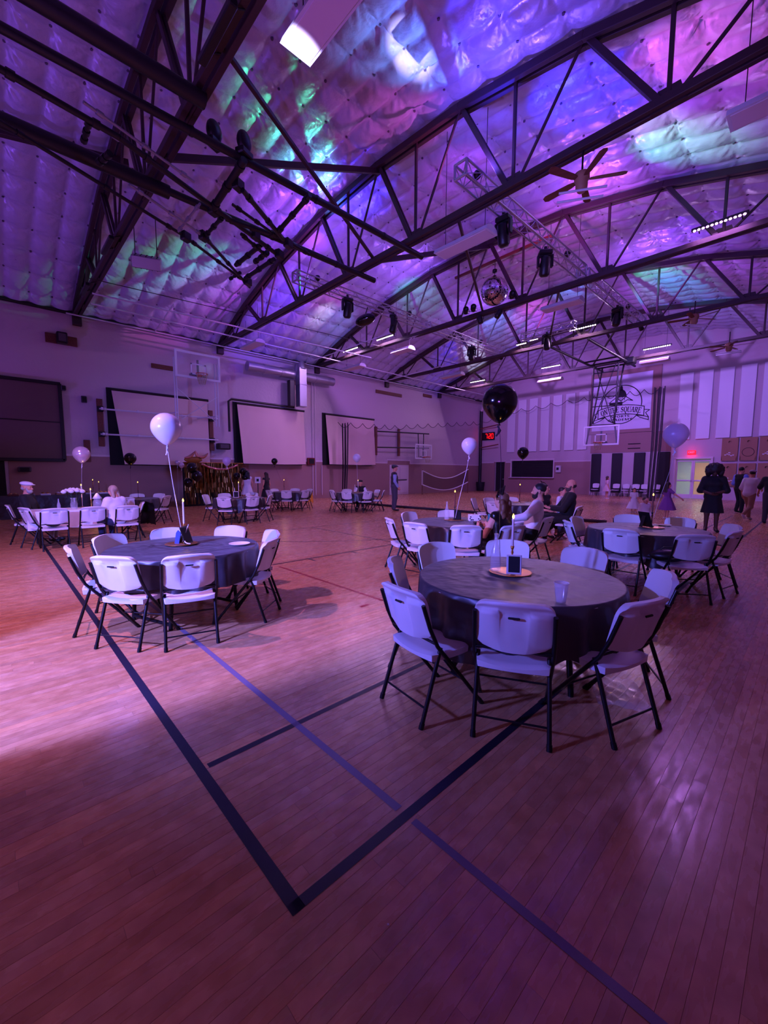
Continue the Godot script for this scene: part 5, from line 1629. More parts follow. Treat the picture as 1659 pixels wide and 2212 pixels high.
func make_chair() -> void:
	# local +z is the way the sitter looks; the origin is on the floor under the seat
	chair0 = thing("folding_chair", "", "chair")
	var P: StandardMaterial3D = M.chair_plastic
	var S: StandardMaterial3D = M.chair_steel
	# seat: dished slab with rounded corners
	var b := MB.new()
	var n := 14
	var top := []
	var bot := []
	for i in n + 1:
		for j in n + 1:
			var u := -1.0 + 2.0 * j / n
			var v := -1.0 + 2.0 * i / n
			# squircle mapping rounds the corners
			var x := u * sqrt(1.0 - 0.18 * v * v)
			var z := v * sqrt(1.0 - 0.18 * u * u)
			var e := maxf(absf(u), absf(v))
			var y := 0.452 - 0.012 * (1.0 - u * u) * (1.0 - 0.6 * v) - (0.014 * maxf(0.0, v - 0.5) * 2.0)
			if e > 0.93: y -= 0.012
			top.append(Vector3(x * 0.225, y, 0.005 + z * 0.20))
			bot.append(Vector3(x * 0.222, 0.398, 0.005 + z * 0.197))
	b.sheet(top, n + 1, true)
	b.sheet(bot, n + 1)
	for i in n:
		for q in [[i, i + 1], [n * (n + 1) + i + 1, n * (n + 1) + i], [(i + 1) * (n + 1), i * (n + 1)], [i * (n + 1) + n, (i + 1) * (n + 1) + n]]:
			b.quad(bot[q[1]], bot[q[0]], top[q[0]], top[q[1]])
	part(chair0, "seat", b, P)
	# backrest: curved panel, front and rear skins, rolled lip, recessed pocket
	b = MB.new()
	var us := [-1.0, -0.985, -0.94, -0.8, -0.6, -0.42, -0.36, -0.18, 0.0, 0.18, 0.36, 0.42, 0.6, 0.8, 0.94, 0.985, 1.0]
	var vs := [0.0, 0.03, 0.1, 0.25, 0.45, 0.62, 0.70, 0.76, 0.83, 0.88, 0.92, 0.95, 0.98, 1.0]
	var fr := []
	var re := []
	for v in vs:
		var y0: float = 0.545 + v * 0.295
		for u in us:
			var w: float = 0.205 + 0.022 * v
			if v > 0.72:
				var q: float = (v - 0.72) / 0.28
				w -= 0.075 * (1.0 - sqrt(maxf(0.0, 1.0 - q * q * 0.98)))
			if v < 0.1: w -= 0.03 * (1.0 - v / 0.1)
			var dip: float = 0.022 * (1.0 - u * u) if v < 0.1 else 0.0
			var crown: float = 0.012 * (1.0 - u * u) * v
			var y: float = y0 - dip * (1.0 - v / 0.1) + crown
			var zc: float = -0.205 - 0.085 * v + 0.045 * u * u
			var th := 0.012
			if v > 0.86: th += 0.022 * sin(clampf((v - 0.86) / 0.14, 0, 1) * PI * 0.75)
			if absf(u) > 0.93: th += 0.008
			var pocket: float = 0.34 + 0.06 * v
			if absf(u) <= pocket + 0.02 and v > 0.12 and v < 0.80:
				th = 0.014 - 0.012 * (v - 0.12) / 0.68 if absf(u) < pocket - 0.02 else th
			elif absf(u) > pocket and absf(u) < 0.93 and v < 0.83:
				th += 0.004 + 0.016 * v
			fr.append(Vector3(u * w, y, zc))
			re.append(Vector3(u * w, y - 0.002, zc - th))
	var c := us.size()
	b.sheet(fr, c)
	b.sheet(re, c, true)
	for j in c - 1:
		var t: int = (vs.size() - 1) * c
		b.quad(fr[t + j], fr[t + j + 1], re[t + j + 1], re[t + j])
		b.quad(fr[j + 1], fr[j], re[j], re[j + 1])
	for i in vs.size() - 1:
		b.quad(fr[(i + 1) * c], re[(i + 1) * c], re[i * c], fr[i * c])
		b.quad(fr[i * c + c - 1], re[i * c + c - 1], re[(i + 1) * c + c - 1], fr[(i + 1) * c + c - 1])
	var back := part(chair0, "backrest", b, P)
	b = MB.new()
	b.box(Vector3(0, 0.752, -0.284), Vector3(0.066, 0.013, 0.012), Basis(Vector3.RIGHT, 0.28), 0.004)
	part(back, "handle_slot", b, M.slot, "dark handle slot")
	for s in [-1.0, 1.0]:
		b = MB.new()
		b.tube([Vector3(s * 0.218, 0.775, -0.262), Vector3(s * 0.222, 0.62, -0.208), Vector3(s * 0.224, 0.5, -0.150), Vector3(s * 0.224, 0.25, 0.06), Vector3(s * 0.222, 0.02, 0.25)], 0.0135, 8)
		b.tube([Vector3(s * 0.222, 0.035, 0.238), Vector3(s * 0.222, 0.0, 0.267)], 0.0165, 8)
		part(chair0, "leg", b, S)
	for s in [-1.0, 1.0]:
		b = MB.new()
		b.tube([Vector3(s * 0.205, 0.475, -0.105), Vector3(s * 0.206, 0.42, -0.125), Vector3(s * 0.212, 0.02, -0.258)], 0.0135, 8)
		b.tube([Vector3(s * 0.212, 0.035, -0.253), Vector3(s * 0.212, 0.0, -0.265)], 0.0165, 8)
		part(chair0, "leg", b, S)
	for q in [[-0.219, 0.11, 0.007], [0.08, 0.22, 0.007]]:
		b = MB.new()
		b.tube([Vector3(-0.21, q[1], q[0]), Vector3(0.21, q[1], q[0])], q[2], 6)
		part(chair0, "stretcher", b, S)
	b = MB.new()
	b.tube([Vector3(-0.215, 0.52, -0.165), Vector3(-0.1, 0.528, -0.175), Vector3(0.1, 0.528, -0.175), Vector3(0.215, 0.52, -0.165)], 0.010, 6)
	part(chair0, "cross_bar", b, S)
	for s in [-1.0, 1.0]:
		b = MB.new()
		b.tube([Vector3(s * 0.19, 0.404, -0.17), Vector3(s * 0.19, 0.400, 0.19)], 0.011, 6)
		part(chair0, "seat_rail", b, S)

# bx, bz: where the top of the backrest is; fx, fz: what the chair faces
func chair(bx: float, bz: float, fx: float, fz: float, label: String, group: String) -> Node3D:
	var d := Vector3(fx - bx, 0, fz - bz).normalized()
	var p := Vector3(bx, 0, bz) + d * 0.275
	var yaw := atan2(d.x, d.z)
	if chair_first:
		chair_first = false
		chair0.position = p
		chair0.rotation.y = yaw
		return tag(chair0, label, "chair", group)
	return dup(chair0, p, yaw, label, group)

var table0: Node3D
func make_table() -> void:
	table0 = thing("round_table", "", "table", Vector3(), 0, "round folding tables")
	var b := MB.new()
	b.lathe([Vector2(0, 0.715), Vector2(0.745, 0.715), Vector2(0.758, 0.722), Vector2(0.758, 0.738), Vector2(0.745, 0.743), Vector2(0, 0.743)], 48)
	part(table0, "tabletop", b, M.white_enamel)
	for s in [-1.0, 1.0]:
		for q in [-1.0, 1.0]:
			b = MB.new()
			b.tube([Vector3(s * 0.36, 0.71, q * 0.30), Vector3(s * 0.42, 0.02, q * 0.30), Vector3(s * 0.42, 0.0, q * 0.30)], 0.02, 8)
			part(table0, "leg", b, M.chair_steel)
		b = MB.new()
		b.tube([Vector3(s * 0.42, 0.05, -0.30), Vector3(s * 0.42, 0.05, 0.30)], 0.018, 8)
		part(table0, "foot_bar", b, M.chair_steel)

func cloth_round(seed_: int, key: String) -> MB:
	var b := MB.new()
	var rng := RandomNumberGenerator.new()
	rng.seed = seed_
	var n := 128
	var ph := []
	for i in 8: ph.append([rng.randf() * TAU, 5 + rng.randi() % 20, rng.randf_range(0.3, 1.0)])
	var creases := []
	for i in 18: creases.append([rng.randf() * TAU, rng.randf_range(-0.5, 0.5), rng.randf_range(0.15, 0.55), rng.randf_range(0.003, 0.006)])
	var pts := []
	var rr := [0.0001]
	for i in 34: rr.append(0.022 * (i + 1))
	rr.append_array([0.757, 0.766])
	for i in rr.size():
		for k in n + 1:
			var a := TAU * k / n
			var r: float = rr[i]
			var p := Vector2(r * cos(a), r * sin(a))
			var y := 0.7495
			for c in creases:
				var d: float = absf(p.x * cos(c[0]) + p.y * sin(c[0]) - c[1])
				var al: float = -p.x * sin(c[0]) + p.y * cos(c[0])
				if d < 0.04 and absf(al) < c[2]: y += c[3] * (1.0 - d / 0.04) * (1.0 - absf(al) / c[2]) * 2.0
			if i == rr.size() - 1: y = 0.741
			pts.append(Vector3(p.x, y, p.y))
	var drops := [0.02, 0.06, 0.11, 0.17, 0.23, 0.29, 0.34]
	for i in drops.size():
		for k in n + 1:
			var a := TAU * k / n
			var f := 0.0
			for q in ph: f += q[2] * sin(q[1] * a + q[0])
			f /= 4.0
			var t: float = float(i + 1) / drops.size()
			var len: float = 1.0 + 0.16 * sin(2 * a + ph[0][0]) + 0.12 * sin(5 * a + ph[1][0]) + 0.05 * sin(17 * a)
			var d: float = drops[i] * len
			var r: float = 0.768 + 0.075 * f * sqrt(t) + 0.02 * t
			pts.append(Vector3(r * cos(a), 0.737 - d, r * sin(a)))
	b.sheet(pts, n + 1, true)
	return b

func set_table(x: float, z: float, turn: float, name_: String, first: bool, seed_: int) -> void:
	var l := "round folding table under the black cloth, " + name_
	if first:
		table0.position = Vector3(x, 0, z); table0.rotation.y = turn; table0.set_meta("label", l)
	else: dup(table0, Vector3(x, 0, z), turn, l)
	var c := part(self, "tablecloth", cloth_round(seed_, ""), M.cloth_black)
	c.position = Vector3(x, 0, z)
	tag(c, "black plastic cloth draped on the round table, " + name_, "tablecloth", "black round tablecloths")

const SHORT := ["nearest table", "left table", "middle table", "right table", "gold-curtain table", "floor-sign table", "capped boy's table", "white-shirted man's table", "dark far-left table"]

func build_furniture() -> void:
	make_chair()
	make_table()
	var T := [
		["nearest one in the right foreground", -1.6, -2.97, 0.4, [[-2.41, -2.4, "at its far left, behind the outer left chair"], [-1.78, -1.83, "at its near left, back turned to the blue light"], [-1.12, -2.07, "nearest the camera, square back with slot facing us"], [-0.62, -2.67, "at its near right, tilted away to the left"], [-0.71, -3.5, "at its right, seen edge-on from the front"], [-1.49, -4.09, "on its far right side, front lit blue"], [-2.25, -3.96, "on its far side behind the candle and bottle"], [-2.67, -3.26, "on its far left side, half in shade"]]],
		["left one with the tall white balloon", -4.75, -1.5, 1.9, [[-4.96, -0.51, "outermost on its left, turned edge-on over the navy line"], [-4.13, -0.7, "second from its left, back bright blue"], [-3.74, -1.21, "nearest the camera, half shaded back with slot"], [-4.0, -2.15, "front one of the pair on its right"], [-4.62, -2.5, "rear one of the pair on its right"], [-5.39, -2.3, "on its far side, plain blue-lit front"], [-5.71, -1.62, "on its far side behind the picture frame"], [-5.56, -0.92, "on its far left, mauve front in shade"]]],
		["middle one with a patterned gift box", -4.1, -5.6, 0.9, [[-4.69, -4.55, "outermost on its left, edge-on"], [-4.0, -4.4, "second from its left, back bright blue with slot"], [-3.3, -4.7, "in front of it, half shaded pocketed back"], [-2.85, -5.2, "occupied by the woman with curled hair"], [-4.87, -6.35, "on its far side, front lit blue"], [-5.15, -5.5, "on its far left, half in shade"]]],
		["right one with a leaning black frame", -1.72, -6.97, 0.2, [[-2.6, -6.3, "outermost on its left, edge-on with black arm"], [-2.75, -7.0, "on its left, plain mauve front"], [-1.73, -5.86, "in front of it on the left, lilac pocketed back"], [-0.94, -5.98, "in front of it on the right, dark bag beneath"], [-0.66, -6.75, "nearest the right edge, seen from its side"], [-0.78, -7.55, "on its far right, partly behind the edge-on chair"], [-1.5, -8.1, "on its far side right of the leaning frame"], [-2.25, -8.0, "on its far side left of the leaning frame"]]],
		["far left-centre one before the gold curtain", -12.8, -5.75, 0.5, [[-13.58, -4.95, "outermost on its left, edge-on"], [-14.0, -5.75, "on its far side, left of the photo frame"], [-11.95, -4.88, "in front of it on the left"], [-11.76, -5.72, "in front of it on the right, reddish back"], [-12.1, -6.5, "at its right end, turned sideways"], [-13.95, -6.75, "on its far side, right of the photo frame"]]],
		["far one beside the yellow floor sign", -15.45, -9.15, 0.2, [[-16.5, -9.0, "on its far left side"], [-14.6, -8.5, "in front of it on the left"], [-14.4, -9.3, "in front of it on the right"], [-16.3, -9.95, "on its far right side"], [-15.4, -10.15, "at its right end beside the floor sign"], [-15.3, -8.1, "at its left end behind the nearer chairs"]]],
		["far one where the capped boy sits", -13.15, -10.85, 0.7, [[-13.35, -9.8, "outermost on its left, edge-on"], [-14.05, -10.3, "on its far left"], [-12.6, -9.95, "in front of it on the left"], [-14.2, -11.25, "on its far side left of the boy"], [-12.05, -10.6, "in front of the boy, square to us"], [-12.9, -11.9, "at its right, front turned to us"], [-12.3, -11.7, "at its far right end, edge-on"]]],
		["one behind the man in the white shirt", -5.6, -10.3, 0.3, [[-6.75, -9.9, "outermost on its left"], [-6.6, -10.45, "left of the candle"], [-6.3, -11.2, "behind the candle"], [-5.6, -9.1, "on its near left, blue-lit back"], [-4.75, -11.2, "at the laughing woman's back"]]],
		["dark one at the far left behind the white table", -14.6, -3.1, 0.6, [[-15.6, -3.5, "on its far side, left one"], [-15.3, -4.1, "on its far side, right one"], [-13.55, -2.75, "in front of it on the left"], [-13.75, -3.9, "at its right end, seen from the side"]]]]
	var k := 0
	for t in T:
		set_table(t[1], t[2], t[3], t[0], k == 0, 11 + k * 7)
		k += 1
		for c in t[4]:
			chair(c[0], c[1], t[1], t[2], "white folding chair, %s: %s" % [SHORT[k - 1], c[2]], "white folding chairs at the tables")
	# white rectangular table on the left
	var t := thing("long_table", "white-clothed rectangular table at the far left where the capped man sits", "table", Vector3(-11.35, 0, -1.45))
	var b := MB.new()
	b.box(Vector3(0, 0.73, 0), Vector3(0.76, 0.03, 1.85), Basis(), 0.01)
	part(t, "tabletop", b, M.white_enamel)
	for q in [[-0.3, -0.8], [0.3, -0.8], [-0.3, 0.8], [0.3, 0.8]]:
		b = MB.new()
		b.tube([Vector3(q[0], 0.72, q[1]), Vector3(q[0], 0, q[1])], 0.016, 7)
		part(t, "leg", b, M.chair_steel)
	drape("tablecloth", "white cloth hanging over the rectangular table at the far left", Vector3(-11.35, 0, -1.45), 0.40, 0.95, 0.749, 0.36, "cloth_white")
	for c in [[-10.98, -0.42, "outermost left, turned edge-on"], [-10.34, -0.87, "left one with a dark bag under its back"], [-10.32, -1.5, "middle one, square back"], [-10.2, -2.1, "right one, where the woman in ruffles sits beyond"], [-11.2, -2.62, "at the table's end, holding a black coat"]]:
		var e: String = c[2]
		chair(c[0], c[1], -11.5 if c[1] > -2.4 and c[1] < -0.6 else -11.35, c[1] if c[1] > -2.4 and c[1] < -0.6 else -1.45, "white folding chair, long white table: " + e, "white folding chairs at the long table")
	# black-covered table along the left wall
	t = thing("buffet_table", "black-covered long table along the left wall, carrying trays and candles", "table", Vector3(-18.6, 0, -1.7))
	b = MB.new()
	b.box(Vector3(0, 0.73, 0), Vector3(0.75, 0.03, 3.2), Basis(), 0.01)
	part(t, "tabletop", b, M.white_enamel)
	for q in [[-0.3, -1.5], [0.3, -1.5], [-0.3, 1.5], [0.3, 1.5]]:
		b = MB.new()
		b.tube([Vector3(q[0], 0.72, q[1]), Vector3(q[0], 0, q[1])], 0.016, 7)
		part(t, "leg", b, M.chair_steel)
	drape("tablecloth", "black cloth hanging to the floor over the long wall table", Vector3(-18.6, 0, -1.7), 0.39, 1.63, 0.749, 0.73, "cloth_black")
	# row of chairs along the end wall
	var row := [-10.95, -9.62, -9.0, -8.42, -7.9, -7.25]
	for i in 6:
		chair(row[i], -31.35, row[i], -29.0, "white folding chair in the end-wall row, %s from the left" % ["first", "second", "third", "fourth", "fifth", "last"][i], "chairs along the end wall")

func drape(called: String, label: String, at: Vector3, hx: float, hz: float, y: float, drop: float, key: String) -> void:
	var b := MB.new()
	var loop := []
	var n := 24
	var m := 44
	for i in n: loop.append(Vector2(lerpf(-hx, hx, float(i) / n), hz))
	for i in m: loop.append(Vector2(hx, lerpf(hz, -hz, float(i) / m)))
	for i in n: loop.append(Vector2(lerpf(hx, -hx, float(i) / n), -hz))
	for i in m: loop.append(Vector2(-hx, lerpf(-hz, hz, float(i) / m)))
	loop.append(loop[0])
	var pts := []
	for q in [0.0, 0.3, 0.7, 0.97, 1.0]:
		for p in loop: pts.append(Vector3(p.x * q, y - (0.004 if q == 1.0 else 0.0), p.y * q))
	for i in range(1, 8):
		var f := i / 7.0
		for k in loop.size():
			var p: Vector2 = loop[k]
			var w := 0.022 * f * sin(k * 1.15) + 0.014 * f * sin(k * 0.47 + 1.0)
			var o := p.normalized() * (w + 0.01 + 0.01 * f)
			pts.append(Vector3(p.x + o.x, y - 0.01 - drop * f * (1.0 + 0.04 * sin(k * 0.31)), p.y + o.y))
	b.sheet(pts, loop.size(), false)
	if b.N[0].y < 0:
		b = MB.new()
		b.sheet(pts, loop.size(), true)
	var c := part(self, called, b, M[key])
	c.position = at
	tag(c, label, "tablecloth")

# ---------------------------------------------------------------- people
class SDF:
	var lo: Vector3
	var h: float
	var nx: int
	var ny: int
	var nz: int
	var F := PackedFloat32Array()
	var T := PackedInt32Array()
	const BIG := 9.0
	func _init(a: Vector3, b: Vector3, cell: float) -> void:
		lo = a; h = cell
		nx = int((b.x - a.x) / h) + 2
		ny = int((b.y - a.y) / h) + 2
		nz = int((b.z - a.z) / h) + 2
		F.resize(nx * ny * nz)
		F.fill(BIG)
	func put(i: int, d: float, k: float) -> void:
		var f := F[i]
		if f >= BIG:
			T.append(i)
			F[i] = d
		else:
			var e := maxf(k - absf(f - d), 0.0) / k
			F[i] = minf(f, d) - e * e * k * 0.25
	func cap(a: Vector3, b: Vector3, ra: float, rb: float, k := 0.03) -> void:
		var m := maxf(ra, rb) + h * 2.2 + k * 0.5
		var i0 := maxi(0, int((minf(a.x, b.x) - m - lo.x) / h))
		var i1 := mini(nx - 1, int((maxf(a.x, b.x) + m - lo.x) / h) + 1)
		var j0 := maxi(0, int((minf(a.y, b.y) - m - lo.y) / h))
		var j1 := mini(ny - 1, int((maxf(a.y, b.y) + m - lo.y) / h) + 1)
		var k0 := maxi(0, int((minf(a.z, b.z) - m - lo.z) / h))
		var k1 := mini(nz - 1, int((maxf(a.z, b.z) + m - lo.z) / h) + 1)
		var ab := b - a
		var il := 1.0 / maxf(ab.length_squared(), 1e-9)
		var pad := h * 2.2 + k * 0.5
		for z in range(k0, k1 + 1):
			for y in range(j0, j1 + 1):
				var row := (z * ny + y) * nx
				for x in range(i0, i1 + 1):
					var p := Vector3(lo.x + x * h, lo.y + y * h, lo.z + z * h) - a
					var t := clampf(p.dot(ab) * il, 0.0, 1.0)
					var d := (p - ab * t).length() - lerpf(ra, rb, t)
					if d < pad: put(row + x, d, k)
	func ell(c: Vector3, r: Vector3, k := 0.03) -> void:
		var m := maxf(r.x, maxf(r.y, r.z)) + h * 2.2 + k * 0.5
		var mn := minf(r.x, minf(r.y, r.z))
		for z in range(maxi(0, int((c.z - m - lo.z) / h)), mini(nz - 1, int((c.z + m - lo.z) / h) + 1) + 1):
			for y in range(maxi(0, int((c.y - m - lo.y) / h)), mini(ny - 1, int((c.y + m - lo.y) / h) + 1) + 1):
				var row := (z * ny + y) * nx
				for x in range(maxi(0, int((c.x - m - lo.x) / h)), mini(nx - 1, int((c.x + m - lo.x) / h) + 1) + 1):
					var p := Vector3(lo.x + x * h, lo.y + y * h, lo.z + z * h) - c
					var q := p / r
					var l := q.length()
					var d := (l - 1.0) * l / maxf((q / r).length(), 1e-6) if l > 1e-5 else -mn
					if d < h * 2.2 + k * 0.5: put(row + x, d, k)
	func mesh(mb: MB, xf := Transform3D()) -> void:
		# surface nets
		var id := {}
		var vp := PackedVector3Array()
		var off := [0, 1, nx, nx + 1, nx * ny, nx * ny + 1, nx * ny + nx, nx * ny + nx + 1]
		var ed := [[0, 1], [2, 3], [4, 5], [6, 7], [0, 2], [1, 3], [4, 6], [5, 7], [0, 4], [1, 5], [2, 6], [3, 7]]
		var cor := [Vector3(0, 0, 0), Vector3(1, 0, 0), Vector3(0, 1, 0), Vector3(1, 1, 0), Vector3(0, 0, 1), Vector3(1, 0, 1), Vector3(0, 1, 1), Vector3(1, 1, 1)]
		for i in T:
			var x := i % nx
			var y := (i / nx) % ny
			var z := i / (nx * ny)
			if x >= nx - 1 or y >= ny - 1 or z >= nz - 1: continue
			var neg := 0
			for c in 8:
				if F[i + off[c]] < 0.0: neg += 1
			if neg == 0 or neg == 8: continue
			var s := Vector3()
			var n := 0
			for e in ed:
				var fa := F[i + off[e[0]]]
				var fb := F[i + off[e[1]]]
				if (fa < 0.0) != (fb < 0.0):
					s += cor[e[0]].lerp(cor[e[1]], fa / (fa - fb))
					n += 1
			id[i] = vp.size()
			vp.append(lo + (Vector3(x, y, z) + s / n) * h)
		var tris := PackedInt32Array()
		var st := [1, nx, nx * ny]
		for i in id.keys():
			for ax in 3:
				var u: int = st[(ax + 1) % 3]
				var w: int = st[(ax + 2) % 3]
				var fa := F[i]
				var fb := F[i + st[ax]]
				if (fa < 0.0) == (fb < 0.0): continue
				if not (id.has(i - u) and id.has(i - w) and id.has(i - u - w)): continue
				var a: int = id[i - u - w]
				var b: int = id[i - w]
				var c: int = id[i]
				var d: int = id[i - u]
				if fa < 0.0: tris.append_array(PackedInt32Array([a, b, c, a, c, d]))
				else: tris.append_array(PackedInt32Array([a, c, b, a, d, c]))
		var nn := PackedVector3Array()
		nn.resize(vp.size())
		for t in range(0, tris.size(), 3):
			var f := (vp[tris[t + 1]] - vp[tris[t]]).cross(vp[tris[t + 2]] - vp[tris[t]])
			for k in 3: nn[tris[t + k]] += f
		for t in range(0, tris.size(), 3):
			var a := tris[t]
			var b := tris[t + 1]
			var c := tris[t + 2]
			mb.tri(xf * vp[a], xf * vp[b], xf * vp[c], (xf.basis * nn[a]).normalized(), (xf.basis * nn[b]).normalized(), (xf.basis * nn[c]).normalized())

var head_mb: MB
var hand_mb: MB
func make_templates() -> void:
	# a head with brow, nose, lips, chin and ears, looking along +z, origin at its middle
	var s := SDF.new(Vector3(-0.12, -0.16, -0.14), Vector3(0.12, 0.16, 0.16), 0.0065)
	s.ell(Vector3(0, 0.035, -0.012), Vector3(0.075, 0.092, 0.096), 0.02)
	s.ell(Vector3(0, -0.035, 0.028), Vector3(0.058, 0.075, 0.062), 0.03)
	s.ell(Vector3(0, -0.092, 0.058), Vector3(0.024, 0.018, 0.02), 0.02)
	s.cap(Vector3(0, 0.012, 0.082), Vector3(0, -0.025, 0.105), 0.008, 0.014, 0.012)
	s.cap(Vector3(-0.034, 0.028, 0.076), Vector3(0.034, 0.028, 0.076), 0.012, 0.012, 0.014)
	for q in [-1.0, 1.0]:
		s.ell(Vector3(q * 0.04, -0.015, 0.062), Vector3(0.024, 0.024, 0.02), 0.02)
		s.ell(Vector3(q * 0.077, 0.0, -0.008), Vector3(0.010, 0.032, 0.02), 0.008)
	s.cap(Vector3(-0.018, -0.058, 0.084), Vector3(0.018, -0.058, 0.084), 0.007, 0.007, 0.008)
	s.cap(Vector3(0, -0.06, -0.01), Vector3(0, -0.15, -0.03), 0.05, 0.055, 0.03)
	head_mb = MB.new()
	s.mesh(head_mb)
	# a relaxed left hand hanging down -y, palm towards -x, thumb forward (+z)
	s = SDF.new(Vector3(-0.08, -0.22, -0.07), Vector3(0.06, 0.04, 0.09), 0.005)
	s.cap(Vector3(0, 0.01, 0), Vector3(0, -0.03, 0), 0.024, 0.026, 0.02)
	s.cap(Vector3(0, -0.035, 0.022), Vector3(-0.004, -0.088, 0.028), 0.016, 0.014, 0.02)
	s.cap(Vector3(0, -0.035, -0.018), Vector3(-0.004, -0.082, -0.026), 0.016, 0.013, 0.02)
	s.cap(Vector3(0, -0.035, 0.0), Vector3(-0.004, -0.088, 0.002), 0.016, 0.014, 0.02)
	for f in [[0.032, 0.040, 0.026], [0.011, 0.045, 0.03], [-0.010, 0.041, 0.028], [-0.029, 0.032, 0.022]]:
		var a := Vector3(-0.004, -0.085, f[0])
		var b := a + Vector3(-0.010, -f[1], 0.002)
		var c := b + Vector3(-0.018, -f[2] * 0.9, 0)
		var d := c + Vector3(-0.016, -0.012, 0)
		s.cap(a, b, 0.0092, 0.0085, 0.004)
		s.cap(b, c, 0.0085, 0.0078, 0.004)
		s.cap(c, d, 0.0078, 0.0068, 0.004)
	s.cap(Vector3(-0.004, -0.03, 0.024), Vector3(-0.016, -0.058, 0.048), 0.012, 0.0105, 0.01)
	s.cap(Vector3(-0.016, -0.058, 0.048), Vector3(-0.024, -0.088, 0.056), 0.0100, 0.0085, 0.005)
	hand_mb = MB.new()
	s.mesh(hand_mb)

func joints(o: Dictionary) -> Dictionary:
	var sit: bool = o.get("sit", false)
	var lean: float = o.get("lean", 0.0)
	var side: float = o.get("side", 0.0)
	var w: float = o.get("shoulder", 0.17)
	var dy := -0.41 if sit else 0.0
	var J := {"pelvis": Vector3(0, 0.96, 0), "waist": Vector3(0, 1.10, 0.005), "chest": Vector3(0, 1.29, 0), "neck": Vector3(0, 1.47, -0.01), "head": Vector3(0, 1.635, 0.015),
		"sl": Vector3(w, 1.415, -0.01), "el": Vector3(w + 0.075, 1.14, -0.03), "wl": Vector3(w + 0.075, 0.90, 0.06), "sr": Vector3(-w, 1.415, -0.01), "er": Vector3(-w - 0.075, 1.14, -0.03), "wr": Vector3(-w - 0.075, 0.90, 0.06)}
	var piv := Vector3(0, 0.96, 0)
	var B := Basis(Vector3.RIGHT, lean) * Basis(Vector3(0, 0, 1), side)
	for k in J: J[k] = piv + B * (J[k] - piv) + Vector3(0, dy, 0)
	for s in [["l", 1.0], ["r", -1.0]]:
		if sit:
			J["h" + s[0]] = Vector3(s[1] * 0.095, 0.535, 0.0)
			J["k" + s[0]] = Vector3(s[1] * 0.12, 0.52, 0.42)
			J["a" + s[0]] = Vector3(s[1] * 0.12, 0.09, 0.40)
			J["t" + s[0]] = Vector3(s[1] * 0.14, 0.035, 0.55)
		else:
			J["h" + s[0]] = Vector3(s[1] * 0.095, 0.93, 0)
			J["k" + s[0]] = Vector3(s[1] * 0.105, 0.50, 0.02)
			J["a" + s[0]] = Vector3(s[1] * 0.11, 0.09, -0.02)
			J["t" + s[0]] = Vector3(s[1] * 0.135, 0.035, 0.13)
	for k in o.get("J", {}): J[k] = o.J[k]
	return J

func torso(s: SDF, J: Dictionary, d: float, fem: bool) -> void:
	var x: Vector3 = (J.sl - J.sr).normalized()
	var a := 0.052 if fem else 0.05
	var wr := 0.088 if fem else 0.102
	for q in [-1.0, 1.0]:
		s.cap(J.pelvis + x * q * a, J.waist + x * q * 0.045, 0.108 + d, wr + d, 0.05)
		s.cap(J.waist + x * q * 0.045, J.chest + x * q * 0.07, wr + d, 0.105 + d, 0.05)
	s.cap(J.chest, J.neck - (J.neck - J.chest) * 0.35, 0.11 + d, 0.075 + d, 0.05)
	s.cap(J.sl, J.sr, 0.062 + d, 0.062 + d, 0.05)
	if fem:
		var f := x.cross((J.neck - J.waist).normalized())
		for q in [-1.0, 1.0]: s.ell(J.chest + x * q * 0.07 + f * 0.07, Vector3(0.06, 0.06, 0.055) + Vector3.ONE * d, 0.03)

func arm(s: SDF, J: Dictionary, e: String, d: float, upto: float) -> void:
	# upto 0..2: 1 ends at the elbow, 2 at the wrist
	var b: Vector3 = J["s" + e].lerp(J["e" + e], minf(upto, 1.0))
	s.cap(J["s" + e], b, 0.057 + d, 0.044 + d, 0.03)
	if upto > 1.0: s.cap(J["e" + e], J["e" + e].lerp(J["w" + e], upto - 1.0), 0.043 + d, 0.031 + d, 0.02)

func leg(s: SDF, J: Dictionary, e: String, d: float, upto := 2.0) -> void:
	var b: Vector3 = J["h" + e].lerp(J["k" + e], minf(upto, 1.0))
	s.cap(J["h" + e], b, 0.092 + d, 0.062 + d, 0.04)
	if upto > 1.0: s.cap(J["k" + e], J["k" + e].lerp(J["a" + e], upto - 1.0), 0.060 + d, 0.040 + d, 0.03)

func grid(cell: float, J: Dictionary) -> SDF:
	var lo := Vector3(9, 9, 9)
	var hi := -lo
	for k in J:
		lo = lo.min(J[k]); hi = hi.max(J[k])
	return SDF.new(lo - Vector3(0.25, 0.16, 0.25), hi + Vector3(0.25, 0.2, 0.25), cell)

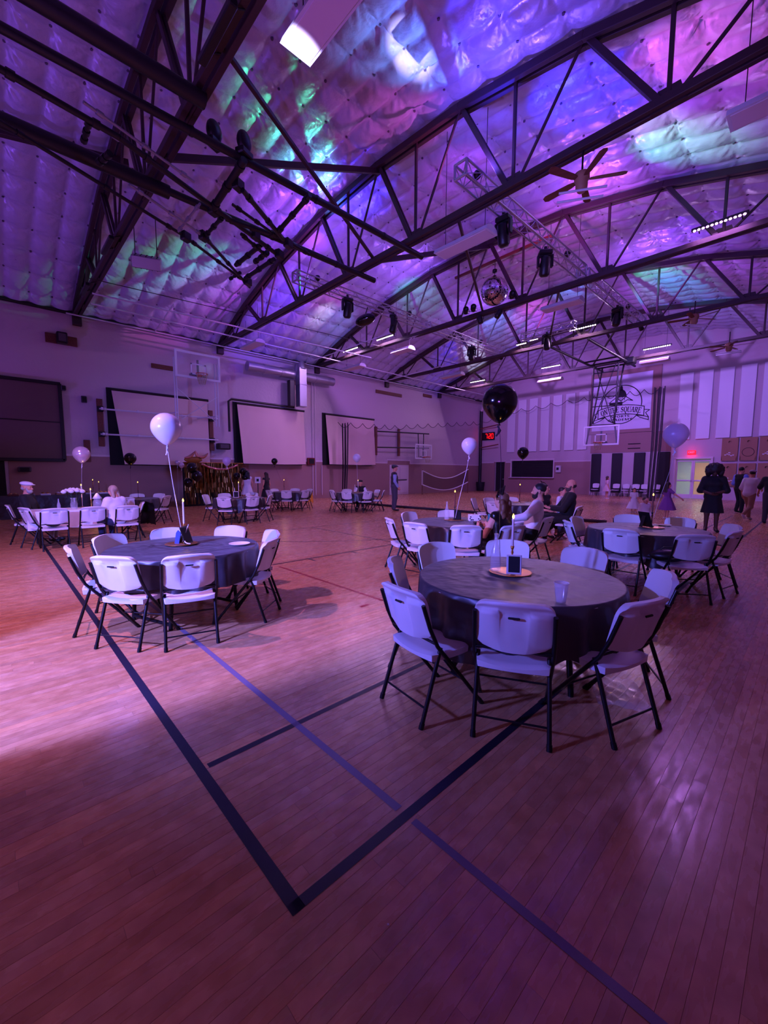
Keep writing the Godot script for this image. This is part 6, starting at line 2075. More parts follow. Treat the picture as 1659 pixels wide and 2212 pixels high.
func person(label: String, at: Vector3, yaw: float, o: Dictionary) -> Node3D:
	var t := thing("person", label, "person", at, yaw)
	t.scale = Vector3.ONE * (o.get("tall", 1.72) / 1.75)
	var J := joints(o)
	var cell: float = o.get("cell", 0.022)
	var fem: bool = o.get("fem", false)
	var skin: StandardMaterial3D = M[o.get("skin", "skin")]
	var s := grid(cell, J)
	torso(s, J, 0.0, fem)
	s.cap(J.neck - (J.neck - J.chest) * 0.2, J.head - (J.head - J.neck) * 0.45, 0.055, 0.05, 0.03)
	for e in ["l", "r"]:
		arm(s, J, e, 0.0, 2.0)
		leg(s, J, e, 0.0)
		s.cap(J["a" + e], J["t" + e], 0.042, 0.034, 0.03)
	var b := MB.new()
	s.mesh(b)
	var hb: Basis = Basis(Vector3.UP, o.get("look", 0.0)) * Basis(Vector3.RIGHT, o.get("nod", 0.0))
	var hx := Transform3D(hb * o.get("headsize", 1.0), J.head)
	b.add(head_mb, hx)
	for e in ["l", "r"]:
		var d: Vector3 = (J["w" + e] - J["e" + e]).normalized()
		var ref := Vector3(0, 0, 1) if absf(d.z) < 0.8 else Vector3(0, 1, 0)
		var z := (ref - d * ref.dot(d)).normalized()
		var hB := Basis((-d).cross(z), -d, z)
		if e == "r": hB = hB * Basis.from_scale(Vector3(-1, 1, 1))
		b.add(hand_mb, Transform3D(hB, J["w" + e]))
	part(t, "body", b, skin)
	b = MB.new()
	for q in [-1.0, 1.0]:
		b.ell(hx * Vector3(q * 0.032, 0.008, 0.077), Vector3(0.012, 0.008, 0.008), 8, 6, hb)
	part(t, "eyes", b, M.ink)
	for g in o.get("wear", []):
		s = grid(cell * g.get("fine", 1.0), J)
		var d: float = g.get("d", 0.014)
		for p in g.parts:
			match p:
				"torso": torso(s, J, d, fem)
				"pelvis":
					var x: Vector3 = (J.sl - J.sr).normalized()
					for q in [-1.0, 1.0]: s.cap(J.pelvis + x * q * 0.052, J.pelvis.lerp(J.waist, 0.8) + x * q * 0.045, 0.11 + d, 0.1 + d, 0.05)
				"long":
					for e in ["l", "r"]: arm(s, J, e, d, 1.95)
				"short":
					for e in ["l", "r"]: arm(s, J, e, d + 0.006, 0.75)
				"elbow":
					for e in ["l", "r"]: arm(s, J, e, d + 0.008, 1.15)
				"legs":
					for e in ["l", "r"]: leg(s, J, e, d, 1.96)
				"shorts":
					for e in ["l", "r"]: leg(s, J, e, d + 0.01, 1.0)
				"feet":
					for e in ["l", "r"]: s.cap(J["a" + e] - Vector3(0, 0.03, 0.01), J["t" + e], 0.046, 0.04, 0.03)
				"lap":
					for e in ["l", "r"]: s.cap(J["h" + e], J["k" + e], 0.1 + d, 0.085 + d, 0.06)
					s.cap(J.kl, J.kl.lerp(J.al, 0.5), 0.08 + d, 0.09 + d, 0.06)
					s.cap(J.kr, J.kr.lerp(J.ar, 0.5), 0.08 + d, 0.09 + d, 0.06)
		b = MB.new()
		s.mesh(b)
		if g.has("skirt"):
			# flared skirt, hem at the given height, radius; hung from the waist
			var hem: float = g.skirt[0]
			var R: float = g.skirt[1]
			var pts := []
			for i in 9:
				var f := i / 8.0
				for k in 41:
					var a := TAU * k / 40
					var r := lerpf(0.125, R, pow(f, 0.8)) * (1.0 + 0.07 * f * sin(7 * a))
					pts.append(Vector3(r * 1.12 * cos(a), lerpf(J.waist.y, hem, f), r * sin(a) + J.pelvis.z))
			b.sheet(pts, 41, true)
		part(t, g.name, b, cloth(g.col, g.get("gloss", 0.8)))
	hair(t, o.get("hair", ""), hx, o)
	return t

var cloths := {}
func cloth(c: Color, rough: float) -> StandardMaterial3D:
	var k := c.to_html() + str(rough)
	if not cloths.has(k):
		var m := mat("garment_" + k, c, rough)
		m.rim_enabled = true; m.rim = 0.3
		cloths[k] = m
	return cloths[k]

func hair(t: Node3D, kind: String, hx: Transform3D, o: Dictionary) -> void:
	if kind == "": return
	var s := SDF.new(Vector3(-0.3, -0.5, -0.36), Vector3(0.3, 0.3, 0.3), 0.011)
	match kind:
		"short":
			s.ell(Vector3(0, 0.055, -0.026), Vector3(0.084, 0.088, 0.098))
		"long":
			s.ell(Vector3(0, 0.05, -0.026), Vector3(0.09, 0.094, 0.102))
			for q in [-1.0, 0.0, 1.0]: s.cap(Vector3(q * 0.055, 0.02, -0.06), Vector3(q * 0.07, -0.26, -0.09), 0.055, 0.045)
		"curls":
			s.ell(Vector3(0, 0.05, -0.026), Vector3(0.092, 0.096, 0.104))
			for k in 22:
				var a := 2.2 + k * 0.115 + (0.0 if k < 11 else 0.1)
				var x := cos(k * 2.4) * 0.085
				var y := -0.02 - 0.012 * k
				s.ell(Vector3(x, y, -0.085 - 0.02 * sin(k * 1.7)), Vector3(0.036, 0.05, 0.036), 0.012)
				s.ell(Vector3(-x * 0.8, y - 0.03, -0.07), Vector3(0.04, 0.05, 0.04), 0.012)
		"afro":
			s.ell(Vector3(0, 0.05, -0.03), Vector3(0.17, 0.15, 0.15))
			for k in 46:
				var th := acos(1.0 - 1.5 * (k + 0.5) / 46.0)
				var ph := k * 2.39996
				var d := Vector3(sin(th) * cos(ph), cos(th), sin(th) * sin(ph))
				if d.z > 0.45 and d.y < 0.6: continue
				s.ell(Vector3(0, 0.04, -0.03) + d * Vector3(0.17, 0.15, 0.15), Vector3(0.05, 0.05, 0.05), 0.02)
			for q in [-1.0, 1.0]: s.ell(Vector3(q * 0.13, -0.06, -0.03), Vector3(0.065, 0.09, 0.08))
		"bun":
			s.ell(Vector3(0, 0.05, -0.026), Vector3(0.088, 0.092, 0.1))
			s.ell(Vector3(0, 0.12, -0.09), Vector3(0.045, 0.045, 0.045))
		"fringe":
			s.ell(Vector3(0, 0.05, -0.02), Vector3(0.086, 0.092, 0.1))
			for q in [-1.0, 1.0]: s.cap(Vector3(q * 0.06, 0.02, -0.04), Vector3(q * 0.075, -0.15, -0.05), 0.045, 0.035)
		"ring":
			s.ell(Vector3(0, -0.005, -0.045), Vector3(0.080, 0.05, 0.07))
	var b := MB.new()
	s.mesh(b, hx)
	part(t, "hair", b, cloth(o.get("haircol", Color(0.06, 0.04, 0.04)), 0.55))
	if o.has("beard"):
		s = SDF.new(Vector3(-0.15, -0.2, -0.15), Vector3(0.15, 0.1, 0.2), 0.009)
		s.ell(Vector3(0, -0.075, 0.045), Vector3(0.058, 0.055, 0.058), 0.02)
		for q in [-1.0, 1.0]: s.cap(Vector3(q * 0.062, -0.01, 0.015), Vector3(q * 0.05, -0.07, 0.04), 0.014, 0.02, 0.02)
		b = MB.new()
		s.mesh(b, hx)
		part(t, "beard", b, cloth(o.beard, 0.8))
	if o.has("cap"):
		b = MB.new()
		b.ell(hx * Vector3(0, 0.098, -0.005), Vector3(0.105, 0.052, 0.125), 18, 10, hx.basis * Basis(Vector3.RIGHT, 0.14))
		b.ell(hx * Vector3(0, 0.075, 0.105), Vector3(0.075, 0.012, 0.05), 14, 6, hx.basis * Basis(Vector3.RIGHT, 0.2))
		part(t, "flat_cap", b, cloth(o.cap, 0.85))
	if o.has("feather"):
		b = MB.new()
		for k in 5:
			b.tube([hx * Vector3(0.06, 0.08, 0.02 - 0.02 * k), hx * Vector3(0.08, 0.16 + 0.02 * k, 0.0 - 0.03 * k)], [0.018, 0.006], 6)
		b.ell(hx * Vector3(0.06, 0.07, 0.0), Vector3(0.035, 0.04, 0.05), 10, 8)
		part(t, "headpiece", b, M.balloon_black)

func build_people() -> void:
	make_templates()
	var BK := Color(0.035, 0.032, 0.04)
	var WH := Color(0.84, 0.83, 0.86)
	var GR := Color(0.26, 0.25, 0.29)
	var seat := chair(-12.05, -0.22, -11.95, -1.4, "white folding chair under the man in the white flat cap", "white folding chairs at the long table")
	person("older man in a white flat cap and dark jacket, sitting sideways at the white table", Vector3(-12.0, 0, -0.58), 2.75, {"sit": true, "lean": -0.05, "hair": "ring", "haircol": Color(0.6, 0.58, 0.58), "beard": Color(0.65, 0.62, 0.62), "cap": WH, "look": -0.15,
		"J": {"el": Vector3(0.25, 0.72, 0.06), "wl": Vector3(0.16, 0.62, 0.30), "er": Vector3(-0.25, 0.72, 0.06), "wr": Vector3(-0.14, 0.64, 0.30)},
		"wear": [{"name": "shirt", "parts": ["torso"], "col": WH, "d": 0.012}, {"name": "jacket", "parts": ["long", "torso"], "col": BK, "d": 0.02}, {"name": "trousers", "parts": ["pelvis", "legs"], "col": Color(0.62, 0.58, 0.56)}, {"name": "shoes", "parts": ["feet"], "col": BK, "gloss": 0.4}]})
	person("blond woman in a white ruffled top, seen from behind at the white table", Vector3(-10.5, 0, -1.94), -1.2, {"sit": true, "fem": true, "shoulder": 0.155, "hair": "fringe", "haircol": Color(0.62, 0.54, 0.46), "lean": 0.12, "look": 0.3, "tall": 1.64, "nod": 0.25,
		"J": {"el": Vector3(0.26, 0.74, 0.08), "wl": Vector3(0.2, 0.78, 0.32), "er": Vector3(-0.26, 0.74, 0.08), "wr": Vector3(-0.2, 0.78, 0.32)},
		"wear": [{"name": "ruffled_top", "parts": ["torso", "elbow"], "col": WH, "d": 0.03}, {"name": "jeans", "parts": ["pelvis", "legs"], "col": Color(0.08, 0.11, 0.24)}, {"name": "shoes", "parts": ["feet"], "col": BK}]})
	person("girl in a short white dress with long dark hair, standing right of the gold curtain", Vector3(-17.7, 0, -8.35), -1.9, {"fem": true, "shoulder": 0.145, "tall": 1.62, "hair": "long", "haircol": BK, "J": {"el": Vector3(0.24, 1.1, 0.02), "wl": Vector3(0.25, 0.95, 0.2)},
		"wear": [{"name": "white_dress", "parts": ["torso"], "col": WH, "d": 0.014, "skirt": [0.62, 0.26]}, {"name": "shoes", "parts": ["feet"], "col": WH}]})
	person("woman in a dark sleeveless dress facing the wall sign beside the girl in white", Vector3(-17.4, 0, -9.1), -1.3, {"fem": true, "shoulder": 0.15, "tall": 1.56, "hair": "long", "haircol": Color(0.16, 0.09, 0.07),
		"wear": [{"name": "dark_dress", "parts": ["torso"], "col": Color(0.07, 0.05, 0.06), "d": 0.014, "skirt": [0.5, 0.25]}, {"name": "shoes", "parts": ["feet"], "col": BK}]})
	chair(-14.0, -12.05, -13.15, -10.85, "white folding chair under the capped boy at the far table", "white folding chairs at the tables")
	person("boy in a dark flat cap and vest sitting at a far table facing us", Vector3(-13.72, 0, -11.65), 0.75, {"sit": true, "tall": 1.6, "hair": "short", "cap": BK, "shoulder": 0.165, "lean": 0.12, "J": {"el": Vector3(0.27, 0.78, 0.12), "wl": Vector3(0.13, 0.76, 0.33), "er": Vector3(-0.27, 0.78, 0.12), "wr": Vector3(-0.13, 0.76, 0.33)},
		"wear": [{"name": "shirt", "parts": ["torso", "long"], "col": WH, "d": 0.013}, {"name": "vest", "parts": ["torso"], "col": BK, "d": 0.02}, {"name": "trousers", "parts": ["pelvis", "legs"], "col": BK}, {"name": "shoes", "parts": ["feet"], "col": BK}]})
	person("man in a cap, grey vest and grey trousers standing alone before the left wall door", Vector3(-12.06, 0, -12.05), 2.55, {"tall": 1.86, "hair": "short", "cap": GR, "look": 0.0, "J": {"wl": Vector3(0.21, 0.93, 0.1), "wr": Vector3(-0.21, 0.93, 0.1)}, "cell": 0.019,
		"wear": [{"name": "shirt", "parts": ["torso", "long"], "col": Color(0.55, 0.60, 0.75), "d": 0.014}, {"name": "vest", "parts": ["torso"], "col": Color(0.17, 0.14, 0.16), "d": 0.022}, {"name": "trousers", "parts": ["pelvis", "legs"], "col": Color(0.24, 0.22, 0.27), "d": 0.024}, {"name": "shoes", "parts": ["feet"], "col": BK, "gloss": 0.4}]})
	person("woman with long blond curls and a black headpiece, seen from behind at the middle table", Vector3(-3.12, 0, -5.30), -1.75, {"sit": true, "fem": true, "shoulder": 0.15, "tall": 1.66, "hair": "curls", "haircol": Color(0.42, 0.27, 0.17), "feather": true, "cell": 0.016, "look": 0.1, "J": {"el": Vector3(0.23, 0.70, 0.12), "wl": Vector3(0.12, 0.79, 0.34), "er": Vector3(-0.23, 0.70, 0.12), "wr": Vector3(-0.12, 0.79, 0.34)},
		"wear": [{"name": "black_dress", "parts": ["torso", "lap"], "col": BK, "d": 0.012, "gloss": 0.3}, {"name": "shoes", "parts": ["feet"], "col": BK}]})
	chair(-3.0, -6.6, -4.1, -6.5, "white folding chair turned sideways under the man in the white shirt", "white folding chairs at the tables")
	person("bearded man in a white shirt and dark bow tie, turned in profile on his chair", Vector3(-3.32, 0, -6.62), -1.05, {"sit": true, "tall": 1.8, "hair": "short", "beard": Color(0.10, 0.07, 0.06), "lean": -0.16, "cell": 0.016, "J": {"el": Vector3(0.42, 0.84, 0.12), "wl": Vector3(0.50, 0.80, 0.36), "er": Vector3(-0.25, 0.70, 0.10), "wr": Vector3(-0.12, 0.66, 0.30)},
		"wear": [{"name": "white_shirt", "parts": ["torso", "long"], "col": WH, "d": 0.018}, {"name": "trousers", "parts": ["pelvis", "legs"], "col": BK}, {"name": "shoes", "parts": ["feet"], "col": BK}]})
	person("laughing woman in a dark sleeveless top and feathered headband, head turned to the right", Vector3(-4.75, 0, -10.0), 1.2, {"sit": true, "fem": true, "shoulder": 0.155, "tall": 1.68, "hair": "fringe", "feather": true, "haircol": Color(0.07, 0.04, 0.05), "lean": 0.1, "look": 0.5, "nod": -0.15, "cell": 0.018, "J": {"el": Vector3(0.25, 0.70, 0.10), "wl": Vector3(0.12, 0.72, 0.30), "er": Vector3(-0.24, 0.70, 0.08), "wr": Vector3(-0.1, 0.68, 0.3)},
		"wear": [{"name": "dark_top", "parts": ["torso", "lap"], "col": Color(0.06, 0.03, 0.05), "d": 0.012}, {"name": "shoes", "parts": ["feet"], "col": BK}]})
	chair(-3.55, -9.3, -4.6, -9.2, "white folding chair under the bald man in the black suit", "white folding chairs at the tables")
	person("bald man in a black suit leaning back on his chair, legs stretched to the left", Vector3(-3.85, 0, -9.3), -1.0, {"sit": true, "tall": 1.84, "lean": -0.12, "look": 0.15, "cell": 0.018, "beard": Color(0.25, 0.2, 0.2), "hair": "ring", "haircol": Color(0.12, 0.09, 0.09), "J": {"el": Vector3(0.25, 0.74, 0.12), "wl": Vector3(0.10, 0.74, 0.30), "er": Vector3(-0.26, 0.72, 0.12), "wr": Vector3(-0.1, 0.74, 0.32), "kl": Vector3(0.12, 0.53, 0.44), "al": Vector3(0.13, 0.12, 0.66), "tl": Vector3(0.14, 0.06, 0.82)},
		"wear": [{"name": "black_jacket", "parts": ["torso", "long"], "col": BK, "d": 0.024}, {"name": "black_trousers", "parts": ["pelvis", "legs"], "col": BK, "d": 0.018}, {"name": "shoes", "parts": ["feet"], "col": BK, "gloss": 0.35}]})
	person("small child in white standing at the bald man's knees", Vector3(-4.15, 0, -9.75), 1.5, {"tall": 1.2, "headsize": 1.25, "hair": "short", "haircol": Color(0.12, 0.07, 0.05), "wear": [{"name": "white_top", "parts": ["torso", "long", "pelvis"], "col": WH, "d": 0.02}, {"name": "trousers", "parts": ["legs"], "col": GR}, {"name": "shoes", "parts": ["feet"], "col": WH}]})
	person("child in a pale dress standing at the row of chairs under the dark pads", Vector3(-8.95, 0, -27.4), 2.2, {"tall": 1.36, "headsize": 1.2, "fem": true, "hair": "fringe", "haircol": Color(0.2, 0.12, 0.09), "cell": 0.03, "wear": [{"name": "pale_dress", "parts": ["torso", "short"], "col": Color(0.75, 0.62, 0.66), "d": 0.016, "skirt": [0.6, 0.28]}, {"name": "shoes", "parts": ["feet"], "col": WH}]})
	person("little girl in a white dress standing on the dance floor before the net", Vector3(-5.05, 0, -18.6), 0.3, {"tall": 0.95, "headsize": 1.35, "fem": true, "hair": "fringe", "haircol": Color(0.25, 0.15, 0.10), "cell": 0.03, "wear": [{"name": "white_dress", "parts": ["torso", "short"], "col": WH, "d": 0.02, "skirt": [0.3, 0.40]}, {"name": "shoes", "parts": ["feet"], "col": WH}]})
	person("girl in a purple dress reaching one arm out, left of the bright doors", Vector3(-3.55, 0, -16.8), 2.3, {"tall": 1.24, "headsize": 1.2, "fem": true, "hair": "long", "haircol": Color(0.12, 0.07, 0.07), "J": {"er": Vector3(-0.38, 1.22, 0.12), "wr": Vector3(-0.52, 1.05, 0.3)}, "wear": [{"name": "purple_dress", "parts": ["torso", "short"], "col": Color(0.42, 0.20, 0.50), "d": 0.016, "skirt": [0.45, 0.36]}, {"name": "shoes", "parts": ["feet"], "col": WH}]})
	person("toddler in a puffy white top crouching behind the right table", Vector3(-3.05, 0, -12.2), 0.9, {"tall": 0.92, "headsize": 1.4, "hair": "short", "haircol": Color(0.25, 0.15, 0.10), "wear": [{"name": "puffy_top", "parts": ["torso", "long", "pelvis"], "col": WH, "d": 0.05}, {"name": "trousers", "parts": ["legs"], "col": WH}, {"name": "shoes", "parts": ["feet"], "col": WH}]})
	person("woman in a black knee-length dress with big dark curly hair, facing us beside the doors", Vector3(-1.93, 0, -14.0), 0.25, {"tall": 1.74, "fem": true, "skin": "skin_dark", "hair": "afro", "haircol": Color(0.08, 0.035, 0.04), "shoulder": 0.175, "cell": 0.018, "J": {"el": Vector3(0.28, 1.12, 0.0), "wl": Vector3(0.06, 1.06, 0.22), "er": Vector3(-0.28, 1.12, 0.0), "wr": Vector3(-0.06, 1.03, 0.22)},
		"wear": [{"name": "black_dress", "parts": ["torso", "elbow", "pelvis"], "col": BK, "d": 0.03, "skirt": [0.52, 0.22]}, {"name": "shoes", "parts": ["feet"], "col": BK}]})
	person("man in a black vest and pale blue sleeves walking away near the tan boards", Vector3(-2.12, 0, -21.4), 2.6, {"tall": 1.8, "hair": "short", "J": {"kl": Vector3(0.11, 0.5, 0.14), "al": Vector3(0.11, 0.12, 0.02), "tl": Vector3(0.12, 0.05, 0.16)}, "wear": [{"name": "shirt", "parts": ["torso", "elbow"], "col": Color(0.5, 0.55, 0.85), "d": 0.016}, {"name": "vest", "parts": ["torso"], "col": BK, "d": 0.024}, {"name": "trousers", "parts": ["pelvis", "legs"], "col": BK, "d": 0.02}, {"name": "shoes", "parts": ["feet"], "col": BK}]})
	person("boy in a white shirt, cap and khaki trousers striding right past the tan boards", Vector3(-1.58, 0, -18.4), 2.7, {"tall": 1.66, "hair": "short", "cap": Color(0.7, 0.66, 0.72), "lean": 0.12, "look": 0.4, "J": {"kl": Vector3(0.1, 0.52, 0.18), "al": Vector3(0.1, 0.1, 0.22), "tl": Vector3(0.11, 0.035, 0.38), "kr": Vector3(-0.1, 0.48, -0.06), "ar": Vector3(-0.1, 0.24, -0.40), "tr": Vector3(-0.1, 0.10, -0.34), "er": Vector3(-0.28, 1.16, 0.08), "wr": Vector3(-0.2, 1.08, 0.30)},
		"wear": [{"name": "white_shirt", "parts": ["torso", "elbow", "pelvis"], "col": WH, "d": 0.026}, {"name": "khaki_trousers", "parts": ["legs"], "col": Color(0.62, 0.47, 0.38), "d": 0.018}, {"name": "sneakers", "parts": ["feet"], "col": WH}]})
	person("person in dark clothes cut by the right edge of the picture", Vector3(-1.0, 0, -17.6), 2.9, {"tall": 1.72, "hair": "short", "J": {"el": Vector3(0.3, 1.16, 0.04), "wl": Vector3(0.38, 0.98, 0.18)}, "wear": [{"name": "dark_shirt", "parts": ["torso", "elbow"], "col": BK, "d": 0.02}, {"name": "dark_trousers", "parts": ["pelvis", "legs"], "col": Color(0.2, 0.16, 0.17), "d": 0.02}, {"name": "shoes", "parts": ["feet"], "col": BK}]})

# ---------------------------------------------------------------- small things
func balloon(at: Vector3, r: float, key: String, label: String, tie: Vector3) -> void:
	var t := thing("balloon", label, "balloon", at)
	var b := MB.new()
	var prof := []
	for i in 19:
		var a := PI * i / 18.0
		var y := -cos(a)
		var x := sin(a)
		if y < 0: y *= 1.0 + 0.22 * (y * y); x *= 1.0 - 0.16 * y * y
		prof.append(Vector2(x * r, y * r))
	prof[0].x = 0.0
	prof[18].x = 0.0
	b.lathe(prof, 28)
	part(t, "skin", b, M[key])
	b = MB.new()
	b.lathe([Vector2(0.0, -r * 1.34), Vector2(r * 0.10, -r * 1.33), Vector2(r * 0.03, -r * 1.25), Vector2(r * 0.07, -r * 1.19)], 10)
	part(t, "knot", b, M[key])
	if tie != Vector3():
		b = MB.new()
		var d := tie - at
		var pts := []
		for i in 13:
			var f := i / 12.0
			pts.append(Vector3(0, -r * 1.3, 0).lerp(d, f) + Vector3(0.03 * sin(f * 5.0), 0, 0.02 * sin(f * 4.0)) * (1.0 - f))
		b.tube(pts, 0.0045 if key == "balloon_white" else 0.002, 5)
		for i in 3: b.tube([pts[0] + Vector3(0.012 * (i - 1), -0.01 - 0.02 * i, 0), pts[0] + Vector3(0.02 * (1 - i), -0.05 - 0.02 * i, 0.01)], 0.008, 5)
		part(t, "string", b, M.ribbon if key != "balloon_black" else M.net_rope)

func candle(x: float, y: float, z: float, top: float, label: String, dark := false) -> void:
	var t := thing("taper_candle", label, "candle", Vector3(x, y, z))
	var hgt := top - y
	var b := MB.new()
	b.lathe([Vector2(0, 0.0), Vector2(0.035, 0.0), Vector2(0.035, 0.008), Vector2(0.008, 0.02), Vector2(0.006, hgt * 0.3), Vector2(0.011, hgt * 0.34), Vector2(0.006, hgt * 0.38), Vector2(0.013, hgt * 0.42), Vector2(0.015, hgt * 0.46), Vector2(0, hgt * 0.46)], 12)
	part(t, "candlestick", b, M.gold if not dark else M.black_steel)
	b = MB.new()
	b.lathe([Vector2(0, hgt * 0.44), Vector2(0.011, hgt * 0.44), Vector2(0.009, hgt - 0.02), Vector2(0.004, hgt - 0.012), Vector2(0, hgt - 0.012)], 10)
	part(t, "taper", b, M.wax if not dark else M.rust_steel)
	b = MB.new()
	b.lathe([Vector2(0, -0.016), Vector2(0.010, -0.006), Vector2(0.008, 0.008), Vector2(0, 0.026)], 10, Transform3D(Basis(), Vector3(0, hgt, 0)))
	part(t, "flame", b, M.flame)
	omni(Vector3(x, top, z), Color(1.0, 0.72, 0.35), 0.05, 0.01)

func charger(x: float, z: float, label: String) -> void:
	var t := thing("charger_plate", label, "plate", Vector3(x, 0.752, z), 0, "gold charger plates")
	var b := MB.new()
	b.lathe([Vector2(0, 0.0), Vector2(0.11, 0.0), Vector2(0.165, 0.012), Vector2(0.168, 0.016), Vector2(0.16, 0.017), Vector2(0.115, 0.008), Vector2(0, 0.007)], 32)
	part(t, "plate", b, M.gold)

func photo_frame(x: float, z: float, yaw: float, w: float, h: float, tilt: float, label: String, pic := true) -> void:
	var t := thing("photo_frame", label, "picture frame", Vector3(x, 0.768, z), yaw)
	var B := Basis(Vector3.RIGHT, -tilt)
	var b := MB.new()
	b.box(B * Vector3(0, h / 2, 0), Vector3(w, h, 0.012), B, 0.004)
	part(t, "frame", b, M.black_plastic if not pic else M.white_enamel)
	b = MB.new()
	b.box(B * Vector3(0, h / 2, 0.0068), Vector3(w - 0.03, h - 0.03, 0.002), B)
	part(t, "picture", b, M.ink)
	b = MB.new()
	b.box(B * Vector3(0, h / 2, 0) + Vector3(0, -h * 0.1, -0.05), Vector3(w * 0.3, h * 0.75, 0.004), Basis(Vector3.RIGHT, 0.3))
	part(t, "stand", b, M.black_plastic)

func bottle(x: float, z: float, label: String, key := "clear_cup", s := 1.0) -> void:
	var t := thing("glass_bottle", label, "bottle", Vector3(x, 0.768, z))
	var b := MB.new()
	b.lathe([Vector2(0, 0.0), Vector2(0.04, 0.0), Vector2(0.042, 0.01), Vector2(0.042, 0.12), Vector2(0.036, 0.16), Vector2(0.016, 0.22), Vector2(0.013, 0.29), Vector2(0.016, 0.295), Vector2(0.016, 0.305), Vector2(0.0, 0.305)], 20, Transform3D(Basis.from_scale(Vector3(s, s, s)), Vector3()))
	part(t, "glass", b, M[key])

func build_small() -> void:
	# balloons
	balloon(Vector3(-4.90, 2.04, -1.41), 0.155, "balloon_white", "large pearly white balloon floating over the left table", Vector3(-4.87, 0.79, -1.52))
	balloon(Vector3(-1.81, 2.13, -3.0), 0.14, "balloon_black", "big shiny black balloon floating over the nearest table", Vector3(-1.75, 0.80, -2.98))
	balloon(Vector3(-4.06, 2.02, -5.82), 0.13, "balloon_white", "white balloon over the middle table, left of the red clock", Vector3(-4.2, 0.80, -5.66))
	balloon(Vector3(-1.46, 2.12, -7.15), 0.16, "balloon_clear", "translucent lilac balloon over the right table", Vector3(-1.66, 0.80, -7.05))
	balloon(Vector3(-5.54, 2.11, -10.42), 0.15, "balloon_black", "wrinkled black balloon in front of the serving window", Vector3(-5.6, 0.79, -10.3))
	balloon(Vector3(-12.68, 2.15, -10.56), 0.155, "balloon_white", "small white balloon before the third projection screen", Vector3(-13.0, 0.79, -10.9))
	balloon(Vector3(-15.78, 2.03, -8.66), 0.13, "balloon_black", "small black balloon at the foot of the second projection screen", Vector3(-15.5, 0.79, -9.0))
	balloon(Vector3(-12.72, 1.91, -5.35), 0.13, "balloon_clear", "pale balloon in front of the gold curtain", Vector3(-12.65, 0.79, -5.6))
	balloon(Vector3(-14.67, 1.98, -3.15), 0.17, "balloon_black", "black balloon at the lower left of the first projection screen", Vector3(-14.6, 0.79, -3.1))
	balloon(Vector3(-11.40, 1.96, -1.50), 0.17, "balloon_silver", "silvery pink balloon over the white table at far left", Vector3(-11.35, 0.79, -1.45))
	var cl := [[-17.6, 1.75, -5.95, 0.2], [-17.5, 1.42, -6.1, 0.21], [-17.65, 1.15, -5.8, 0.18]]
	for i in 3: balloon(Vector3(cl[i][0], cl[i][1], cl[i][2]), cl[i][3], "balloon_black", "black balloon in the bunch left of the gold curtain, %s" % ["top one", "middle one", "lowest one"][i], Vector3(cl[i][0], 0.02, cl[i][2]))
	var cr := [[-17.8, 1.62, -8.2, 0.15], [-17.9, 1.4, -7.95, 0.15], [-17.75, 1.32, -8.3, 0.17]]
	for i in 3: balloon(Vector3(cr[i][0], cr[i][1], cr[i][2]), cr[i][3], "balloon_black", "black balloon in the bunch by the girl in white, %s" % ["top one", "left one", "lowest one"][i], Vector3(cr[i][0], 0.02, cr[i][2]))
	for q in [[-17.9, 1.85, -5.65, 0.11, "left"], [-17.9, 1.95, -5.5, 0.10, "upper"]]: balloon(Vector3(q[0], q[1], q[2]), q[3], "balloon_silver", "small silvery balloon beside the black bunch at the gold curtain, %s one" % q[4], Vector3(q[0], 0.02, q[2]))
	# gold fringe curtain with foil banner
	var t := thing("fringe_curtain", "gold foil fringe curtain hung over a table against the left wall", "curtain", Vector3(-19.6, 0, -7.65))
	var rng := RandomNumberGenerator.new()
	rng.seed = 3
	var b := MB.new()
	for i in 300:
		var z := 1.36 - 2.72 * i / 299.0
		var w := 0.012
		var pts := []
		var a := rng.randf() * TAU
		var bot := 0.62 if rng.randf() < 0.7 else 0.1
		for k in 7:
			var y := lerpf(2.0, bot, k / 6.0)
			var o := Vector3(0.05 * sin(i * 0.35) + 0.02 * sin(a + k), 0, 0.012 * sin(a * 2 + k * 1.3))
			pts.append([Vector3(0, y, z) + o, a + k * 0.8])
		for k in 6:
			var p: Array = pts[k]
			var q: Array = pts[k + 1]
			var u := Vector3(sin(p[1]), 0, cos(p[1])) * w
			var v := Vector3(sin(q[1]), 0, cos(q[1])) * w
			b.quad(p[0] - u, p[0] + u, q[0] + v, q[0] - v)
	part(t, "fringe", b, M.gold_foil).set_meta("kind", "stuff")
	b = MB.new()
	b.box(Vector3(-0.25, 1.0, 0), Vector3(0.06, 2.0, 2.7), Basis(), 0.01)
	part(t, "black_backing", b, M.dark_recess)
	b = MB.new()
	b.tube([Vector3(0.02, 2.0, 1.38), Vector3(0.02, 2.0, -1.38)], 0.02, 6)
	part(t, "rod", b, M.gold)
	b = MB.new()
	var fest := []
	for i in 25: fest.append(Vector3(0.1, 1.92 - 0.22 * sin(PI * i / 24.0), 0.6 - 1.7 * i / 24.0))
	b.tube(fest, 0.035, 7)
	for i in 24: b.ell(fest[i], Vector3(0.04, 0.06, 0.05), 7, 5)
	part(t, "tinsel_garland", b, M.rose_foil)
	t = thing("foil_crown", "rose-gold foil star-tip balloon above the fringe curtain's left corner", "foil balloon", Vector3(-19.4, 2.22, -6.75))
	b = MB.new()
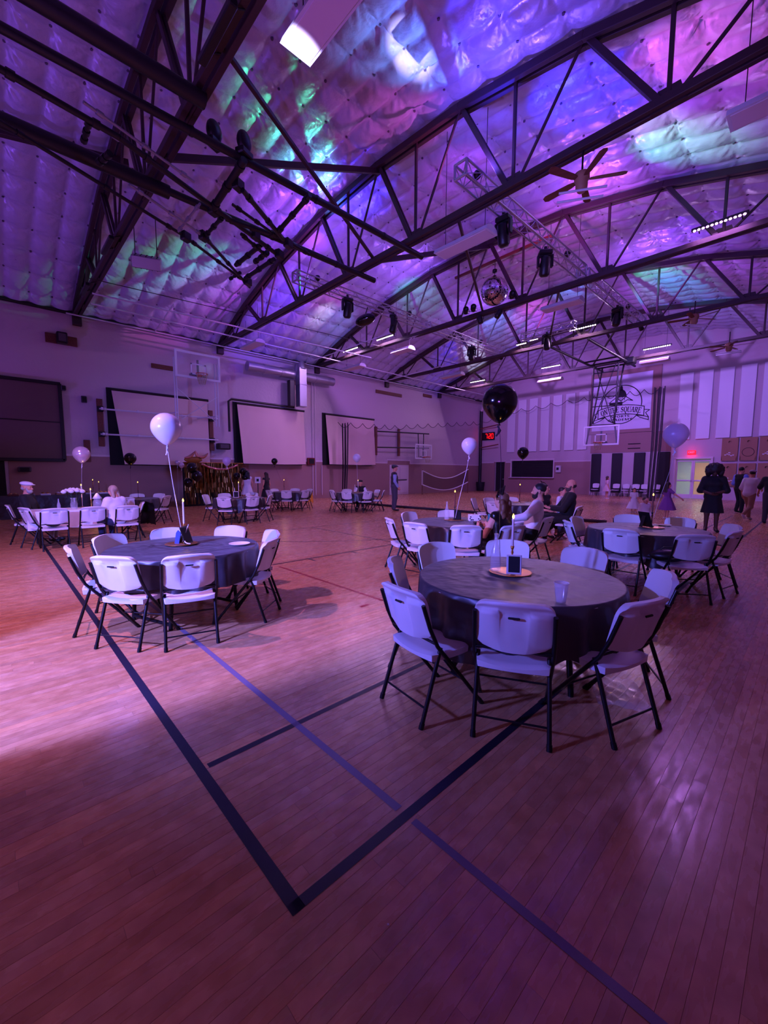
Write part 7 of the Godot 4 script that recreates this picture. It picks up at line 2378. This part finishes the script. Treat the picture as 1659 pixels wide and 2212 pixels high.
	for q in [[0.5, -0.02, 0.0, 0.3], [0.0, 0.3, -0.1, 0.05], [-0.1, 0.05, -0.55, 0.22]]:
		var c := []
		for i in 9:
			var f := i / 8.0
			c.append(Vector3(0, lerpf(q[1], q[3], f) - 0.1 * sin(PI * f), lerpf(q[0], q[2], f)))
		b.tube(c, [0.01, 0.04, 0.06, 0.07, 0.075, 0.07, 0.06, 0.04, 0.01], 8)
	part(t, "points", b, M.rose_foil)
	b = MB.new()
	b.ell(Vector3(-0.05, -0.1, 0.1), Vector3(0.07, 0.14, 0.4), 12, 8)
	part(t, "body", b, M.gold_foil)
	# sign on a stand, wet-floor sign
	t = thing("sign_stand", "small white framed sign on a thin black stand between the girl and the dark-dressed woman", "sign", Vector3(-17.2, 0, -8.6), 1.0)
	b = MB.new()
	b.tube([Vector3(0, 0, 0), Vector3(0, 1.1, 0)], 0.02, 6)
	b.lathe([Vector2(0, 0), Vector2(0.16, 0), Vector2(0.16, 0.02), Vector2(0, 0.03)], 14)
	part(t, "stand", b, M.black_steel)
	b = MB.new()
	b.box(Vector3(0, 1.22, 0.03), Vector3(0.24, 0.28, 0.02), Basis(Vector3.RIGHT, -0.2), 0.006)
	part(t, "board", b, M.paper)
	b = MB.new()
	b.box(Vector3(0, 1.22, 0.043), Vector3(0.1, 0.12, 0.004), Basis(Vector3.RIGHT, -0.2))
	part(t, "print", b, M.ink)
	t = thing("wet_floor_sign", "yellow folding caution sign on the floor at the far table's right end", "floor sign", Vector3(-18.2, 0, -12.0), 0.9)
	for s in [-1.0, 1.0]:
		b = MB.new()
		b.prism(PackedVector2Array([Vector2(-0.15, 0), Vector2(-0.1, 0), Vector2(-0.09, 0.06), Vector2(0.09, 0.06), Vector2(0.1, 0), Vector2(0.15, 0), Vector2(0.11, 0.62), Vector2(-0.11, 0.62)]), 0.02, Transform3D(Basis(Vector3.RIGHT, -s * 0.22), Vector3(0, 0, s * 0.14)))
		part(t, "panel", b, M.sign_yellow)
	b = MB.new()
	b.prism(PackedVector2Array([Vector2(-0.06, 0.28), Vector2(0.06, 0.28), Vector2(0, 0.40)]), 0.004, Transform3D(Basis(Vector3.RIGHT, -0.22), Vector3(0, 0, 0.162)))
	b.box(Basis(Vector3.RIGHT, -0.22) * Vector3(0, 0.48, 0.022) + Vector3(0, 0, 0.14), Vector3(0.14, 0.05, 0.004), Basis(Vector3.RIGHT, -0.22))
	part(t, "warning_mark", b, M.ink)
	# centrepieces
	var C := [["nearest table", -1.67, -3.0], ["left table", -4.87, -1.5], ["middle table", -4.25, -5.68], ["right table", -1.67, -7.08], ["table before the gold curtain", -12.62, -5.62], ["table by the yellow sign", -15.6, -8.95], ["boy's table", -13.05, -10.9], ["table behind the white-shirted man", -5.62, -10.45], ["dark far left table", -14.63, -3.27]]
	for i in C.size():
		var q: Array = C[i]
		charger(q[1], q[2], "round gold charger plate in the middle of the %s" % q[0])
		candle(q[1] - 0.01, 0.768, q[2] - 0.04, 1.245 if i else 1.21, "glowing taper candle on the %s" % q[0], i in [2, 3, 5, 7, 8])
		if i in [0, 2, 4, 6]: bottle(q[1] - 0.10, q[2] + 0.06, "clear glass bottle on the %s" % q[0])
	photo_frame(-1.60, -2.93, 0.55, 0.115, 0.155, 0.2, "small photo frame with a white border on the nearest table's gold plate")
	photo_frame(-4.80, -1.56, 2.3, 0.16, 0.20, 0.3, "dark tilted frame draped with pearls on the left table", false)
	photo_frame(-1.72, -7.06, 2.6, 0.2, 0.24, 0.35, "black leaning frame on the right table", false)
	photo_frame(-4.18, -5.70, 0.8, 0.12, 0.16, 0.2, "small dark frame on the middle table's plate", false)
	photo_frame(-12.58, -5.55, 1.2, 0.16, 0.2, 0.2, "white photo frame on the table before the gold curtain")
	t = thing("pearl_strand", "white pearl strand hanging down the dark frame on the left table", "beads", Vector3(-4.80, 0.768, -1.56))
	b = MB.new()
	for i in 34:
		var f := i / 33.0
		b.ell(Vector3(-0.06 + 0.16 * f, 0.19 * (1.0 - f) * (1.0 - f) + 0.012, -0.02 + 0.08 * sin(f * 2.6)), Vector3(0.007, 0.007, 0.007), 6, 4)
	part(t, "pearls", b, M.white_enamel).set_meta("kind", "stuff")
	t = thing("blue_ribbon", "blue card standing against the frame on the left table", "card", Vector3(-4.87, 0.768, -1.46), 0.6)
	b = MB.new()
	b.prism(PackedVector2Array([Vector2(-0.03, 0), Vector2(0.025, 0), Vector2(0.04, 0.12), Vector2(0.0, 0.15), Vector2(-0.02, 0.12)]), 0.01, Transform3D(Basis(Vector3.RIGHT, -0.15), Vector3()))
	part(t, "card", b, M.blue_cloth)
	for q in [[-4.42, -1.97, 0.115, "white paper plate on the left table's right edge"], [-1.60, -7.50, 0.1, "white paper plate beyond the frame on the right table"]]:
		t = thing("paper_plate", q[3], "plate", Vector3(q[0], 0.752, q[1]))
		b = MB.new()
		b.lathe([Vector2(0, 0), Vector2(q[2] * 0.7, 0), Vector2(q[2], 0.018), Vector2(q[2] * 0.98, 0.021), Vector2(q[2] * 0.7, 0.005), Vector2(0, 0.004)], 26)
		part(t, "plate", b, M.paper)
	t = thing("plastic_cup", "clear plastic cup alone on the nearest table's right side", "cup", Vector3(-1.07, 0.752, -2.56))
	b = MB.new()
	b.lathe([Vector2(0, 0.002), Vector2(0.030, 0.0), Vector2(0.045, 0.118), Vector2(0.047, 0.122), Vector2(0.045, 0.125), Vector2(0.042, 0.12), Vector2(0.028, 0.006), Vector2(0, 0.005)], 24)
	part(t, "cup", b, M.clear_cup)
	b = MB.new()
	var rim := []
	for i in 25: rim.append(Vector3(0.046 * cos(TAU * i / 24), 0.122, 0.046 * sin(TAU * i / 24)))
	b.tube(rim, 0.0018, 5, false)
	part(t, "rim", b, M.white_enamel)
	t = thing("gift_box", "white gift box with black spots on the middle table", "box", Vector3(-3.98, 0.752, -5.9), 0.7)
	b = MB.new()
	b.box(Vector3(0, 0.055, 0), Vector3(0.2, 0.11, 0.16), Basis(), 0.006)
	part(t, "box", b, M.white_board)
	b = MB.new()
	for i in 26:
		var f := i % 3
		var p := Vector3(rng.randf_range(-0.09, 0.09), rng.randf_range(0.015, 0.1), 0.0805)
		if f == 1: p = Vector3(rng.randf_range(-0.09, 0.09), 0.1105, rng.randf_range(-0.07, 0.07))
		if f == 2: p = Vector3(0.1005, rng.randf_range(0.015, 0.1), rng.randf_range(-0.07, 0.07))
		b.ell(p, Vector3(0.013, 0.011, 0.012) * (Vector3(1, 1, 0.1) if f == 0 else (Vector3(1, 0.1, 1) if f == 1 else Vector3(0.1, 1, 1))), 8, 4)
	part(t, "spot", b, M.ink).set_meta("kind", "stuff")
	for q in [[-3.78, -6.05, "teal", "teal drink can beside the spotted gift box"], [-3.66, -6.1, "blue_cloth", "blue drink can beside the teal can"]]:
		t = thing("drink_can", q[3], "can", Vector3(q[0], 0.752, q[1]))
		b = MB.new()
		b.lathe([Vector2(0, 0), Vector2(0.027, 0), Vector2(0.033, 0.01), Vector2(0.033, 0.108), Vector2(0.027, 0.12), Vector2(0.024, 0.117), Vector2(0, 0.117)], 18)
		part(t, "can", b, M[q[2]])
	t = thing("dark_tray", "dark tray at the edge of the middle table", "tray", Vector3(-3.62, 0.752, -5.62), 0.7)
	b = MB.new()
	b.box(Vector3(0, 0.02, 0), Vector3(0.3, 0.04, 0.2), Basis(), 0.01)
	part(t, "tray", b, M.black_plastic)
	# flowers, bottle and lantern on the white table
	t = thing("flower_vase", "glass vase of white roses on the white table at far left", "vase", Vector3(-11.35, 0.75, -1.3))
	b = MB.new()
	b.lathe([Vector2(0, 0.0), Vector2(0.06, 0.0), Vector2(0.07, 0.1), Vector2(0.05, 0.2), Vector2(0.065, 0.24), Vector2(0.06, 0.24), Vector2(0.045, 0.2), Vector2(0.0, 0.02)], 18)
	part(t, "vase", b, M.clear_cup)
	for i in 12:
		b = MB.new()
		var a := i * 2.4
		var r := 0.05 + 0.012 * i
		var p := Vector3(r * cos(a), 0.42 - 0.004 * i, r * sin(a))
		b.ell(p, Vector3(0.055, 0.04, 0.055), 10, 7)
		b.ell(p + Vector3(0, 0.025, 0), Vector3(0.03, 0.025, 0.03), 8, 6)
		part(t, "rose", b, M.paper)
		b = MB.new()
		b.tube([Vector3(0.02 * cos(a), 0.05, 0.02 * sin(a)), p], 0.005, 5)
		b.ell(p * 0.8 + Vector3(0, 0.03, 0), Vector3(0.05, 0.012, 0.03), 8, 5)
		part(t, "stem", b, M.leaf_green)
	t = thing("glass_lantern", "domed glass lantern right of the rose vase on the white table", "lantern", Vector3(-11.45, 0.75, -1.75))
	b = MB.new()
	b.lathe([Vector2(0, 0), Vector2(0.09, 0), Vector2(0.095, 0.12), Vector2(0.06, 0.2), Vector2(0.02, 0.25), Vector2(0, 0.26)], 20)
	part(t, "glass", b, M.clear_cup)
	b = MB.new()
	b.lathe([Vector2(0, 0.2), Vector2(0.1, 0.2), Vector2(0.02, 0.32), Vector2(0, 0.33)], 18)
	part(t, "roof", b, M.white_enamel)
	bottle(-11.0, -1.0, "water bottle near the capped man on the white table", "clear_cup", 0.75)
	candle(-11.75, 0.752, -1.5, 1.26, "tall taper candle behind the white roses")
	candle(-11.38, 0.752, -1.62, 1.17, "shorter taper candle right of the white roses")
	candle(-18.5, 0.752, -2.72, 1.27, "left of two candles on the black wall table", true)
	candle(-18.48, 0.752, -2.9, 1.19, "right of two candles on the black wall table", true)
	for i in 7:
		t = thing("food_tray", "low serving tray on the black wall table, %s from the left" % ["first", "second", "third", "fourth", "fifth", "sixth", "last"][i], "tray", Vector3(-18.55, 0.752, -0.5 - 0.42 * i), 0, "serving trays on the wall table")
		b = MB.new()
		b.box(Vector3(0, 0.03, 0), Vector3(0.4, 0.06, 0.28), Basis(), 0.012)
		part(t, "tray", b, [M.wood_board, M.duct, M.paper, M.tan_wood][i % 4])
		b = MB.new()
		for k in 6: b.ell(Vector3(-0.12 + 0.12 * (k % 3), 0.07, -0.06 + 0.12 * (k / 3)), Vector3(0.05, 0.03, 0.045), 8, 5)
		part(t, "food", b, [M.tan_wood, M.rust_steel, M.gold, M.paper][i % 4]).set_meta("kind", "stuff")
	# bags and coats
	for q in [[-10.6, 0.46, -0.85, 0.18, "black bag lying on the left chair at the white table"], [-1.25, 0.46, -6.12, 0.2, "dark bag on the seat of the right table's front chair"]]:
		t = thing("handbag", q[4], "bag", Vector3(q[0], q[1], q[2]), 0.4)
		b = MB.new()
		b.ell(Vector3(0, q[3] * 0.35, 0), Vector3(q[3], q[3] * 0.4, q[3] * 0.6), 16, 10)
		part(t, "pouch", b, M.black_plastic)
		b = MB.new()
		b.tube([Vector3(-0.1, q[3] * 0.6, 0), Vector3(-0.05, q[3] * 0.9, 0.03), Vector3(0.05, q[3] * 0.9, 0.03), Vector3(0.1, q[3] * 0.6, 0)], 0.008, 6)
		part(t, "strap", b, M.black_plastic)
	t = thing("coat", "black coat hung over the chair at the white table's right end", "coat", Vector3(-11.2, 0, -2.65), 0.4)
	b = MB.new()
	var cp := []
	for i in 9:
		for j in 9:
			var u := -1.0 + j * 0.25
			var f := i / 8.0
			cp.append(Vector3(u * (0.24 + 0.03 * f), 0.87 - 0.62 * maxf(0.0, f - 0.12) - 0.04 * u * u, 0.03 - 0.10 * minf(f * 6.0, 1.0) - 0.02 * sin(u * 9.0) * f))
	b.sheet(cp, 9)
	part(t, "cloth", b, M.black_plastic)
	# clear plastic bag under the near right chair
	t = thing("plastic_bag", "crumpled clear plastic sheet on the floor under the near right chair", "plastic sheet", Vector3(-0.88, 0.0, -3.12), 0.5)
	b = MB.new()
	cp = []
	for i in 9:
		for j in 9:
			var p := Vector3(-0.16 + j * 0.04, 0, -0.22 + i * 0.055)
			p.y = 0.012 + 0.03 * absf(sin(i * 1.9 + j * 0.8)) * absf(cos(j * 1.3))
			cp.append(p)
	b.sheet(cp, 9, true)
	part(t, "sheet", b, M.clear_cup)
	# small dot on the floor
	t = thing("paper_scrap", "tiny white scrap on the floor in front", "scrap", Vector3(-0.92, 0.0, -0.9))
	b = MB.new()
	b.ell(Vector3(0, 0.002, 0), Vector3(0.004, 0.002, 0.004), 8, 5)
	part(t, "scrap", b, M.paper)
